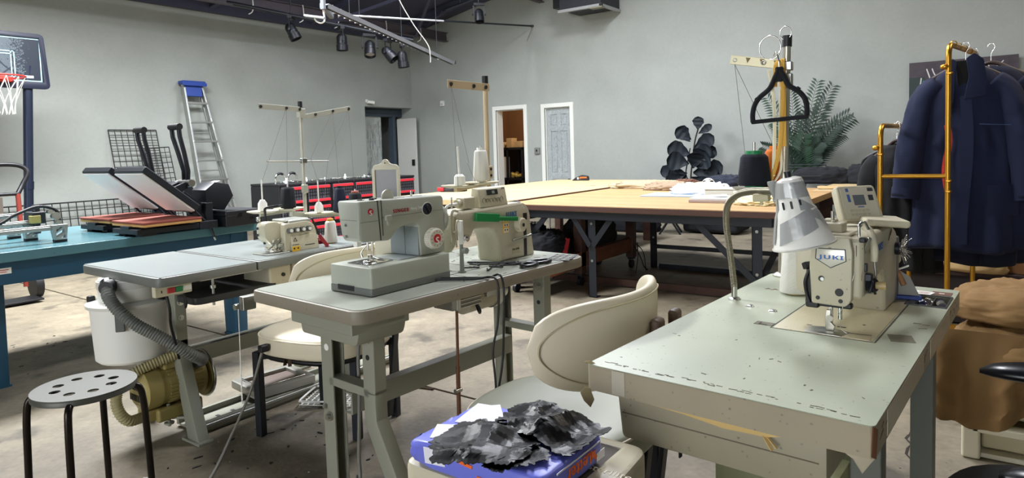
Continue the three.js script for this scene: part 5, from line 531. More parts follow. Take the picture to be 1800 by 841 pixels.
{ // glossy black fabric offcuts on the ream
  const mSat = new THREE.MeshPhysicalMaterial({ color: 0x050506, roughness: .38, specularIntensity: .6, side: THREE.DoubleSide, sheen: .08, sheenRoughness: .4, sheenColor: new THREE.Color(0x8a8a90) });
  const rag = (name, label, pos, turn, w, d, seed, amp, cut) => { const f = (u, v) => { let x = (u - .5) * w, z = (v - .5) * d; if (cut) x *= 1 - .75 * Math.abs(v - .55) * cut; x += .012 * fbm(v * 9 + seed, seed, 2); z += .012 * fbm(u * 9, seed * 2 + 4, 2); const rid = 1 - Math.abs(fbm(x * 5 + seed, z * 5 - seed, 1)) * 2.6; const y = .004 + amp * clamp(rid * .8 + .22 * (1 - Math.abs(SN.noise(x * 8 + seed * 3, z * 8)) * 1.6), 0, 1.3) * (.35 + .65 * Math.sin(Math.PI * clamp(u)) * Math.sin(Math.PI * clamp(v))); return [x, y, z]; }; return solo(name, label, 'fabric', pos, sheet(64, 56, f, -.0012), mSat, { turn }); };
  rag('fabric_scrap', 'large pointed black satin scrap spread over the near left half of the ream', [-.73, .684, -.90], .45, .2, .17, 2.3, .03, .9);
  rag('fabric_scrap', 'crumpled black satin scrap bunched on the far right half of the paper ream', [-.665, .684, -1.02], -.25, .22, .13, 7.9, .045, .3);
  rag('fabric_scrap', 'black satin strip hanging near the front corner of the paper ream', [-.655, .684, -.885], 1.0, .12, .07, 4.4, .014, .6);
  const r = rng(77); solo('clear_tub', 'empty clear plastic tub on the floor right of the beige drawer cart', 'tub', [-.63, 0, -1.62], [bx(-.1, .1, 0, .004, -.13, .13, .001), bx(-.1, -.096, 0, .17, -.13, .13, .001), bx(.096, .1, 0, .17, -.13, .13, .001), bx(-.1, .1, 0, .17, -.13, -.126, .001), bx(-.1, .1, 0, .17, .126, .13, .001), bx(-.11, .11, .165, .17, .126, .145, .001), bx(-.11, .11, .165, .17, -.145, -.126, .001)], new THREE.MeshPhysicalMaterial({ color: 0xf2f4f2, roughness: .15, transmission: .9, thickness: 0 }), { turn: .3 });
}
{ // litter on the floor
  const bits = (name, label, cx, cz, sx, sz, n, m, seed, s = 1) => { const r = rng(seed); const o = thing(name, label, 'scraps', [cx, 0, cz], 0, { kind: 'stuff' }); part(o, 'scrap', Array.from({ length: n }, () => bar([(r() - .5) * sx, .002, (r() - .5) * sz].map((v, i) => v), [0, 0, 0], .004, .002, 0)).map((g, i) => { const w = (.003 + r() * .016) * s, d = (.002 + r() * .006) * s; return xf(ex([[-w, -d], [w * .4, -d * .6], [w, d * .3], [w * .1, d], [-w * .7, d * .6]], .0015 + r() * .003 * s, 0), [(r() - .5) * sx, .0005, (r() - .5) * sz], [-Math.PI / 2, r() * 6.28, 0]); }), m); return o; };
  bits('fabric_clippings', 'thin litter of dark clippings on the floor between the sewing tables', -2.15, -1.35, 1.1, 1.0, 70, mBlack, 3); bits('fabric_clippings', 'small heap of dark red-brown thread scraps on floor beyond the middle table', -2.5, -2.35, .16, .1, 60, M(0x2a1216, .9), 5, 1.1); bits('lint_specks', 'pale specks of lint and paper over the floor under the sewing tables', -2.2, -1.9, 2.4, 1.9, 160, M(0xc9c4b4, .9), 6, .22); bits('fabric_clippings', 'dark crumbs on the floor left of the blue bench legs', -4.6, -1.5, 1.6, .9, 30, M(0x2c2a28, .9), 8, .8); bits('floor_lint', 'scattered lint on the floor right of the right sewing table', -.15, -2.9, .6, 1.6, 40, M(0x8a8274, .9), 9, .25);
  solo('paper_scrap', 'torn white paper scrap on the floor by the table leg near the tan motor', 'paper', [-2.57, .001, -1.13], sheet(8, 6, (u, v) => [(u - .5) * .05 + .006 * v, .004 + .01 * Math.abs(fbm(u * 3, v * 3, 2)), (v - .5) * .035], .001), mWhite, { turn: .4 });
  const st = thing('stick', 'thin brown stick lying on the floor beside the dark thread scraps', 'stick', [-2.38, .005, -2.4]); part(st, 'stick', rod([-.08, 0, .03], [.09, 0, -.01], .005, 7), M(0x4a3a2a, .8)); part(st, 'end', rod([.09, 0, -.01], [.1, 0, -.012], .007, 7), M(0x2f261d, .8));
  const fc = thing('floor_cable', 'black braided cable curling on the floor by the stool legs', 'cable', [-2.1, 0, -.9]); part(fc, 'cable', pipe([[-.35, .006, .1], [-.1, .006, -.12], [.05, .006, -.2], [.18, .006, -.14], [.2, .006, .02], [.12, .006, .12]], .006), mCableBlk); part(fc, 'plug', box(.05, .022, .03, -.36, .011, .115, .006), mBlack);
  const gc = thing('grey_floor_cable', 'grey cable draped from the chair leg down to the floor by the stool', 'cable', [-2.4, 0, -1.35]); part(gc, 'cable', pipe([[-.02, .42, -.2], [-.06, .25, -.16], [-.04, .1, -.05], [.06, .02, .1], [.18, .006, .26], [.3, .006, .33]], .0055), M(0x85837b, .5)); part(gc, 'plug', box(.03, .03, .04, -.02, .425, -.205, .006), mBlack);
  const tr = thing('tray_basket', 'white mesh basket corner lying on the floor under the cream chair', 'basket', [-2.62, 0, -2.05], .5); part(tr, 'mesh', Array.from({ length: 9 }, (_, i) => [rod([-.12 + i * .03, .012, -.1], [-.12 + i * .03, .012, .1], .003, 5), rod([-.13, .012, -.1 + i * .025], [.13, .012, -.1 + i * .025], .003, 5)]), mWhite); part(tr, 'rim', pipe([[-.13, .03, -.1], [.13, .03, -.1], [.13, .03, .1], [-.13, .03, .1]], .005, { closed: true, tension: .05 }), mWhite);
}

/* ---------- right station: pale worn table with the industrial machine ---------- */
const J = frame(-.42, -1.2, -.0665);
{
  const t = thing('sewing_table', 'large pale worn sewing table with chipped edges in the right foreground', 'table', J(0, 0, 0), J.a); const w = .277; const mSide = M(0xb3a78e, .55, 0, { map: TXL });
  const sh = rpoly([[-w, 0], [w, 0], [w, -1.2], [-w, -1.2]], [.008, .012, .012, .03]); const L = plate(sh, .7485, .751, 0, 0, [rpoly2([[w - .1, -1.07], [w - .008, -1.07], [w - .008, -.93], [w - .1, -.93]])]);
  const g = part(t, 'tabletop', plate(sh, .695, .7495, 0, 0), mSide); part(g, 'laminate', L, mTopPale); parts(t, 'edge_tape', [bx(-.215, -.185, .698, .748, .0, .0012, 0), bx(w, w + .0015, .70, .746, -.5, -.1, 0), bx(w, w + .0015, .70, .746, -.95, -.6, 0)], M(0xc0b9a3, .3));
  const r = rng(41), ch = []; for (let i = 0; i < 46; i++) { const k = r(); const x = -w + .03 + r() * (2 * w - .06); ch.push(box(.003 + r() * .014, .0009, .001 + r() * .0018, x, .7512, -.022 - r() * .012 - .01 * Math.abs(fbm(x * 20, 1)), 0, [0, (r() - .5) * .3, 0])); } for (let i = 0; i < 14; i++) ch.push(box(.003 + r() * .009, .0009, .001 + r() * .0025, -w + .02 + r() * .5, .7512, -.05 - r() * .45, 0, [0, r() * 3, 0])); for (let i = 0; i < 5; i++) ch.push(box(.006 + r() * .016, .0009, .002 + r() * .003, w - .15 + r() * .13, .7512, -.45 - r() * .35, 0, [0, r() * 1, 0])); const c = part(g, 'chips', ch, M(0x6a6454, .8), 'brown chips and scratches in the laminate'); c.userData.kind = 'stuff';
  const nick = part(g, 'edge_chips', Array.from({ length: 26 }, () => box(.0012, .0015 + r() * .003, .006 + r() * .02, w, .74 - r() * .025, -.02 - r() * 1.1, 0, [r() * .6, 0, 0])), M(0x6e6248, .85)); nick.userData.kind = 'stuff';
  parts(t, 'torn_corner', [ex([[0, 0], [.012, -.004], [.016, -.03], [.004, -.046], [-.008, -.03], [-.012, -.012]], .003, .001, { at: [-w - .006, .70, .002], rot: [0, .3, .2] }), ex([[0, 0], [.014, .004], [.004, .009], [-.01, .006]], .002, 0, { at: [-w + .004, .75, -.004], rot: [.3, .2, 0] })], M(0x9a8a62, .85), 'brown torn flap at the left corner');
  part(t, 'corner_split', [ex([[0, .055], [.009, .05], [.006, .0], [-.002, .004]], .003, .0008, { at: [w - .004, .696, .0], rot: [0, .8, 0] })], M(0x5c3a22, .8));
  part(g, 'plate_seam', [bx(-.052, .184, .7505, .7514, -.494, -.491, 0), bx(-.052, -.049, .7505, .7514, -1.0, -.494, 0), bx(.181, .185, .7505, .7514, -1.0, -.494, 0)], M(0x4a4538, .8)); part(g, 'hinge_pad', [box(.045, .001, .03, -.075, .7515, -.52, .0), box(.05, .001, .06, .225, .7515, -.56, 0, [0, .3, 0])], M(0x74705f, .7)); part(g, 'hinge_pad_mark', [box(.02, .001, .003, -.075, .7522, -.51, 0), box(.003, .001, .02, -.085, .7522, -.518, 0)], M(0x3c392f, .7));
  parts(t, 'table_screw', [[-.17, -.68], [-.1, -.66]].map(([x, z]) => lathe([[0, .006], [.008, .005], [.012, .001], [.012, 0]], [x, .7505, z])), mSteel);
  const dr = part(t, 'drawer', [ex(rpoly([[-.215, 0], [.20, 0], [.20, -.075], [.175, -.095], [-.205, -.095]], [.003, .003, .012, .012, .012]), .44, .005, { at: [0, .695, -.46] })], M(0xa9a18a, .5, 0, { map: TXL })); part(dr, 'wood_strip', ex([[-.2, -.001], [.14, -.001], [.1, -.012], [.02, -.016], [-.06, -.008], [-.15, -.004]], .006, .001, { at: [0, .695, -.016] }), M(0xd6b878, .7), 'bare wood strip where the rim has split'); part(dr, 'drawer_line', box(.39, .002, .002, -.008, .655, -.0195, 0), M(0x6d6552, .7)); part(dr, 'torn_wrap', [ex([[0, 0], [.05, .01], [.075, -.012], [.05, -.05], [.035, -.025]], .02, .003, { at: [.19, .68, -.08], rot: [0, .3, 0] })], M(0xb9b098, .35)); part(dr, 'splinter', [bar([.095, .684, -.012], [.115, .668, .004], .006, .002, 0), bar([.1, .685, -.012], [.122, .672, .0], .004, .002, 0)], M(0xd6b878, .7));
  const mLeg = M(0x7b7d5e, .45, .1); for (const z of [-.28, -1.02]) { const L = part(t, 'leg', [ex(rpoly([[-.1, 0], [.045, 0], [.045, .66], [-.1, .66]], .008), .05, .004, { at: [-.0, .03, z - .025] })], mLeg); part(L, 'panel_bead', ex(rpoly([[-.08, .03], [.025, .03], [.025, .61], [-.08, .61]], .02), .006, .002, { at: [0, .03, z + .024], holes: [rpoly3([[-.074, .036], [.019, .036], [.019, .604], [-.074, .604]])] }), mLeg); part(L, 'slot', box(.018, .12, .002, -.03, .44, z + .0262, 0), mBlack); part(L, 'bolt', [...bolt([.045, .56, z], [1, 0, 0], .012, .012)], mSteel); part(t, 'leg', [box(.06, .69, .05, .2, .345, z - .06, .004)], mFrameDark); part(t, 'foot', box(.4, .03, .06, .05, .015, z, .006), mLeg); part(t, 'cross_plate', box(.42, .014, .07, .02, .688, z, .002), mLeg); }
  part(t, 'stretcher', box(.05, .06, .74, .0, .2, -.65, .004), mLeg); part(t, 'motor_bracket', [bar([.06, .52, -.3], [.16, .62, -.28], .05, .02), bar([.08, .6, -.34], [.19, .6, -.3], .03, .03)], mBlackSteel); part(t, 'strap', box(.004, .1, .012, -.13, .58, -.14, .001), mBlack, 'short black strap hanging below the drawer');
  part(t, 'tray', [box(.1, .006, .15, w - .054, .722, -1.0, .001), box(.1, .034, .004, w - .054, .738, -.928, .001), box(.1, .034, .004, w - .054, .738, -1.072, .001), box(.004, .034, .15, w - .102, .738, -1.0, .001), box(.004, .034, .15, w - .006, .738, -1.0, .001), box(.003, .026, .14, w - .045, .736, -1.0, .001), box(.018, .03, .14, w - .09, .74, -1.0, .004)], M(0x3b3b38, .4), 'dark sunken bobbin tray with dividers');
  const b0 = thing('bobbin', 'small metal bobbin in the sunken tray, nearest to the table edge', 'bobbin', J(w - .065, .726, -.945), 0, { group: 'metal bobbins in the sunken tray' }); part(b0, 'spool', [rod([0, 0, 0], [0, .0015, 0], .0105, 18), rod([0, .009, 0], [0, .0105, 0], .0105, 18), rod([0, 0, 0], [0, .0105, 0], .004, 12)], mChrome); const bl = 'metal bobbin lying among the others in the dark sunken bobbin tray'; b0.userData.label = bl; for (let i = 0; i < 17; i++) { const q = rng(100 + i); const c = copy(b0, J(w - .072 + (i % 2) * .037 + q() * .014, .731 + (i > 9 ? .006 : 0) + q() * .003, -.942 - (i >> 1) * .0125 - q() * .006), q() * 3, bl); c.rotation.set(q() * 1.2, q() * 3, q() * .8); }
}
function rpoly3(p) { return new THREE.Path(p.map(q => new THREE.Vector2(q[0], q[1])).reverse()); }
{ // industrial machine head, needle end towards the camera
  const o = thing('industrial_machine', 'large cream industrial sewing machine with blue lettered face plate on pale right table', 'sewing machine', J(.082, .7505, -.545), J.a); const mC = mCreamPaint;
  part(o, 'bed_plate', plate([[-.128, .05], [.096, .05], [.096, -.45], [-.128, -.45]], -.002, .0016, .012, .0006), M(0xc9bf9e, .36, 0, { map: TXL })); part(o, 'needle_plate', plate([[-.055, .048], [.03, .048], [.038, .0], [-.02, -.022], [-.055, -.01]], .001, .0028, .004, .0004), mSteel); part(o, 'slide_plate', plate([[.03, .048], [.09, .048], [.085, .005], [.04, .0]], .001, .0026, .003, .0004), M(0xb9af92, .35, .3)); parts(o, 'bed_mark', [box(.05, .0006, .0016, .06, .003, .006, 0, [0, .12, 0]), box(.02, .0006, .008, .01, .0022, -.04, 0), box(.012, .0006, .003, -.06, .0022, -.02, 0), box(.006, .0006, .006, .05, .0022, -.09, 0)], M(0x55503f, .8));
  const s = rpoly([[-.0, .232], [-.36, .226], [-.43, .2], [-.445, .1], [-.445, 0], [-.272, 0], [-.262, .08], [-.235, .13], [-.1, .14], [-.075, .09], [.0, .085]], [.012, .06, .05, .03, .004, .004, .05, .04, .02, .02, .008]); const g = ex(s, .118, .012, { seg: 4, crease: .7 }); g.applyMatrix4(new THREE.Matrix4().set(0, 0, 1, -.052, 0, 1, 0, 0, 1, 0, 0, 0, 0, 0, 0, 1)); flipW(g); part(o, 'arm_body', g, mC);
  part(o, 'pillar', [ex(rpoly([[-.062, 0], [.062, 0], [.062, .19], [-.05, .19]], .006), .15, .008, { at: [0, 0, -.425] })], mC); part(o, 'pillar_groove', [box(.002, .16, .006, .0645, .09, -.395, 0), box(.012, .17, .03, .062, .1, -.43, .004)], M(0x77777a, .4, .4), 'grey strip on the pillar side'); part(o, 'side_plate', box(.002, .05, .025, .0645, .03, -.335, .0005), M(0x8d856c, .4)); parts(o, 'screw', [[.0, .012, -.2745], [.05, .1, -.2745]].map(p => rod(p, [p[0], p[1], p[2] + .003], .005, 12)), mBlack);
  // face
  const fp = part(o, 'face_plate', ex(rpoly([[-.045, .068], [.032, .066], [.044, .082], [.047, .2], [.04, .235], [-.045, .235], [-.05, .16]], [.006, .008, .01, .008, .008, .006, .004]), .03, .004, { at: [0, 0, -.012], seg: 3 }), mC); const zf = .0185; part(fp, 'badge', ex([[-.032, .192], [.03, .192], [.032, .166], [-.001, .148], [-.034, .168]], .0016, .0004, { at: [0, .012, zf - .001] }), M(0xd8d6cb, .3, .4)); part(fp, 'badge_rim', ex([[-.034, .194], [.032, .194], [.034, .165], [-.001, .146], [-.036, .167]], .001, 0, { at: [0, .012, zf - .0009], holes: [[[-.032, .192], [.03, .192], [.032, .166], [-.001, .148], [-.034, .168]]] }), mBlackSteel); part(fp, 'lettering', xf(text('JUKI', .0098, .0006, font, 2.0), [-.001, .1835, zf + .0006]), M(0x2463b4, .4), 'blue lettering'); parts(fp, 'face_hole', [[-.012, .222, .005], [-.022, .131, .007], [.018, .101, .0095], [-.03, .083, .005], [.021, .08, .005]].map(([x, y, q]) => rod([x, y, zf - .001], [x, y, zf + .0006], q, 20)), mBlack); part(fp, 'screw', rod([-.02, .13, zf], [-.02, .13, zf + .001], .0045, 12), mSteel);
  parts(o, 'needle_bar', [rod([-.004, .09, .0], [-.004, .012, .0], .0045, 12), rod([.014, .09, -.006], [.014, .03, -.006], .0055, 12)], mChrome); part(o, 'presser_foot', [ex([[-.008, 0], [.01, 0], [.013, .012], [.002, .022], [.004, .05], [-.006, .05], [-.009, .03]], .008, .001, { at: [-.006, .004, .006] }), rod([-.004, .034, .014], [-.004, .034, .016], .008, 16)], M(0xa9a69a, .35, .7)); part(o, 'lifter_linkage', [box(.03, .016, .03, -.045, .063, .0, .004), box(.085, .014, .02, -.0, .066, -.004, .004), bar([-.056, .06, .0], [-.052, .15, .005], .012, .014), bar([-.056, .15, .004], [-.062, .165, .0], .02, .014), pipe([[-.052, .15, .01], [-.06, .12, .016], [-.058, .09, .012], [-.05, .065, .012]], .004)], mBlack, 'black presser lifter'); part(o, 'side_guard', ex([[0, 0], [.05, -.02], [.07, .02], [.07, .12], [0, .14]], .012, .004, { at: [-.1, .085, -.05], rot: [0, .15, 0] }), mC, 'cream guard left of the face plate'); part(o, 'thread_run', [rod([.034, .085, .012], [.012, .04, .006], .0007, 4), rod([.05, .15, .012], [.034, .085, .012], .0007, 4), pipe([[.014, .03, .0], [.02, .012, .01], [.035, .004, .02]], .0007, { m: 4 })], mWhite);
  part(o, 'tension_assembly', [rod([.064, .115, -.04], [.085, .115, -.035], .013, 16), rod([.07, .115, -.04], [.082, .117, -.03], .017, 18), box(.03, .02, .02, .066, .135, -.03, .004), pipe([[.075, .125, -.03], [.085, .128, -.005], [.08, .105, .005]], .003), pipe([[.08, .12, -.02], [.09, .1, -.01]], .003)], mBlackSteel); part(o, 'tension_knob', rod([.085, .115, -.04], [.107, .116, -.042], .0095, 16), M(0xb09a6a, .5), 'ribbed brass coloured knob'); part(o, 'take_up_lever', [bar([.066, .2, -.02], [.08, .235, -.0], .008, .006), pipe([[.055, .235, -.01], [.055, .262, -.012], [.062, .268, -.03], [.068, .25, -.045]], .0035), pipe([[.066, .195, -.06], [.075, .18, -.07], [.078, .1, -.07], [.06, .09, -.06]], .003)], mSteel); part(o, 'thread_guide', [box(.012, .03, .02, .06, .205, -.02, .003), box(.014, .012, .016, .064, .228, -.005, .003), box(.01, .02, .01, .066, .16, -.02, .002)], mBlack); parts(o, 'thread', [[.0, .0], [.006, .004], [.012, .008]].map(([a, b]) => rod([.052 + a, .215, .004 - b * 2], [.05 + a, .13, -.01 + b], .0008, 4)), M(0x7a4a3a, .7));
  part(o, 'top_plate', [box(.08, .006, .09, -.005, .237, -.05, .002), box(.05, .026, .05, -.01, .25, -.05, .006), box(.03, .016, .03, -.02, .262, -.06, .004)], mC); part(o, 'thread_pin', [rod([-.012, .24, -.05], [-.012, .29, -.045], .0045, 10)], mChrome); part(o, 'clip', [box(.03, .012, .03, -.05, .245, -.06, .005), rod([-.06, .25, -.05], [-.03, .25, -.07], .007, 10)], mBlack); part(o, 'air_tube', [pipe([[.055, .255, -.06], [.07, .24, -.055], [.078, .2, -.06], [.076, .17, -.07]], .009)], M(0xd6cfb6, .4)); part(o, 'side_lettering', xf(text('JUKI', .018, .0006, font, 1.3), [.0668, .185, -.19], [0, Math.PI / 2, 0]), M(0x2463b4, .4), 'blue side lettering'); parts(o, 'scuff', [box(.001, .01, .02, .0667, .21, -.33, 0, [.5, 0, 0]), box(.001, .004, .03, .0667, .2, -.31, 0, [.7, 0, 0])], M(0x5a4a38, .8));
  const cp = part(o, 'control_panel', [xf(ex(rpoly([[-.072, 0], [.072, 0], [.066, .1], [-.066, .1]], .012), .026, .006, { seg: 3 }), [.006, .232, -.31], [0, 1.05, 0]).applyMatrix4(new THREE.Matrix4())], mBeigePlastic); // placed below
  const P = new THREE.Matrix4().makeTranslation(.0, .236, -.30).multiply(new THREE.Matrix4().makeRotationY(.82)).multiply(new THREE.Matrix4().makeRotationX(-.42)); const pg = join([ex(rpoly([[-.062, 0], [.062, 0], [.058, .105], [-.058, .105]], .012), .03, .007, { seg: 3, at: [0, 0, -.015] })]); cp.geometry = pg.applyMatrix4(P); const at = (g) => g.applyMatrix4(P);
  part(cp, 'panel_face', at(box(.1, .088, .002, 0, .052, .0152, .0008)), M(0xd8d2bd, .4)); part(cp, 'display', at(box(.034, .03, .002, .0, .06, .0165, .0005)), M(0x6d7478, .25)); parts(cp, 'button', Array.from({ length: 10 }, (_, i) => at(box(.009, .007, .0016, -.018 + (i % 5) * .012 - .012, .018 + Math.floor(i / 5) * .012, .0165, .0005))), M(0xc9c2aa, .4)); parts(cp, 'print', [at(box(.014, .016, .001, .036, .066, .0166, 0)), at(box(.016, .01, .001, .04, .09, .0166, 0))], M(0x3c3f44, .5)); parts(cp, 'blue_print', [at(box(.008, .022, .001, -.03, .066, .0166, 0)), at(box(.008, .01, .001, -.03, .09, .0166, 0)), at(box(.018, .003, .001, .0, .04, .0166, 0))], M(0x4e6ea8, .5)); part(cp, 'panel_base', [box(.11, .02, .13, .05, .242, -.30, .008, [0, .4, -.06])], mBeigePlastic);
  part(o, 'hand_wheel', [lathe([[.0, .03], [.03, .03], [.05, .026], [.052, .016], [.052, .0], [0, 0]], [.015, .145, -.445], [-Math.PI / 2, 0, 0], 36)], mC); part(o, 'wheel_ribs', [box(.03, .06, .04, .052, .13, -.47, .008)], M(0xb9b4a0, .5));
}
{
  cone('white thread cone on a yellow core standing beside the industrial machine', J(-.115, .7505, -.91), mThreadW, .148, .044, .033, { core: M(0xd9b45a, .7) });
  const s = thing('thread_stand', 'metal thread stand behind the lamp carrying black and orange cones, hanger and yellow straps', 'thread stand', J(-.23, .7505, -1.155), 0, { world: true }); const [X, , Z] = J(-.23, 0, -1.155); const mS = M(0xb6b3a4, .32, .6);
  part(s, 'pole', rod([X, .7505, Z], [X + .02, 1.535, Z], .0125, 18), mS); part(s, 'pole_cap', rod([X + .02, 1.535, Z], [X + .021, 1.572, Z], .0155, 18), mBlack); part(s, 'clamp', [lathe([[0, 0], [.03, 0], [.03, .006], [.018, .014], [0, .014]], [X, .7505, Z])], mS); part(s, 'joint', [box(.03, .05, .03, X + .022, 1.42, Z + .002, .003), box(.03, .03, .032, X + .022, 1.47, Z, .003)], mSteel);
  part(s, 'guide_arm', [bar([X + .01, 1.475, Z + .016], [X - .16, 1.508, Z + .03], .004, .032)], M(0xc9c1a0, .4, .3)); parts(s, 'guide_print', [0, 1, 2].map(i => ex([[-.008, .0], [.008, 0], [0, -.018]], .001, 0, { at: [X - .1 + i * .045, 1.508 - i * .009, Z + .0275 - i * .004], rot: [0, .08, -.19] })), M(0x8d7a4c, .6)); parts(s, 'guide_eye', [-.145, -.05].map(d => xf(new THREE.TorusGeometry(.006, .002, 6, 14), [X + d, 1.475 + (.01 - d) * .19, Z + .03])), mSteel); parts(s, 'ring', [pipe(Array.from({ length: 16 }, (_, i) => { const a = i / 16 * 6.283; return [X - .03 + Math.cos(a) * .035, 1.535 + Math.sin(a) * .04, Z + .02]; }), .0025, { closed: true, m: 6 }), pipe(Array.from({ length: 12 }, (_, i) => { const a = i / 12 * 6.283; return [X + .018 + Math.cos(a) * .018, 1.58 + Math.sin(a) * .022, Z + .01]; }), .0018, { closed: true, m: 6 })], mChrome);
  part(s, 'tray_arm', [bar([X + .05, 1.045, Z + .01], [X - .15, 1.045, Z + .05], .02, .014)], mS); const d1 = [X - .075, 1.052, Z + .055], d2 = [X - .03, 1.06, Z - .05]; part(s, 'tray_disc', trayDisc(d1, .072), mS); part(s, 'tray_disc', trayDisc(d2, .06), mS); part(s, 'spool_pin', rod([d1[0], d1[1], d1[2]], [d1[0], d1[1] + .165, d1[2]], .0045, 10), mSteel); part(s, 'spool_pin', rod([d2[0], d2[1], d2[2]], [d2[0], d2[1] + .15, d2[2]], .0045, 10), mSteel); part(s, 'side_rod', [rod([X, 1.095, Z], [X + .12, 1.095, Z - .02], .003, 8), rod([X, 1.087, Z], [X + .12, 1.087, Z - .02], .003, 8)], mBlackSteel); part(s, 'threads', [rod([X - .145, 1.49, Z + .032], [d1[0] - .02, 1.16, d1[2] + .03], .001, 4), rod([X - .145, 1.49, Z + .032], [d1[0] + .06, 1.2, d1[2] - .02], .001, 4)], M(0x86867c, .8));
  cone('large black thread cone with green plastic tip on the metal stand by the lamp', [d1[0], d1[1] + .012, d1[2]], M(0x141a26, .92, 0, { bumpMap: threadBump, bumpScale: .001 }), .112, .056, .045, { core: M(0x1c8a50, .5) }); cone('orange thread cone half hidden behind the large black cone', [d2[0], d2[1] + .012, d2[2]], mThreadO, .118, .042, .036, { core: mThreadO });
  const hg = thing('clothes_hanger', 'black velvet clothes hanger hanging from the metal thread stand beside straps', 'hanger', [X, 1.47, Z + .05], 0, { world: true }); const hx = X + .012, hy = 1.34, hz = Z + .055; part(hg, 'frame', [sweep(new THREE.CatmullRomCurve3([[hx - .005, hy + .118, hz], [hx - .02, hy + .085, hz], [hx - .035, hy + .055, hz], [hx - .07, hy + .025, hz], [hx - .085, hy + .0, hz], [hx - .09, hy - .03, hz + .003], [hx - .09, hy - .055, hz]].map(p => V(...p))).getSpacedPoints(24), () => .0085, 10), sweep(new THREE.CatmullRomCurve3([[hx - .005, hy + .118, hz], [hx + .012, hy + .09, hz], [hx + .025, hy + .062, hz], [hx + .055, hy + .04, hz], [hx + .075, hy + .015, hz], [hx + .082, hy - .02, hz], [hx + .08, hy - .042, hz]].map(p => V(...p))).getSpacedPoints(24), () => .0085, 10), bar([hx - .096, hy - .055, hz], [hx + .086, hy - .044, hz], .012, .014, .004), box(.026, .05, .012, hx - .004, hy + .1, hz, .006)], M(0x14161c, .9)); part(hg, 'hook', pipe([[hx - .004, hy + .12, hz], [hx - .006, hy + .15, hz], [hx - .016, hy + .175, hz - .01], [hx - .026, hy + .165, hz - .02]], .0022), mChrome); parts(hg, 'notch', [box(.012, .012, .014, hx - .076, hy + .022, hz, .002, [0, 0, .7]), box(.012, .012, .014, hx + .055, hy + .048, hz, .002, [0, 0, -.7])], M(0x14161c, .9));
  const ys = thing('elastic_straps', 'bundle of yellow and white elastic straps draped down the metal thread stand pole', 'straps', [X, 1.48, Z], 0, { world: true }); const strap = (pts, w, m) => { const c = new THREE.CatmullRomCurve3(pts.map(p => V(X + p[0], p[1], Z + p[2]))); const N = 40; return part(ys, 'strap', sheet(2, N, (u, v) => { const p = c.getPoint(v); return [p.x + (u - .5) * w, p.y, p.z + .003 * Math.sin(u * 3)]; }, .0015), m); };
  strap([[-.01, 1.4, .035], [-.006, 1.475, .035], [.0, 1.49, .02], [.006, 1.47, .02], [.006, 1.3, .028], [.002, 1.15, .03]], .014, mYellowStrap); strap([[.018, 1.2, .032], [.016, 1.4, .032], [.012, 1.49, .025], [.008, 1.492, .005], [.004, 1.45, -.016], [0, 1.2, -.018]], .012, mYellowStrap); strap([[-.03, 1.46, .036], [-.015, 1.38, .04], [-.012, 1.25, .038], [-.018, 1.1, .034]], .012, cloth(0xefe6c6)); strap([[.014, 1.44, .042], [.012, 1.3, .04], [.0, 1.17, .04], [-.034, 1.06, .03]], .014, mYellowStrap); strap([[.008, 1.4, .04], [.004, 1.25, .038], [.006, 1.12, .036], [-.02, 1.07, .036]], .008, cloth(0xf2ead2));
}
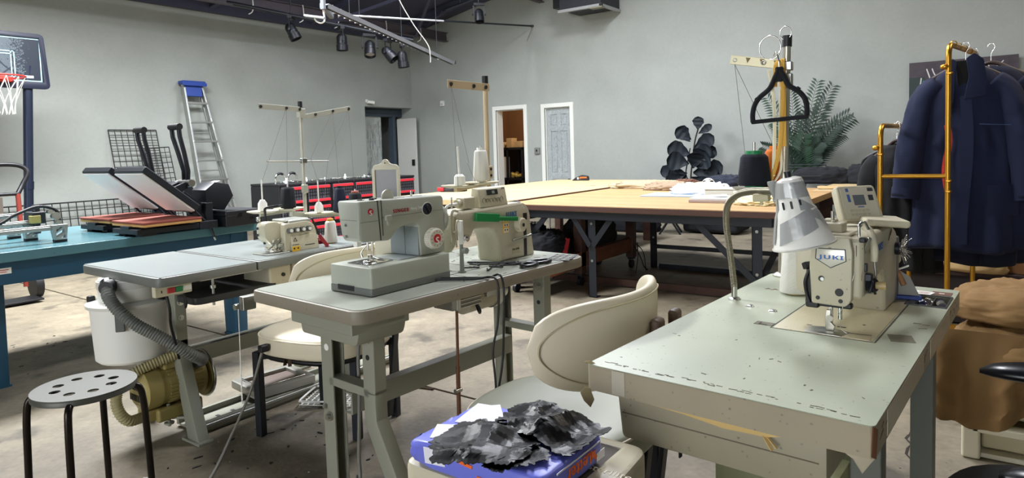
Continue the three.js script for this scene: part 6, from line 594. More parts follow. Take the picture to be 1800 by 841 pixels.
{ // gooseneck lamp
  const o = thing('gooseneck_lamp', 'gooseneck lamp with white bell shade patched with grey tape on the right table', 'lamp', J(-.238, .7505, -.741), 0, { world: true }); const [x, , z] = J(-.238, 0, -.741);
  part(o, 'base', [lathe([[0, .008], [.012, .008], [.018, .003], [.018, 0]], [x, .7505, z]), rod([x, .7505, z], [x, .8, z], .0085, 14)], mSteel); part(o, 'gooseneck', hose([[x, .79, z], [x - .008, .882, z + .006], [x - .014, .977, z + .023], [x + .002, 1.037, z + .06], [x + .043, 1.071, z + .11], [x + .098, 1.087, z + .166], [x + .153, 1.093, z + .234], [x + .2, 1.098, z + .3]], .009, .005, .1, 12), M(0x85806f, .38, .8)); part(o, 'switch_block', [box(.04, .02, .026, x + .14, 1.075, z + .22, .004), rod([x + .14, 1.056, z + .22], [x + .14, 1.066, z + .22], .004, 10)], M(0xb0a888, .5));
  const q = new THREE.Quaternion().setFromEuler(new THREE.Euler(.06, 0, .20)); const M4 = new THREE.Matrix4().compose(V(-.37, 1.125, -1.6), q, V(.8, .8, .8)); const A = g => join(g).applyMatrix4(M4);
  const mSh = M(0xf2f1ea, .16); part(o, 'shade', A([lathe([[.036, -.005], [.041, -.03], [.048, -.075], [.055, -.085], [.058, -.1], [.082, -.185], [.086, -.188], [.083, -.181], [.055, -.1], [.045, -.075], [.038, -.03], [.03, -.008]], [0, 0, 0], [0, 0, 0], 48, .5)]), mSh); part(o, 'shade_rim', A([xf(new THREE.TorusGeometry(.0845, .003, 8, 56), [0, -.187, 0], [Math.PI / 2, 0, 0])]), M(0xc9c8be, .3)); part(o, 'shade_cap', A([lathe([[0, .012], [.02, .012], [.034, .006], [.038, -.006], [0, -.006]])]), mSh); part(o, 'socket', A([rod([0, -.01, 0], [0, -.06, 0], .018, 18), rod([0, .01, 0], [0, .03, 0], .009, 14)]), mBlackSteel); part(o, 'bulb', A([lathe([[0, -.13], [.02, -.122], [.027, -.1], [.02, -.075], [.014, -.06], [0, -.06]])]), M(0xf2f2ea, .25));
  const strip = (a0, a1, y0, y1, r0, r1, tilt, bump) => sheet(20, 14, (u, v) => { const a = mix(a0, a1, u), y = mix(y0, y1, v) + tilt * (u - .5); const R = mix(.0372, .083, clamp((-y - .0) / .185)); const prof = -y < .075 ? mix(.0375, .0485, -y / .075) : -y < .1 ? mix(.0485, .0585, (-y - .075) / .025) : mix(.0585, .083, (-y - .1) / .085); const k = prof + .0016 + bump * Math.abs(fbm(u * 5 + a0, v * 5, 3)); return [Math.cos(a) * k, y, Math.sin(a) * k]; }, .0006);
  parts(o, 'tape', [A([strip(.2, 3.0, .0, -.045, 0, 0, .01, .004)]), A([strip(.6, 2.2, -.095, -.155, 0, 0, -.035, .002)]), A([strip(-.5, 1.1, -.12, -.075, 0, 0, .06, .002)]), A([sheet(10, 10, (u, v) => [-.035 - u * .02 + .006 * fbm(u * 4, v * 4), .012 - v * .06 * u - .01 * v, .02 - .02 * v], .001)]), A([strip(2.5, 3.3, -.02, -.17, 0, 0, .0, .003)])], mTapeGrey, 'crumpled grey tape'); parts(o, 'vent_slot', [1.0, 1.5, 2.0].map(a => A([box(.004, .022, .006, Math.cos(a) * .0475, -.064, Math.sin(a) * .0475, .0015, [0, -a, 0])])), mBlack);
}
{ // loose things on the right table
  const pm = thing('pin_magnet', 'burst of steel pins stuck to a round magnet on the machine pillar', 'pins', J(.155, .905, -.945), J.a); part(pm, 'magnet', rod([-.008, 0, 0], [.004, 0, 0], .018, 20), mBlackSteel); const r = rng(61), pins = []; for (let i = 0; i < 60; i++) { const a = r() * 6.28, b = (r() - .3) * 1.4, l = .02 + r() * .025; pins.push(rod([.004, (r() - .5) * .02, (r() - .5) * .02], [.004 + Math.cos(b) * l * .6 * (.3 + r()), Math.sin(a) * l, Math.cos(a) * l], .0008, 4)); } const pp = part(pm, 'pin', pins, mChrome); pp.userData.kind = 'stuff';
  const br = thing('table_brush', 'wooden handled bench brush with blue ferrule leaning against the machine pillar', 'brush', J(.165, .7505, -.995), J.a); part(br, 'handle', [rod([-.045, .14, .0], [-.0, .045, .02], .0062, 12, .0075)], M(0xa3764c, .6)); part(br, 'ferrule', box(.085, .012, .02, -.0, .009, .01, .003, [0, .2, 0]), M(0x1c3a86, .5), 'blue ferrule'); part(br, 'bristle_plate', [ex([[-.05, 0], [.036, 0], [.012, .055], [-.04, .09], [-.05, .06]], .008, .002, { at: [.0, .012, .0], rot: [0, .2, 0] })], M(0x9b9a92, .5)); part(br, 'clip_tab', [bar([-.045, .075, .012], [.01, .1, .005], .012, .004)], mWhite);
  const card = (name, label, p, turn, w, d, col, marks) => { const o = thing(name, label, 'card', p, turn); part(o, 'card', box(w, .0012, d, 0, .0006, 0, .0004), M(col, .6)); if (marks) parts(o, 'print', marks.map(([x, z, a, b, c]) => box(a, .0004, b, x, .0014, z, 0)), M(marks[0][4] ?? 0x26262a, .7)); return o; };
  card('printed_card', 'white card with black lettering on the far right corner of pale table', J(.13, .7512, -1.12), J.a + .3, .075, .05, 0xf2f2ec, [[-.02, -.01, .02, .012, 0x222226], [.012, -.008, .02, .004], [.01, .004, .03, .003], [-.015, .012, .018, .006], [.02, .014, .02, .003]]); card('printed_card', 'white card with red figures overlapping the lettered card on the pale table', J(.175, .7526, -1.105), J.a - .2, .09, .05, 0xefefe8, [[-.02, 0, .03, .02, 0xa85a48], [.022, .01, .03, .003], [.022, .0, .03, .003], [.022, -.01, .03, .003]]); card('brown_card', 'small brown square card with a white dot at the far table corner', J(.24, .7512, -1.12), J.a, .05, .05, 0x6d4a3c, [[0, 0, .014, .012, 0xd6c2b4]]);
  const mk = thing('pencil_marks', 'tiny brown scribble of dried glue on the pale table behind lamp', 'mark', J(-.19, .7508, -.93), J.a); part(mk, 'stroke', [pipe([[-.02, 0, .005], [-.01, .001, -.004], [0, 0, .005], [.01, .001, -.004], [.02, 0, .003]], .0012, { m: 4 })], M(0x6a4c38, .8));
}

/* ---------- cutting tables ---------- */
{
  const t = thing('cutting_table', 'big plywood topped cutting table on a black steel frame with diagonal braces', 'table', [-2.25, 0, -5.7], 0, { world: true }); part(t, 'tabletop', bx(-3.38, -1.13, .7, .75, -6.92, -4.56, .004), mPly); part(t, 'edge_band', bx(-3.382, -1.128, .702, .742, -4.566, -4.556, .002), mWoodBrown);
  part(t, 'apron', bx(-3.34, -1.17, .635, .699, -4.62, -4.585, .003), mBlackSteel); part(t, 'apron', bx(-1.2, -1.165, .635, .699, -6.1, -4.6, .003), mBlackSteel); part(t, 'apron', bx(-3.34, -1.17, .635, .699, -6.1, -6.065, .003), mBlackSteel);
  for (const [x, z] of [[-2.57, -4.62], [-1.28, -4.62], [-3.32, -4.62], [-2.68, -6.07], [-1.2, -6.07], [-3.32, -6.07]]) { part(t, 'leg', [bx(x - .035, x + .035, 0, .635, z - .006, z, .001), bx(x - .035, x - .029, 0, .635, z - .07, z, .001), bx(x - .035, x + .035, 0, .008, z - .07, z, .001)], mBlackSteel); parts(t, 'bolt', [bolt([x, .6, z], [0, 0, 1], .008, .005), bolt([x, .3, z], [0, 0, 1], .008, .005)], mSteel); }
  const br = (a, b) => { part(t, 'brace', bar(a, b, .045, .008, .001, [0, 0, 1]), mBlackSteel); parts(t, 'bolt', [bolt(a, [0, 0, 1], .008, .006)], mSteel); }; br([-1.72, .66, -4.61], [-1.29, .25, -4.61]); br([-2.98, .66, -4.6], [-3.2, .42, -4.6]); br([-2.98, .66, -4.605], [-3.3, .3, -4.605]); br([-2.74, .66, -4.61], [-2.58, .42, -4.61]); br([-2.38, .66, -4.61], [-2.56, .42, -4.61]); br([-1.17, .62, -5.1], [-1.24, .3, -4.65]); part(t, 'floor_rail', bar([-2.6, .03, -6.03], [-1.2, .03, -6.03], .05, .05), mBlackSteel); part(t, 'mid_rail', bar([-2.66, .22, -6.03], [-1.2, .22, -6.03], .02, .04), mBlackSteel); part(t, 'floor_rail', bar([-3.25, .04, -5.1], [-1.25, .04, -5.1], .04, .06), mWoodBrown); 
  const l = thing('cutting_table', 'pale plywood cutting table adjoining the black framed one on its left', 'table', [-4.2, 0, -6.2], 0, { world: true }); part(l, 'tabletop', bx(-4.95, -3.4, .715, .765, -7.95, -4.6, .004), mPlyPale); part(l, 'edge_band', [bx(-3.402, -3.394, .72, .76, -7.95, -4.6, .002)], mWoodBrown); part(l, 'apron', bx(-4.9, -3.45, .56, .714, -4.68, -4.64, .003), mWoodBrown); part(l, 'apron', bx(-4.9, -4.86, .56, .714, -7.9, -4.64, .003), mWoodBrown); part(l, 'apron', bx(-3.5, -3.46, .56, .714, -7.9, -4.64, .003), mWoodBrown); for (const [x, z] of [[-4.85, -4.72], [-3.52, -4.72], [-4.85, -7.8], [-3.52, -7.8], [-3.52, -6.3]]) part(l, 'leg', bx(x - .045, x + .045, 0, .71, z - .045, z + .045, .004), mWoodBrown);
  parts(l, 'burn_mark', [bx(-3.75, -3.68, .7652, .7656, -6.75, -6.72, 0), bx(-3.9, -3.84, .7652, .7656, -6.55, -6.53, 0), bx(-3.6, -3.55, .7652, .7656, -6.9, -6.885, 0)], M(0x4a3a24, .8));
  const c = thing('rolling_shelf', 'brown wooden rolling shelf cart with casters under the black framed table', 'cart', [-3.1, 0, -5.3], 0, { world: true }); part(c, 'shelf', bx(-3.27, -2.87, .285, .31, -6.05, -4.4, .003), mWoodBrown); part(c, 'rail', bx(-2.89, -2.85, .17, .3, -6.02, -4.4, .004), mWoodRed); part(c, 'rail', bx(-3.27, -3.23, .17, .3, -6.02, -4.4, .004), mWoodRed); part(c, 'rail', bx(-3.23, -2.89, .17, .285, -4.44, -4.4, .004), mWoodRed); for (const [x, z] of [[-2.89, -4.98], [-2.87, -5.96], [-3.24, -5.96], [-3.24, -4.5]]) { part(c, 'leg', bx(x - .04, x + .04, .11, .68, z - .04, z + .04, .004), mWoodBrown); const k = part(c, 'caster', [rod([x - .015, .04, z], [x + .015, .04, z], .04, 18), bx(x - .03, x + .03, .09, .11, z - .03, z + .03, .002), bx(x - .022, x - .016, .03, .1, z - .015, z + .015, .001)], mBlackSteel); }
  const rt = thing('cutting_table', 'pale topped table with reddish wood legs behind the gold clothes rack', 'table', [0, 0, -7.2], 0, { world: true }); part(rt, 'tabletop', bx(-1.32, 1.5, .71, .75, -8.1, -6.55, .004), mPlyPale); part(rt, 'apron', bx(-1.27, 1.45, .62, .71, -6.63, -6.59, .003), mWoodBrown); for (const [x, z, w] of [[-1.23, -6.66, .12], [-.95, -7.0, .1], [.22, -6.66, .13], [1.3, -6.66, .12], [-1.23, -8.0, .1], [.22, -8.0, .1]]) part(rt, 'leg', bx(x - w / 2, x + w / 2, 0, .71, z - .05, z + .05, .004), w > .125 ? mWoodRed : mWoodBrown); part(rt, 'shelf', bx(-1.2, 1.4, .2, .23, -8.0, -6.62, .003), mWoodBrown);
}
/* ---------- cloth and paper on the tables ---------- */
const drape = (name, label, cat, p, w, h, d, seed, m, o = {}) => solo(name, label, cat, p, heap(w, h, d, seed, o), m, { turn: o.turn ?? 0, group: o.group });
{
  const mTan = cloth(0xb3a080), mBr = cloth(0x6d4b3c), mWhiteC = cloth(0xf0f1f0), mNavy = cloth(0x1d2333), mBlk = cloth(0x101218), mYel = cloth(0xe6d3a2), mKhaki = cloth(0x80623a);
  drape('folded_cloth', 'long rumpled tan cloth along the back of the plywood cutting table', 'cloth', [-2.98, .751, -6.75], .95, .075, .5, 3.1, mTan, { amp: .17, freq: 3, turn: .15 }); drape('folded_cloth', 'brown-tan bunched cloth in front of the long tan one', 'cloth', [-2.65, .751, -6.42], .5, .085, .3, 8.2, cloth(0xa08a72), { amp: .18, freq: 3.4 }); drape('folded_cloth', 'thin pale tan cloth trailing right toward the fig plant base on the table', 'cloth', [-2.5, .751, -6.84], .62, .06, .16, 5.7, mTan, { amp: .18, freq: 4 }); drape('folded_cloth', 'dark maroon bit of cloth on the tan heap below the fig leaves', 'cloth', [-2.62, .79, -6.82], .25, .05, .14, 6.7, mBr, { amp: .25 });
  drape('linen_heap', 'crumpled white cloth heap on the right half of plywood table', 'cloth', [-2.15, .752, -5.95], .52, .1, .4, 12.5, mWhiteC, { amp: .22, freq: 2.6 }); solo('blue_sheet', 'thin pale blue board sticking out under the white cloth', 'board', [-2.28, .751, -5.75], box(.6, .008, .42, 0, .004, 0, .002), M(0x9fb2d0, .5), { turn: .1 });
  drape('navy_jacket', 'folded navy quilted jacket on the table behind the white cloth', 'jacket', [-2.18, .751, -6.8], .46, .13, .4, 21.3, mNavy, { amp: .14, freq: 3.5 }); 
  const yb = thing('yarn_ball', 'black and white striped bundle of yarn beside the navy jacket', 'yarn', [-2.2, .751, -6.3], 0); part(yb, 'core', xf(new THREE.SphereGeometry(.062, 18, 14), [0, .06, 0]), mBlk); parts(yb, 'strand', Array.from({ length: 9 }, (_, i) => xf(new THREE.TorusGeometry(.063, .005, 6, 30), [0, .06, 0], [i * .7, i * 1.1, .4 * i])), mWhite); const y2 = thing('yarn_ball', 'black and white striped bundle by the big black thread cone base', 'yarn', [-1.86, .751, -6.45], 0); part(y2, 'core', xf(new THREE.SphereGeometry(.055, 18, 14), [0, .055, 0], [0, 0, 0], [1.6, 1, 1]), mBlk); parts(y2, 'strand', Array.from({ length: 7 }, (_, i) => xf(new THREE.TorusGeometry(.057, .006, 6, 26), [-.06 + i * .02, .055, 0], [.2 * i, 1.3 + .1 * i, 0])), mWhite);
  const bk = thing('paper_stack', 'stack of clear and white plastic folders with brown edge on the plywood table', 'papers', [-1.72, .751, -5.2], .04); part(bk, 'folder', box(.42, .022, .3, 0, .011, 0, .003), M(0x9f8f88, .5)); part(bk, 'cover', box(.41, .016, .29, .0, .03, -.02, .004), M(0xd9dcdc, .2)); part(bk, 'loose_sheet', [box(.2, .004, .2, -.06, .042, -.03, .001, [0, .3, .04])], mWhite); const tub = thing('clear_box', 'clear plastic box and lid standing behind the paper stack on the table', 'box', [-1.85, .751, -5.62], .2); part(tub, 'body', [box(.26, .07, .2, 0, .035, 0, .01)], M(0xcdd3cf, .15)); part(tub, 'lid', box(.27, .012, .21, 0, .076, 0, .004), M(0xdfe4e0, .15)); part(tub, 'jar', rod([.16, 0, .06], [.16, .07, .06], .04, 20), M(0xe3e0c8, .3));
  solo('metal_plate', 'round steel plate lying behind the paper stack beside the black cone', 'plate', [-1.6, .751, -5.75], lathe([[0, 0], [.09, 0], [.13, .012], [.13, .016], [.09, .006], [0, .006]]), mSteel);
  drape('yellow_cloth', 'pale yellow folded cloth at the right front corner of plywood table', 'cloth', [-1.36, .751, -5.1], .36, .055, .4, 17.7, mYel, { amp: .25, freq: 3 });
  const tk = thing('tape_tool', 'small black and orange tape tool near the far edge of the pale table', 'tool', [-4.45, .766, -7.75], .2); part(tk, 'body', [ex(rpoly([[-.12, 0], [.12, 0], [.11, .06], [.02, .075], [-.06, .045]], .015), .05, .006, { holes: [circ(-.01, .032, .016)] })], mBlack); part(tk, 'grip', box(.1, .022, .056, .045, .04, .025, .006), mOrange); part(tk, 'stripe', box(.02, .03, .057, -.03, .03, .025, .002), mWhite);
  const hm = thing('bike_helmet', 'black and red padded cap lying beyond the beige thread stand trays', 'cap', [-4.82, .766, -5.55], .3); part(hm, 'shell', heap(.3, .09, .2, 4.4, { amp: .06 }), mBlack); part(hm, 'trim', box(.08, .04, .02, -.12, .03, .09, .006), mRed);
  solo('pattern_paper', 'brown kraft paper sheet lying flat on the left end of the right pale table', 'paper', [-1.0, .751, -7.0], sheet(20, 8, (u, v) => [(u - .5) * .7, .003 + .012 * Math.abs(fbm(u * 3, v * 2, 2)), (v - .5) * .4], .001), M(0xcaa873, .8), { turn: .2 });
  drape('black_cloth', 'low black cloth heap left on the right pale table behind palm', 'cloth', [-1.45, .751, -7.75], .62, .17, .4, 33.1, mBlk, { amp: .12 }); drape('black_cloth', 'taller black cloth heap on right pale table between palm and gold rack', 'cloth', [-.86, .751, -7.75], .75, .22, .42, 35.1, mBlk, { amp: .1 }); drape('black_cloth', 'black cloth folded at the right end of the pale table beyond the coats', 'cloth', [.42, .751, -7.75], .6, .16, .4, 39.1, mBlk, { amp: .1 }); solo('wire_rack', 'thin black wire tray rim standing by the palm pot on the table', 'rack', [-1.75, .751, -7.9], [rod([-.3, .16, 0], [.3, .16, 0], .005, 6), rod([-.3, .19, -.06], [.3, .19, -.06], .005, 6), rod([-.3, 0, 0], [-.3, .19, -.03], .005, 6), rod([.3, 0, 0], [.3, .19, -.03], .005, 6)], mBlackSteel);
  // under the tables
  drape('duffel_bag', 'black bag with red lining on the wooden cart shelf, left of the brown leg', 'bag', [-3.07, .311, -4.72], .36, .2, .44, 41.7, mBlk, { amp: .12 }); solo('red_lining', 'red cloth corner showing on the black bag beside the brown leg', 'cloth', [-2.95, .44, -4.76], sheet(10, 10, (u, v) => [(u - .5) * .16, -v * .12 * u + .03 * fbm(u * 4, v * 3, 2), (v - .5) * .1 + .05], .004), cloth(0xc03038), { turn: .3 }); drape('black_bag', 'large black bag slumped on the wooden cart shelf right of the brown leg', 'bag', [-3.07, .311, -5.48], .38, .28, .7, 43.1, mBlk, { amp: .1 }); const sc = thing('striped_scarf', 'black and white striped scarf bunched on the black bag under the table', 'scarf', [-3.2, .47, -4.72], .2); part(sc, 'cloth', heap(.22, .1, .2, 47, { amp: .16 }), mBlk); parts(sc, 'stripe', Array.from({ length: 6 }, (_, i) => pipe([[-.1 + i * .035, .02, .09], [-.09 + i * .034, .08, .05], [-.08 + i * .03, .105, -.0], [-.08 + i * .03, .09, -.06]], .009)), mWhite);
  solo('ottoman', 'black square ottoman on the floor at the wall beyond the table', 'ottoman', [-3.0, 0, -8.9], box(.75, .34, .6, 0, .19, 0, .05), mBlk); solo('dark_roll', 'long dark fabric bundle on the floor beneath the middle of the table', 'bundle', [-4.2, 0, -8.6], heap(1.0, .3, .45, 51, { amp: .08 }), mBlk); drape('black_bag', 'black bag standing under the left end of the black framed table', 'bag', [-3.75, 0, -5.0], .4, .6, .45, 57, mBlk, { amp: .08 });
  const gc = thing('upholstered_chair', 'grey upholstered chair on thin legs seen far under the cutting table', 'chair', [-5.05, 0, -8.35], .2); part(gc, 'seat', box(.5, .2, .5, 0, .38, 0, .04), M(0x3f4a47, .9)); part(gc, 'backrest', box(.5, .3, .1, 0, .55, -.22, .04), M(0x3f4a47, .9)); for (const [x, z] of [[-1, -1], [1, -1], [1, 1], [-1, 1]]) part(gc, 'leg', rod([x * .2, 0, z * .2], [x * .2, .3, z * .2], .014, 10), mSteel); const fl = thing('folding_stool', 'black folding stool legs seen under the table left of the ottoman', 'stool', [-3.5, 0, -8.5], .3); part(fl, 'seat', box(.34, .04, .3, 0, .46, 0, .01), mBlk); parts(fl, 'leg', [rod([-.14, 0, .12], [.14, .45, .12], .014), rod([.14, 0, .12], [-.14, .45, .12], .014), rod([-.14, 0, -.12], [.14, .45, -.12], .014), rod([.14, 0, -.12], [-.14, .45, -.12], .014)], mBlackSteel);
  const cw = thing('hanging_wires', 'thin dark wires dangling from the wooden cart near its far caster', 'wires', [-2.7, .2, -5.7]); parts(cw, 'wire', [pipe([[.02, .1, 0], [.03, -.05, .02], [.02, -.19, .05]], .005), pipe([[.02, .1, .1], [.04, -.02, .0], [.03, -.15, -.12], [.03, -.195, -.2]], .005), pipe([[.02, .11, .06], [.05, .0, -.06], [.04, -.19, -.14]], .004)], mCableBlk);
  // right side pile
  const bench = thing('storage_bench', 'low dark storage bench behind the gold rack under brown cloths', 'bench', [.1, 0, -5.45], 0); part(bench, 'top', box(1.3, .03, .8, 0, .335, 0, .006), M(0x3b2c2c, .8)); part(bench, 'body', box(1.26, .31, .76, 0, .165, 0, .006), M(0x2b2322, .8));
  drape('tan_pillow', 'rolled tan cloth bundle lying slanted behind the right gold post', 'cloth', [-.16, .352, -5.15], .56, .2, .22, 61, cloth(0xc9ab78), { amp: .1, turn: -.35, sq: 2.2 }); drape('tan_cloth', 'flat tan folded cloth beneath the rolled tan bundle at table corner', 'cloth', [-.36, .352, -5.18], .46, .1, .3, 63, cloth(0xb99a68), { amp: .25 }); drape('brown_cloth', 'large dark brown cloth heaped over the cardboard box beyond the rack', 'cloth', [.06, .352, -5.5], .78, .27, .4, 67, cloth(0x4a2f26), { amp: .16 });
  const bo = thing('cardboard_box', 'open cardboard box with one raised flap beside the reddish table leg', 'box', [.2, .352, -5.22], -.25); part(bo, 'side', [box(.34, .2, .006, 0, .1, .14, .001), box(.34, .2, .006, 0, .1, -.14, .001), box(.006, .2, .28, -.17, .1, 0, .001), box(.006, .2, .28, .17, .1, 0, .001), box(.34, .006, .28, 0, .003, 0, .001)], M(0x8c623c, .85)); part(bo, 'flap', [xf(box(.3, .004, .16, 0, 0, 0, .001), [.02, .225, -.18], [-.3, 0, 0])], M(0xb98d52, .85), 'lighter flap');
  const cab = thing('plastic_cabinet', 'beige plastic drawer cabinet with framed front under the khaki trousers at right edge', 'cabinet', [.24, 0, -3.2], 0); part(cab, 'frame', [box(.62, .03, .5, 0, .375, 0, .008), box(.06, .36, .06, -.28, .18, .22, .01), box(.06, .36, .06, .28, .18, .22, .01), box(.06, .36, .06, -.28, .18, -.22, .01), box(.06, .36, .06, .28, .18, -.22, .01), box(.56, .03, .06, 0, .12, .22, .006), box(.56, .02, .44, 0, .012, 0, .004), box(.02, .34, .42, -.295, .18, 0, .004)], mBeigePlastic); for (const [y, h] of [[.25, .2], [.065, .08]]) { const d = part(cab, 'drawer', box(.5, h, .4, 0, y, -.02, .012), M(0xbdb38f, .5)); part(d, 'handle', box(.14, .02, .02, .02, y + h * .3, .19, .006), mBeigePlastic); }
  drape('khaki_trousers', 'khaki work trousers crumpled on top of the pile at the right edge', 'trousers', [.2, .535, -3.1], .64, .12, .46, 71, mKhaki, { amp: .1, freq: 1.6, nu: 72, nv: 40 }); const k2 = drape('khaki_trousers', 'khaki cloth heap drooping over the beige cabinet front at right edge', 'trousers', [.22, .391, -3.06], .66, .145, .56, 75, mKhaki, { amp: .1, freq: 1.5, nu: 72, nv: 40 });
  const hang = sheet(30, 24, (u, v) => { const x = -.14 + u * .5, f = .03 * Math.sin(u * 17 + 1) + .02 * Math.sin(u * 31); return [x + .02 * fbm(v * 3, u * 3, 2) - .03 * v, .52 - v * (.31 + .05 * Math.sin(u * 6)), -2.83 + f * v + .03 * Math.sin(v * 3)]; }, .004); solo('hanging_trousers', 'khaki trouser leg hanging over the front of the beige cabinet', 'trousers', [.15, .3, -2.83], hang, mKhaki, { world: true });
}
/* ---------- clothes rack ---------- */
{
  const r = thing('clothes_rack', 'gold double rail clothes rack with a tall and a short rail', 'clothes rack', [-.3, 0, -4.4], 0, { world: true }); const A = [-.473, -4.073], B = [-.166, -4.097], A2 = [-.40, -4.82], B2 = [-.06, -4.83]; const R = .0135;
  parts(r, 'rail_frame', [poly([[B[0], .04, B[1]], [B[0] - .004, 1.69, B[1]], [B2[0], 1.7, B2[1]], [B2[0] - .01, .04, B2[1]]], R, 16, .07), poly([[A[0], .04, A[1]], [A[0], 1.285, A[1]], [A2[0], 1.285, A2[1]], [A2[0], .04, A2[1]]], R, 16, .07)], mGold); parts(r, 'cross_bar', [rod([A[0], 1.01, A[1]], [B[0], 1.01, B[1]], .0115, 16), rod([A2[0], .9, A2[1]], [B2[0], .9, B2[1]], .0115, 16)], mGold); parts(r, 'floor_rail', [bar([A[0] - .06, .04, A[1] + .01], [B[0] + .1, .04, B[1] - .01], .028, .028, .004), bar([B[0], .04, B[1] + .1], [B2[0], .04, B2[1] - .1], .028, .028, .004), bar([A[0], .04, A[1] + .1], [A2[0], .04, A2[1] - .1], .028, .028, .004), bar([A2[0], .04, A2[1]], [B2[0], .04, B2[1]], .028, .028, .004)], mGold); parts(r, 'knob', [[B[0] - .02, 1.575, B[1] + .006], [A[0] - .02, 1.165, A[1] + .006]].map(p => xf(new THREE.SphereGeometry(.016, 14, 10), p, [0, 0, 0], [1.3, .9, 1])), mGold); parts(r, 'collar', [[B, 1.54], [B, .985], [B, .93], [A, 1.13]].map(([q, y]) => lathe([[R, -.006], [R + .004, -.003], [R + .004, .003], [R, .006]], [q[0], y, q[1]])), mGold); for (const [x, z] of [[B[0], B[1] + .1], [A[0], A[1] + .1], [B2[0], B2[1] - .1], [A2[0], A2[1] - .1]]) part(r, 'caster', [rod([x - .012, .018, z], [x + .012, .018, z], .018, 16), bx(x - .014, x + .014, .018, .035, z - .012, z + .012, .002)], mBlackSteel);
  parts(r, 'rail_bead', [.12, .3, .5, .7].map(t => lathe([[R, -.004], [R + .004, 0], [R, .004]], [mix(B[0], B2[0], t), 1.698, mix(B[1], B2[1], t)], [-1.42, 0, 0])), mGold);
  const garment = (name, label, cat, p, turn, o) => { // p = point on the rail
    const t = thing(name, label, cat, p, turn); const { H = 1.0, W = .25, m, seed = 1, sl = true, lining, depth = .08, arm = .62 } = o;
    part(t, 'body', loft(72, 40, (u, v) => { const a = u * 6.28318, c = Math.cos(a), s = Math.sin(a); const y = -.11 - v * H; const sh = sst(0, .1, v); const w = mix(.075, W * (.9 + .22 * v), Math.sqrt(sh)), d = mix(.06, depth * (1 + .35 * v), sh); const drop = v < .12 ? -.13 * Math.abs(c) * sst(0, .12, v) : -.13 * Math.abs(c) * (1 - sst(.12, .6, v)); const fold = .016 * sst(.15, 1, v) * Math.sin(a * 7 + seed + 2 * Math.sin(v * 2 + seed)) + .008 * sst(.1, .6, v) * Math.sin(a * 13 + seed * 3 + v * 3) + .012 * fbm(c * 2.2 + seed, v * 4 + s, 3) * sst(.06, .3, v); return [c * (w + fold), y + drop + .012 * Math.sin(a * 3 + seed) * v, s * (d + fold)]; }), m);
    if (sl) for (const k of [-1, 1]) { const c = new THREE.CatmullRomCurve3([V(k * W * .52, -.2, 0), V(k * W * .76, -.25, .005), V(k * W * .95, -.38, .02), V(k * W * 1.12, -.11 - arm * .78, .035), V(k * W * 1.2, -.11 - arm * 1.12, .05)]); const P = c.getSpacedPoints(40); const g = loft(28, 40, (u, v) => { const i = Math.round(v * 40), p = P[i], q = P[Math.min(40, i + 1)].clone().sub(P[Math.max(0, i - 1)]).normalize(); const n = V(0, 0, 1).addScaledVector(q, -q.z).normalize(), b = q.clone().cross(n); const a = u * 6.28318; const rr = mix(.062, .07, Math.sqrt(v)) + .008 * fbm(Math.cos(a) * 1.3 + seed + k, v * 3, 3) + .004 * Math.sin(a * 3 + v * 5 + seed); return [p.x + (n.x * Math.cos(a) + b.x * Math.sin(a)) * rr, p.y + (n.y * Math.cos(a) + b.y * Math.sin(a)) * rr, p.z + (n.z * Math.cos(a) + b.z * Math.sin(a)) * rr]; }); const s = part(t, 'sleeve', g, m); const e = P[39]; part(s, 'cuff', rod([P[37].x, P[37].y, P[37].z], [P[40].x, P[40].y - .012, P[40].z], .07, 24), m); }
    if (o.collar) { part(t, 'neckline', ex([[-.045, -.085], [.03, -.085], [.02, -.16], [-.012, -.3], [-.035, -.2]], .01, .002, { at: [0, 0, depth * 1.0 + .004], rot: [.06, 0, 0] }), cloth(0x0a0b0f), 'dark open neckline'); for (const [k, q] of [[1, [[.0, -.075], [.035, -.05], [.075, -.085], [.092, -.2], [.088, -.275], [-.008, -.29], [.012, -.17]]], [-1, [[-.038, -.09], [-.06, -.07], [-.09, -.14], [-.092, -.25], [-.075, -.36], [-.05, -.3]]]]) part(t, 'collar', ex(rpoly(q, .01), .01, .004, { at: [0, 0, depth * 1.02 + .014], rot: [.0, k * .12, 0], seg: 3 }), m); part(t, 'placket', sheet(4, 24, (u, v) => [.0 + (u - .5) * .05 + .012 * Math.sin(v * 5), -.27 - v * (H - .2), depth * (1.06 + .35 * v) + .014], .004), m); part(t, 'pocket', [sheet(8, 6, (u, v) => [.1 + u * .13, -.74 - v * .16 + .01 * Math.sin(u * 3), depth * 1.3 + .012 - .05 * u * u], .005)], m); parts(t, 'seam', [rod([.06, -.42, depth * 1.2 + .012], [.2, -.43, depth * .95], .0022, 5)], M(0x3b4a70, .8)); }
    if (lining) part(t, 'lining', sheet(5, 24, (u, v) => [-.078 + (u - .5) * .03 + .008 * Math.sin(v * 7), -.42 - v * (H - .62), depth * (1.05 + .32 * v) + .016 + .004 * Math.sin(v * 9)], .004), lining, 'red lining'); 
    const h = thing('coat_hanger', 'dark wooden hanger holding the ' + o.h, 'hanger', p, turn); part(h, 'shoulder_bar', [pipe([[-W * .8, -.185, 0], [-W * .4, -.13, 0], [0, -.085, 0], [W * .4, -.13, 0], [W * .8, -.185, 0]], .011)], M(0x3a2822, .5)); part(h, 'hook', pipe([[0, -.09, 0], [0, -.045, 0], [.004, -.03, 0], [.013, -.014, 0], [.0165, .0, 0], [.011, .012, 0], [0, .0165, 0], [-.011, .012, 0], [-.0165, 0, 0]], .0024, { m: 6 }), mChrome); return t; };
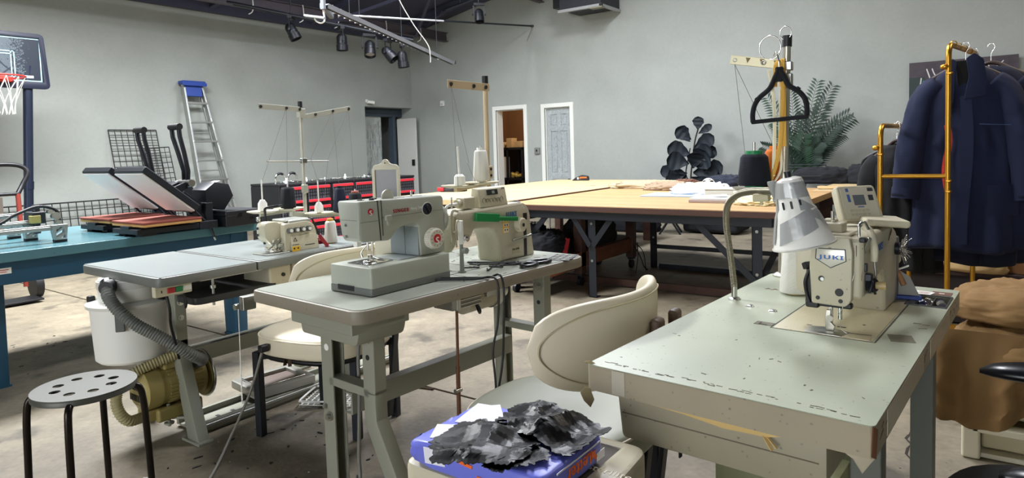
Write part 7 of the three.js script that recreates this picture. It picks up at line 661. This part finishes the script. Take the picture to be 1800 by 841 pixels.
  const mN = cloth(0x0d1735), mN2 = cloth(0x0b132b), mK = cloth(0x0b0c0f); const at = (t, lo) => lo ? [mix(A[0], A2[0], t), 1.285, mix(A[1], A2[1], t)] : [mix(B[0], B2[0], t), 1.695, mix(B[1], B2[1], t)];
  const q = at(.27); garment('navy_coat', 'navy work coat with open collar and red lining, first on tall rail', 'coat', [q[0] + .035, q[1], q[2]], .04, { H: .98, W: .225, m: mN, seed: 1.3, collar: true, lining: cloth(0xc83a2a), h: 'front navy coat' });
  const q2 = at(.5); garment('navy_coat', 'second navy coat on the tall rail, its right sleeve showing behind the first', 'coat', [q2[0] + .12, q2[1], q2[2]], -.05, { H: .95, W: .235, m: mN2, seed: 4.6, h: 'second navy coat' }); const q3 = at(.72); garment('navy_coat', 'third dark navy coat at the far end of the tall rail', 'coat', [q3[0] + .02, q3[1], q3[2]], .08, { H: 1.1, W: .22, m: mN2, seed: 7.1, h: 'third navy coat' });
  const l1 = at(.45, true); garment('black_jacket', 'black jacket on the short rail, nearest to the left gold post', 'jacket', [l1[0] + .01, l1[1], l1[2]], -.1, { H: .72, W: .15, m: mK, seed: 9.9, h: 'front black jacket', depth: .09, arm: .5 }); const l2 = at(.75, true); garment('black_jacket', 'second black jacket on the short rail behind the first', 'jacket', [l2[0] + .03, l2[1], l2[2]], .1, { H: .76, W: .15, m: mK, seed: 3.3, h: 'second black jacket', depth: .08, arm: .5 });
  const vh = thing('velvet_hanger', 'empty black velvet hanger end sticking out left of the short rail', 'hanger', at(.55, true), -.5); part(vh, 'arm', pipe([[0, -.1, 0], [-.1, -.14, 0], [-.19, -.19, .02], [-.215, -.24, .02], [-.2, -.28, .02], [-.1, -.285, 0], [.1, -.285, 0], [.2, -.25, 0], [.19, -.19, 0], [.1, -.14, 0]], .009, { closed: true }), mBlack); part(vh, 'hook', pipe([[0, -.1, 0], [0, -.03, 0], [.016, .01, 0], [0, .026, 0], [-.016, .012, 0]], .0022), mChrome);
}
{ // painting against the gable wall
  const t = thing('painting', 'large dark abstract canvas with white, teal and yellow strokes leaning on the gable wall', 'painting', [-.28, 0, -10.2], 0, { world: true }); const tx = canvasTex(760, 1100, (g, w, h) => { g.fillStyle = '#4b4349'; g.fillRect(0, 0, w, h); const r = rng(17); for (let i = 0; i < 500; i++) { g.globalAlpha = .25; g.fillStyle = ['#3d373d', '#5a4f54', '#2f2d33', '#66595c', '#403a48'][i % 5]; g.fillRect(r() * w, r() * h, 20 + r() * 120, 10 + r() * 60); } g.globalAlpha = 1; const st = (c, lw, p) => { g.strokeStyle = c; g.lineWidth = lw; g.lineCap = 'round'; g.beginPath(); g.moveTo(p[0], p[1]); for (let i = 2; i < p.length; i += 4) g.quadraticCurveTo(p[i], p[i + 1], p[i + 2], p[i + 3]); g.stroke(); };
    g.fillStyle = '#2d3a38'; g.fillRect(0, 120, 120, 700); g.fillStyle = '#1f6f86'; g.fillRect(100, 150, 60, 150); g.fillStyle = '#2b5a52'; g.fillRect(40, 330, 70, 160); g.fillStyle = '#23634f'; g.fillRect(60, 500, 120, 60);
    for (const p of [[90, 130, 80, 200, 70, 330], [70, 330, 100, 300, 130, 250], [60, 420, 80, 370, 80, 330], [170, 60, 190, 130, 240, 170], [240, 170, 280, 120, 260, 60], [130, 60, 150, 120, 160, 150], [40, 480, 90, 490, 120, 480]]) st('#d8d6d2', 9, p); g.fillStyle = '#dedcd6'; g.beginPath(); g.moveTo(0, 340); g.lineTo(40, 420); g.lineTo(8, 470); g.closePath(); g.fill(); g.fillStyle = '#a9a99a'; g.beginPath(); g.ellipse(55, 680, 30, 70, .2, 0, 7); g.fill();
    for (const p of [[470, 130, 600, 110, 660, 40], [500, 160, 620, 200, 690, 150], [560, 60, 600, 160, 640, 250], [610, 140, 660, 190, 690, 250], [640, 130, 700, 160, 730, 140], [590, 260, 650, 290, 700, 250], [540, 90, 560, 140, 600, 180]]) st('#cfccca', 8, p); st('#b7b4b4', 14, [640, 300, 690, 290, 710, 270]); g.fillStyle = '#8b8a3c'; g.beginPath(); g.ellipse(660, 480, 46, 40, 0, 0, 7); g.fill(); g.fillStyle = '#d8a34a'; g.fillRect(640, 500, 110, 60); g.fillStyle = '#c7c0a0'; g.fillRect(690, 540, 60, 90); g.fillStyle = '#6f7a3a'; g.fillRect(640, 560, 50, 100); st('#d9d6cf', 8, [610, 430, 640, 450, 650, 500]); g.fillStyle = '#3f5a86'; g.fillRect(700, 650, 60, 60); g.fillStyle = '#2a282e'; g.fillRect(560, 700, 200, 400); st('#ddd9cf', 10, [650, 820, 700, 760, 740, 860]); });
  const g = bx(-.855, .29, .4, 2.19, -10.235, -10.2, 0); const f = xf(new THREE.PlaneGeometry(1.145, 1.79), [-.2825, 1.295, -10.198]); const L = q => { q.translate(.28, -.4, 10.2); q.rotateX(-.02); q.translate(-.28, .4, -10.17); return q; }; part(t, 'stretcher', L(join([g])), M(0x3a3234, .8)); part(t, 'canvas', L(join([f], true)), M(0xffffff, .7, 0, { map: tx }), null, true); part(t, 'prop_crate', bx(-.9, .34, 0, .4, -10.25, -9.95, .005), mBlack);
}
/* ---------- plants ---------- */
{
  const t = thing('fiddle_leaf_fig', 'dark fiddle leaf fig plant against the gable wall behind the cutting table', 'plant', [-3.62, 0, -9.62], 0); const mL = M(0x131d26, .7, 0, { side: THREE.DoubleSide }), mB = M(0x2c241f, .8); part(t, 'pot', lathe([[0, 0], [.16, 0], [.2, .36], [.185, .36], [.15, .02], [0, .02]]), mBlack); part(t, 'soil', rod([0, .3, 0], [0, .33, 0], .18, 24), M(0x241a14, 1)); parts(t, 'stem', [pipe([[0, .32, 0], [.0, .7, .02], [.03, 1.0, .0], [.07, 1.25, .02], [.12, 1.45, .0]], .012), pipe([[0, .6, 0], [-.07, .75, .03], [-.03, .95, .06], [-.0, 1.15, .03]], .009), pipe([[0, .6, .0], [-.15, .78, .05], [-.24, .86, .05]], .008)], mB);
  const leaf = (x, y, z, L, W, tilt, yaw, droop) => { L *= 1.2; W *= 1.35; const g = sheet(10, 14, (u, v) => { const k = Math.pow(Math.max(0, Math.sin(Math.PI * Math.pow(v, 1.3))), .62) * (.62 + .42 * v); const s = (u - .5) * 2; return [s * W * .62 * Math.max(.06, k) * (1 + .05 * Math.sin(v * 22 + u * 3)), v * L - droop * L * v * v * .3, droop * L * v * v * .6 + .12 * W * (s * s) + .006 * Math.sin(v * 20)]; }, .0025); part(t, 'leaf', xf(g, [x, y, z], [0, yaw, tilt]), mL); };
  // [x, y, z, length, width, tilt, yaw, droop]
  for (const a of [[.12, 1.42, 0, .17, .12, -.05, 0, .1], [.12, 1.36, .0, .2, .08, -1.0, .2, .1], [.02, 1.28, .03, .24, .14, .95, .2, .2], [.02, 1.25, .06, .26, .17, -.05 + .7, -.3, .5], [.07, 1.15, .05, .3, .15, -1.05, .2, .2], [.02, 1.05, .05, .32, .19, 1.2, .1, .25], [.05, 1.0, .03, .3, .18, -1.15, -.1, .2], [.0, .92, .08, .3, .2, 1.35, .3, .3], [.06, .9, .08, .26, .2, -.7, .4, .5], [-.2, .83, .05, .22, .14, 1.75, .1, .1], [-.2, .84, .05, .26, .05, .32, 0, .1], [-.05, .75, .06, .3, .2, 2.1, .4, .2], [-.02, .78, .1, .27, .18, 1.75, -.2, .3], [.05, .78, .04, .34, .22, -1.5, .1, .2], [.1, .86, .02, .28, .18, -1.05, -.3, .2], [.04, .72, .1, .3, .2, -2.2, .2, .2], [.0, .7, .12, .28, .2, 2.7, .3, .2], [.06, .85, .1, .24, .18, -.2, .6, .6], [.1, .7, .0, .26, .18, -2.7, .2, .2], [-.1, .72, .0, .24, .16, 2.4, -.4, .2], [.16, 1.0, -.02, .22, .15, -.95, .1, .1], [.2, .8, .05, .26, .17, -1.3, .3, .2]]) leaf(...a);
}
{
  const t = thing('palm_plant', 'green potted palm with feathery fronds against the gable wall right of the fig', 'plant', [-2.08, 0, -9.62], 0); part(t, 'pot', lathe([[0, 0], [.17, 0], [.21, .4], [.195, .4], [.16, .02], [0, .02]]), mBlack); part(t, 'soil', rod([0, .33, 0], [0, .36, 0], .19, 24), M(0x241a14, 1)); const mP = M(0x1a3026, .5, 0, { side: THREE.DoubleSide }), mP2 = M(0x243f2d, .5, 0, { side: THREE.DoubleSide }), mSt = M(0x35402a, .6); const r = rng(23);
  const frond = (tx, ty, tz, bend, m) => { const a = V((r() - .5) * .08, .36, (r() - .5) * .08), b = V(tx, ty, tz), mid = a.clone().lerp(b, .55).add(V(-bend * .3 * Math.sign(tx), .16 + .1 * Math.abs(bend), 0)); const c = new THREE.QuadraticBezierCurve3(a, mid, b); const P = c.getPoints(30); const f = part(t, 'frond', sweep(P, (i, u) => .007 * (1 - .8 * u), 6), mSt); const ls = []; for (let i = 9; i < 30; i++) for (const s of [-1, 1]) { const p = P[i], q = P[i + 1 > 30 ? 30 : i + 1].clone().sub(P[i - 1]).normalize(); const side = q.clone().cross(V(0, 0, 1)).normalize().multiplyScalar(s); const u = (i - 9) / 21, L = .225 * (1 - .65 * Math.abs(u - .3) * 1.1); const d = q.clone().multiplyScalar(.75).addScaledVector(side, .8).add(V(0, -.12, s * .12 + (r() - .5) * .2)).normalize(); const e = p.clone().addScaledVector(d, L).add(V(0, -.03, 0)); const w = V(0, 0, 1).cross(d).normalize().multiplyScalar(.015); const m1 = p.clone().lerp(e, .5).add(V(0, .01, 0)); const g = new THREE.BufferGeometry(); const th = V(0, 0, .0015); const vs = [p, m1.clone().add(w), m1.clone().sub(w), e]; const tri = []; const T = (x, y, z, o) => [x, y, z].forEach(k => tri.push(k.x + o.x, k.y + o.y, k.z + o.z)); T(vs[0], vs[2], vs[1], th); T(vs[1], vs[2], vs[3], th); T(vs[0], vs[1], vs[2], th.clone().negate()); T(vs[1], vs[3], vs[2], th.clone().negate()); g.setAttribute('position', new THREE.Float32BufferAttribute(tri, 3)); g.computeVertexNormals(); ls.push(g); } const lf = part(f, 'leaflets', ls, m); lf.userData.kind = 'stuff'; };
  [[.24, 2.02, .05, .2], [.42, 1.95, .0, .4], [.63, 1.56, .1, .8], [.66, 1.5, .02, .7], [.55, 1.3, .12, .6], [.25, 1.02, .15, .5], [-.44, 1.85, .0, .4], [-.1, 1.9, .1, .1], [-.48, 1.16, .1, .6], [-.3, 1.48, .15, .4], [.36, 1.75, .12, .4], [.5, 1.42, .2, .5], [.1, 1.3, .2, .2], [.3, 1.2, .2, .4], [-.15, 1.1, .2, .3], [.02, 1.6, -.05, .1]].forEach((a, i) => frond(...a, i % 3 ? mP : mP2));
}
{ // office chair, bottom right corner
  const o = thing('office_chair', 'black office chair with padded armrests in the bottom right corner', 'chair', [.3, 0, -1.58], 0); part(o, 'seat', loft(48, 10, (u, v) => { const a = u * 6.28318, c = Math.cos(a), s = Math.sin(a), q = Math.pow(Math.pow(Math.abs(c), 3) + Math.pow(Math.abs(s), 3), -1 / 3); const k = [.2, .6, .85, .95, .99, 1, .99, .96, .9, .6, .2][Math.round(v * 10)], y = [.485, .49, .488, .478, .462, .44, .42, .405, .4, .398, .398][Math.round(v * 10)]; return [c * q * k * .36 - .02, y, s * q * k * .27]; }), cloth(0x16171a)); 
  for (const z of [-.2, .24]) { const x0 = z < 0 ? -.31 : -.28, y = z < 0 ? .70 : .655; part(o, 'armrest', loft(30, 14, (u, v) => { const a = u * 6.28318, e = Math.pow(Math.sin(Math.PI * clamp(v, .004, .996)), .35); const c = Math.cos(a), s = Math.sin(a); return [x0 + v * .34, y + s * .026 * e * (s > 0 ? 1 : .8) - .012 * (1 - e), z + c * .047 * e]; }), mBlackGloss); part(o, 'arm_post', [bar([.02, y - .02, z], [.04, .5, z * 1.05], .05, .025, .006), bar([.04, .5, z * 1.05], [.04, .39, z * .6], .05, .02, .004)], mBlack); }
  part(o, 'gas_column', rod([0, .1, 0], [0, .4, 0], .03, 18), mBlackSteel); for (let i = 0; i < 5; i++) { const a = i * 1.2566 + .3, c = Math.cos(a), s = Math.sin(a); part(o, 'base_arm', bar([c * .03, .1, s * .03], [c * .3, .07, s * .3], .045, .03, .006), mBlack); part(o, 'caster', rod([c * .3 - .02 * s, .03, s * .3 + .02 * c], [c * .3 + .02 * s, .03, s * .3 - .02 * c], .03, 18), mBlack); } part(o, 'backrest', loft(40, 12, (u, v) => { const a = u * 6.28318, c = Math.cos(a), s = Math.sin(a); const e = Math.pow(Math.sin(Math.PI * clamp(v, .01, .99)), .3); return [.36 + .03 * c * e + .04 * v, .56 + v * .5, s * .23 * e]; }), cloth(0x16171a)); part(o, 'back_post', bar([.2, .41, 0], [.37, .62, 0], .06, .02, .004), mBlack);
}

/* ---------- under the roof ---------- */
const spot = (name, label, p, pan, tilt, s, lit) => { // theatre spotlight hung by a yoke below point p
  const t = thing(name, label, 'spotlight', p, pan); t.scale.setScalar(s); const mC = M(0x16181d, .45, .3); part(t, 'clamp', [box(.2, .05, .07, 0, -.0, 0, .006), rod([0, .02, 0], [0, .08, 0], .018, 12)], mC); parts(t, 'yoke_arm', [bar([-.1, -.02, 0], [-.105, -.19, 0], .008, .03), bar([.1, -.02, 0], [.105, -.19, 0], .008, .03)], mC); parts(t, 'yoke_knob', [rod([-.105, -.19, 0], [-.13, -.19, 0], .018, 14), rod([.105, -.19, 0], [.13, -.19, 0], .018, 14)], mC);
  const R = g => { g = join(g); g.rotateX(tilt); g.translate(0, -.19, 0); return g; }; part(t, 'can', R([lathe([[0, .11], [.05, .1], [.072, .07], [.078, .05], [.078, -.06], [.088, -.065], [.088, -.15], [.08, -.15], [.074, -.07], [0, .09]], [0, 0, 0], [0, 0, 0], 32)]), mC); part(t, 'can_band', R([lathe([[.079, -.02], [.083, -.02], [.083, -.035], [.079, -.035]])]), M(0x2c2f36, .35, .5)); part(t, 'lens', R([lathe([[0, -.105], [.05, -.115], [.078, -.11], [.078, -.104], [0, -.1]])]), lit ? M(0xd8d8d8, .12, .3) : M(0x24262a, .1, .3)); return t; };
{
  // depths along the row, each can at its own height below the pipe
  const S5 = [[-6.459, 2.83, -4.721, -.9, .45], [-6.118, 2.72, -5.155, -.5, .02], [-5.909, 2.645, -5.393, -2.31, .42], [-5.766, 2.58, -5.545, -1.2, .75], [-5.65, 2.52, -5.663, -.7, .12]]; const L = ['first black theatre spotlight from the left on the ceiling row', 'second black spotlight of the row, hanging straight down', 'third spotlight of the ceiling row with its pale lens showing', 'fourth spotlight of the row, tilted sharply to the right', 'fifth and last spotlight of the row by the long bar'];
  const K = 1.32; S5.forEach(([x, y, z, pan, tilt], i) => { spot('stage_spotlight', L[i], [x * K, 1.219 + (y - 1.219) * K - .05, z * K], pan, tilt, 1.0, i === 2); });
  const A = S5[0].slice(0, 3), B = S5[4].slice(0, 3), q = p => [p[0] * K, 1.219 + (p[1] - 1.219) * K + .04, p[2] * K]; const a = q(A), b = q(B); const pp = thing('lighting_pipe', 'dark horizontal pipe that carries the row of five spotlights', 'pipe', a, 0, { world: true }); part(pp, 'pipe', rod([a[0] - .5, a[1] + .1, a[2] + .75], [b[0] + .1, b[1], b[2] - .15], .028, 14), mBlackSteel); parts(pp, 'hanger_rod', [[a, .3], [b, .3]].map(([p]) => rod([p[0], p[1], p[2]], [p[0], 3.95, p[2]], .008, 8)), mBlackSteel);
  const t1 = thing('lighting_track', 'long pale metal track bar sloping across the view below the roof', 'track', [-6, 2.7, -5.5], 0, { world: true }); const T0 = [-5.38, 2.72, -4.36], T1 = [-6.51, 2.545, -7.59]; part(t1, 'channel', [bar(T0, T1, .05, .012, .001), bar([T0[0] + .022, T0[1] - .02, T0[2]], [T1[0] + .022, T1[1] - .02, T1[2]], .006, .045, .001), bar([T0[0] - .022, T0[1] - .02, T0[2]], [T1[0] - .022, T1[1] - .02, T1[2]], .006, .045, .001)], M(0x8f9095, .35, .6)); part(t1, 'dark_insert', bar([T0[0], T0[1] - .03, T0[2]], [T1[0] + .2, T1[1] - .015, T1[2] + .6], .03, .012, .001), mBlack); parts(t1, 'contact', Array.from({ length: 26 }, (_, i) => { const u = .05 + i * .032; return box(.03, .012, .02, mix(T0[0], T1[0], u) - .028, mix(T0[1], T1[1], u) - .04, mix(T0[2], T1[2], u), .001); }), M(0xc9cacc, .3, .5)); part(t1, 'end_cap', [bar(T1, [T1[0] - .01, T1[1] - .002, T1[2] - .03], .06, .05, .003)], mBlack); part(t1, 'suspension', [rod([-5.6, 2.69, -4.98], [-5.6, 4.25, -4.98], .004, 6), rod([-6.3, 2.58, -7.0], [-6.3, 4.2, -7.0], .004, 6)], mBlackSteel); part(t1, 'end_bracket', [bar([-5.36, 2.78, -4.3], [-5.36, 2.66, -4.3], .03, .05), bar([-5.38, 2.7, -4.3], [-5.6, 2.665, -4.6], .04, .05)], M(0x777a80, .5, .4));
  const wp = thing('ceiling_pipe', 'thin conduit running under the roof to the gable wall, pale then dark', 'pipe', [-6.8, 3.4, -9], 0, { world: true }); const P0 = [-6.62, 2.98, -5.72], P1 = [-6.863, 3.482, -10.29]; const pm = P0.map((v, i) => mix(v, P1[i], .42)); part(wp, 'conduit', rod(P0, pm, .013, 10), M(0xd2d4d8, .35, .4)); part(wp, 'conduit', rod(pm, P1, .015, 10), mBlackSteel, 'dark far half'); parts(wp, 'fitting', [rod(P1.map((v, i) => mix(P0[i], v, .62)), P1.map((v, i) => mix(P0[i], v, .63)), .02, 10), rod(P1.map((v, i) => mix(P0[i], v, .985)), P1, .022, 10)], M(0x6a5540, .5, .4)); part(wp, 'tail_wire', pipe([[P1[0], P1[1], -10.27], [P1[0] - .06, P1[1] - .12, -10.28], [P1[0] - .14, P1[1] - .26, -10.285]], .004), M(0x8a8478, .7)); part(wp, 'hanger', rod(P0, [P0[0], 4.1, P0[2]], .006, 6), mBlackSteel);
  const cbl = (name, label, pts, r, m) => { const o = thing(name, label, 'cable', pts[0], 0, { world: true }); part(o, 'cable', pipe(pts, r, { n: 60, m: 6 }), m); return o; };
  const D = (x, y, z) => [x, y, z]; cbl('power_cord', 'thin white cord hanging in a curve from the roof past the track', [[-6.05, 3.4, -6.0], [-6.12, 3.2, -6.1], [-6.12, 2.9, -6.35], [-6.1, 2.65, -6.6], [-6.12, 2.52, -6.66], [-6.12, 2.42, -6.66]], .006, mWhite);
  const ties = [[-8.935, 3.5, -5.85], [-8.935, 3.5, -6.75], [-8.935, 3.5, -7.45], [-8.935, 3.5, -8.55], [-8.935, 3.5, -9.45]]; ties.forEach(([x, y, z], i) => { const o = thing('pipe_hook', ['white cable hook on the roof beam, first from the left', 'white cable hook on the roof beam above the first spotlight', 'white cable hook on the roof beam, third from the left', 'white cable hook on the beam, half behind the track bar', 'white cable hook on the beam, last before the corner'][i], 'hook', [x, y, z], 0); part(o, 'hook', pipe([[.02, .12, 0], [.03, .06, 0], [.034, -.04, 0], [.02, -.12, .01], [-.04, -.15, .03]], .008), mWhite); });
  const st = thing('hanging_strap', 'tan strap with a hooked end hanging at the track start', 'strap', [-5.3, 2.9, -4.2], 0, { world: true }); part(st, 'strap', sheet(2, 24, (u, v) => [-5.28 - .1 * v + (u - .5) * .03, 3.05 - v * .42, -4.2 - .12 * v], .004), M(0x8e8279, .7)); part(st, 'hook', pipe([[-5.38, 2.63, -4.32], [-5.385, 2.56, -4.33], [-5.4, 2.53, -4.3], [-5.43, 2.545, -4.27], [-5.44, 2.575, -4.25]], .008), mWhite); part(st, 'plate', bar([-5.5, 2.6, -4.18], [-5.34, 2.57, -4.3], .06, .02), M(0xb9bac0, .3, .5));
  const w2 = thing('hanging_wire', 'short white wire end hanging from the dark roof above the ladder', 'wire', [-8.9, 3.6, -5.0], 0, { world: true }); part(w2, 'wire', pipe([[-8.9, 3.85, -4.92], [-8.9, 3.7, -4.97], [-8.9, 3.56, -5.06]], .011), mWhite);
  const hv = thing('unit_heater', 'dark metal unit heater with pale lower lip hung near gable wall at top', 'heater', [-5.4, 3.6, -9.9], 0, { world: true }); part(hv, 'casing', bx(-5.86, -5.08, 3.52, 4.4, -10.28, -9.6, .01), M(0x2c2d34, .6)); part(hv, 'lower_lip', [bx(-5.88, -5.06, 3.47, 3.52, -9.64, -9.58, .006), bx(-5.1, -5.06, 3.47, 3.52, -10.28, -9.58, .006)], M(0xa6a8a6, .5, .2)); part(hv, 'flange', bx(-5.25, -5.03, 3.445, 3.47, -9.66, -9.54, .003), M(0x8a8672, .5, .3)); part(hv, 'side_box', bx(-6.08, -5.86, 3.6, 3.9, -10.1, -9.75, .01), mBlack); parts(hv, 'hanger', [-5.75, -5.2].map(x => rod([x, 4.4, -9.9], [x, roofY(x) - .05, -9.9], .01, 8)), mBlackSteel);
  spot('track_spotlight', 'small black track spotlight high on the gable side near the roof edge', [-6.55, 3.52, -8.3], .8, -.3, .85); const tb = thing('spot_track', 'short dark track bar below the sloping roof holding the small spotlight', 'track', [-6.6, 3.4, -8.4], 0, { world: true }); part(tb, 'bar', bar([-6.2, 3.62, -8.15], [-7.6, 3.66, -8.7], .04, .03), mBlackSteel); parts(tb, 'stem', [rod([-7.1, 3.66, -8.5], [-7.1, 4.05, -8.5], .008, 8), rod([-6.3, 3.63, -8.2], [-6.3, 4.2, -8.2], .008, 8)], mBlackSteel);
}
scene.updateMatrixWorld(true);
renderer.render(scene, camera);
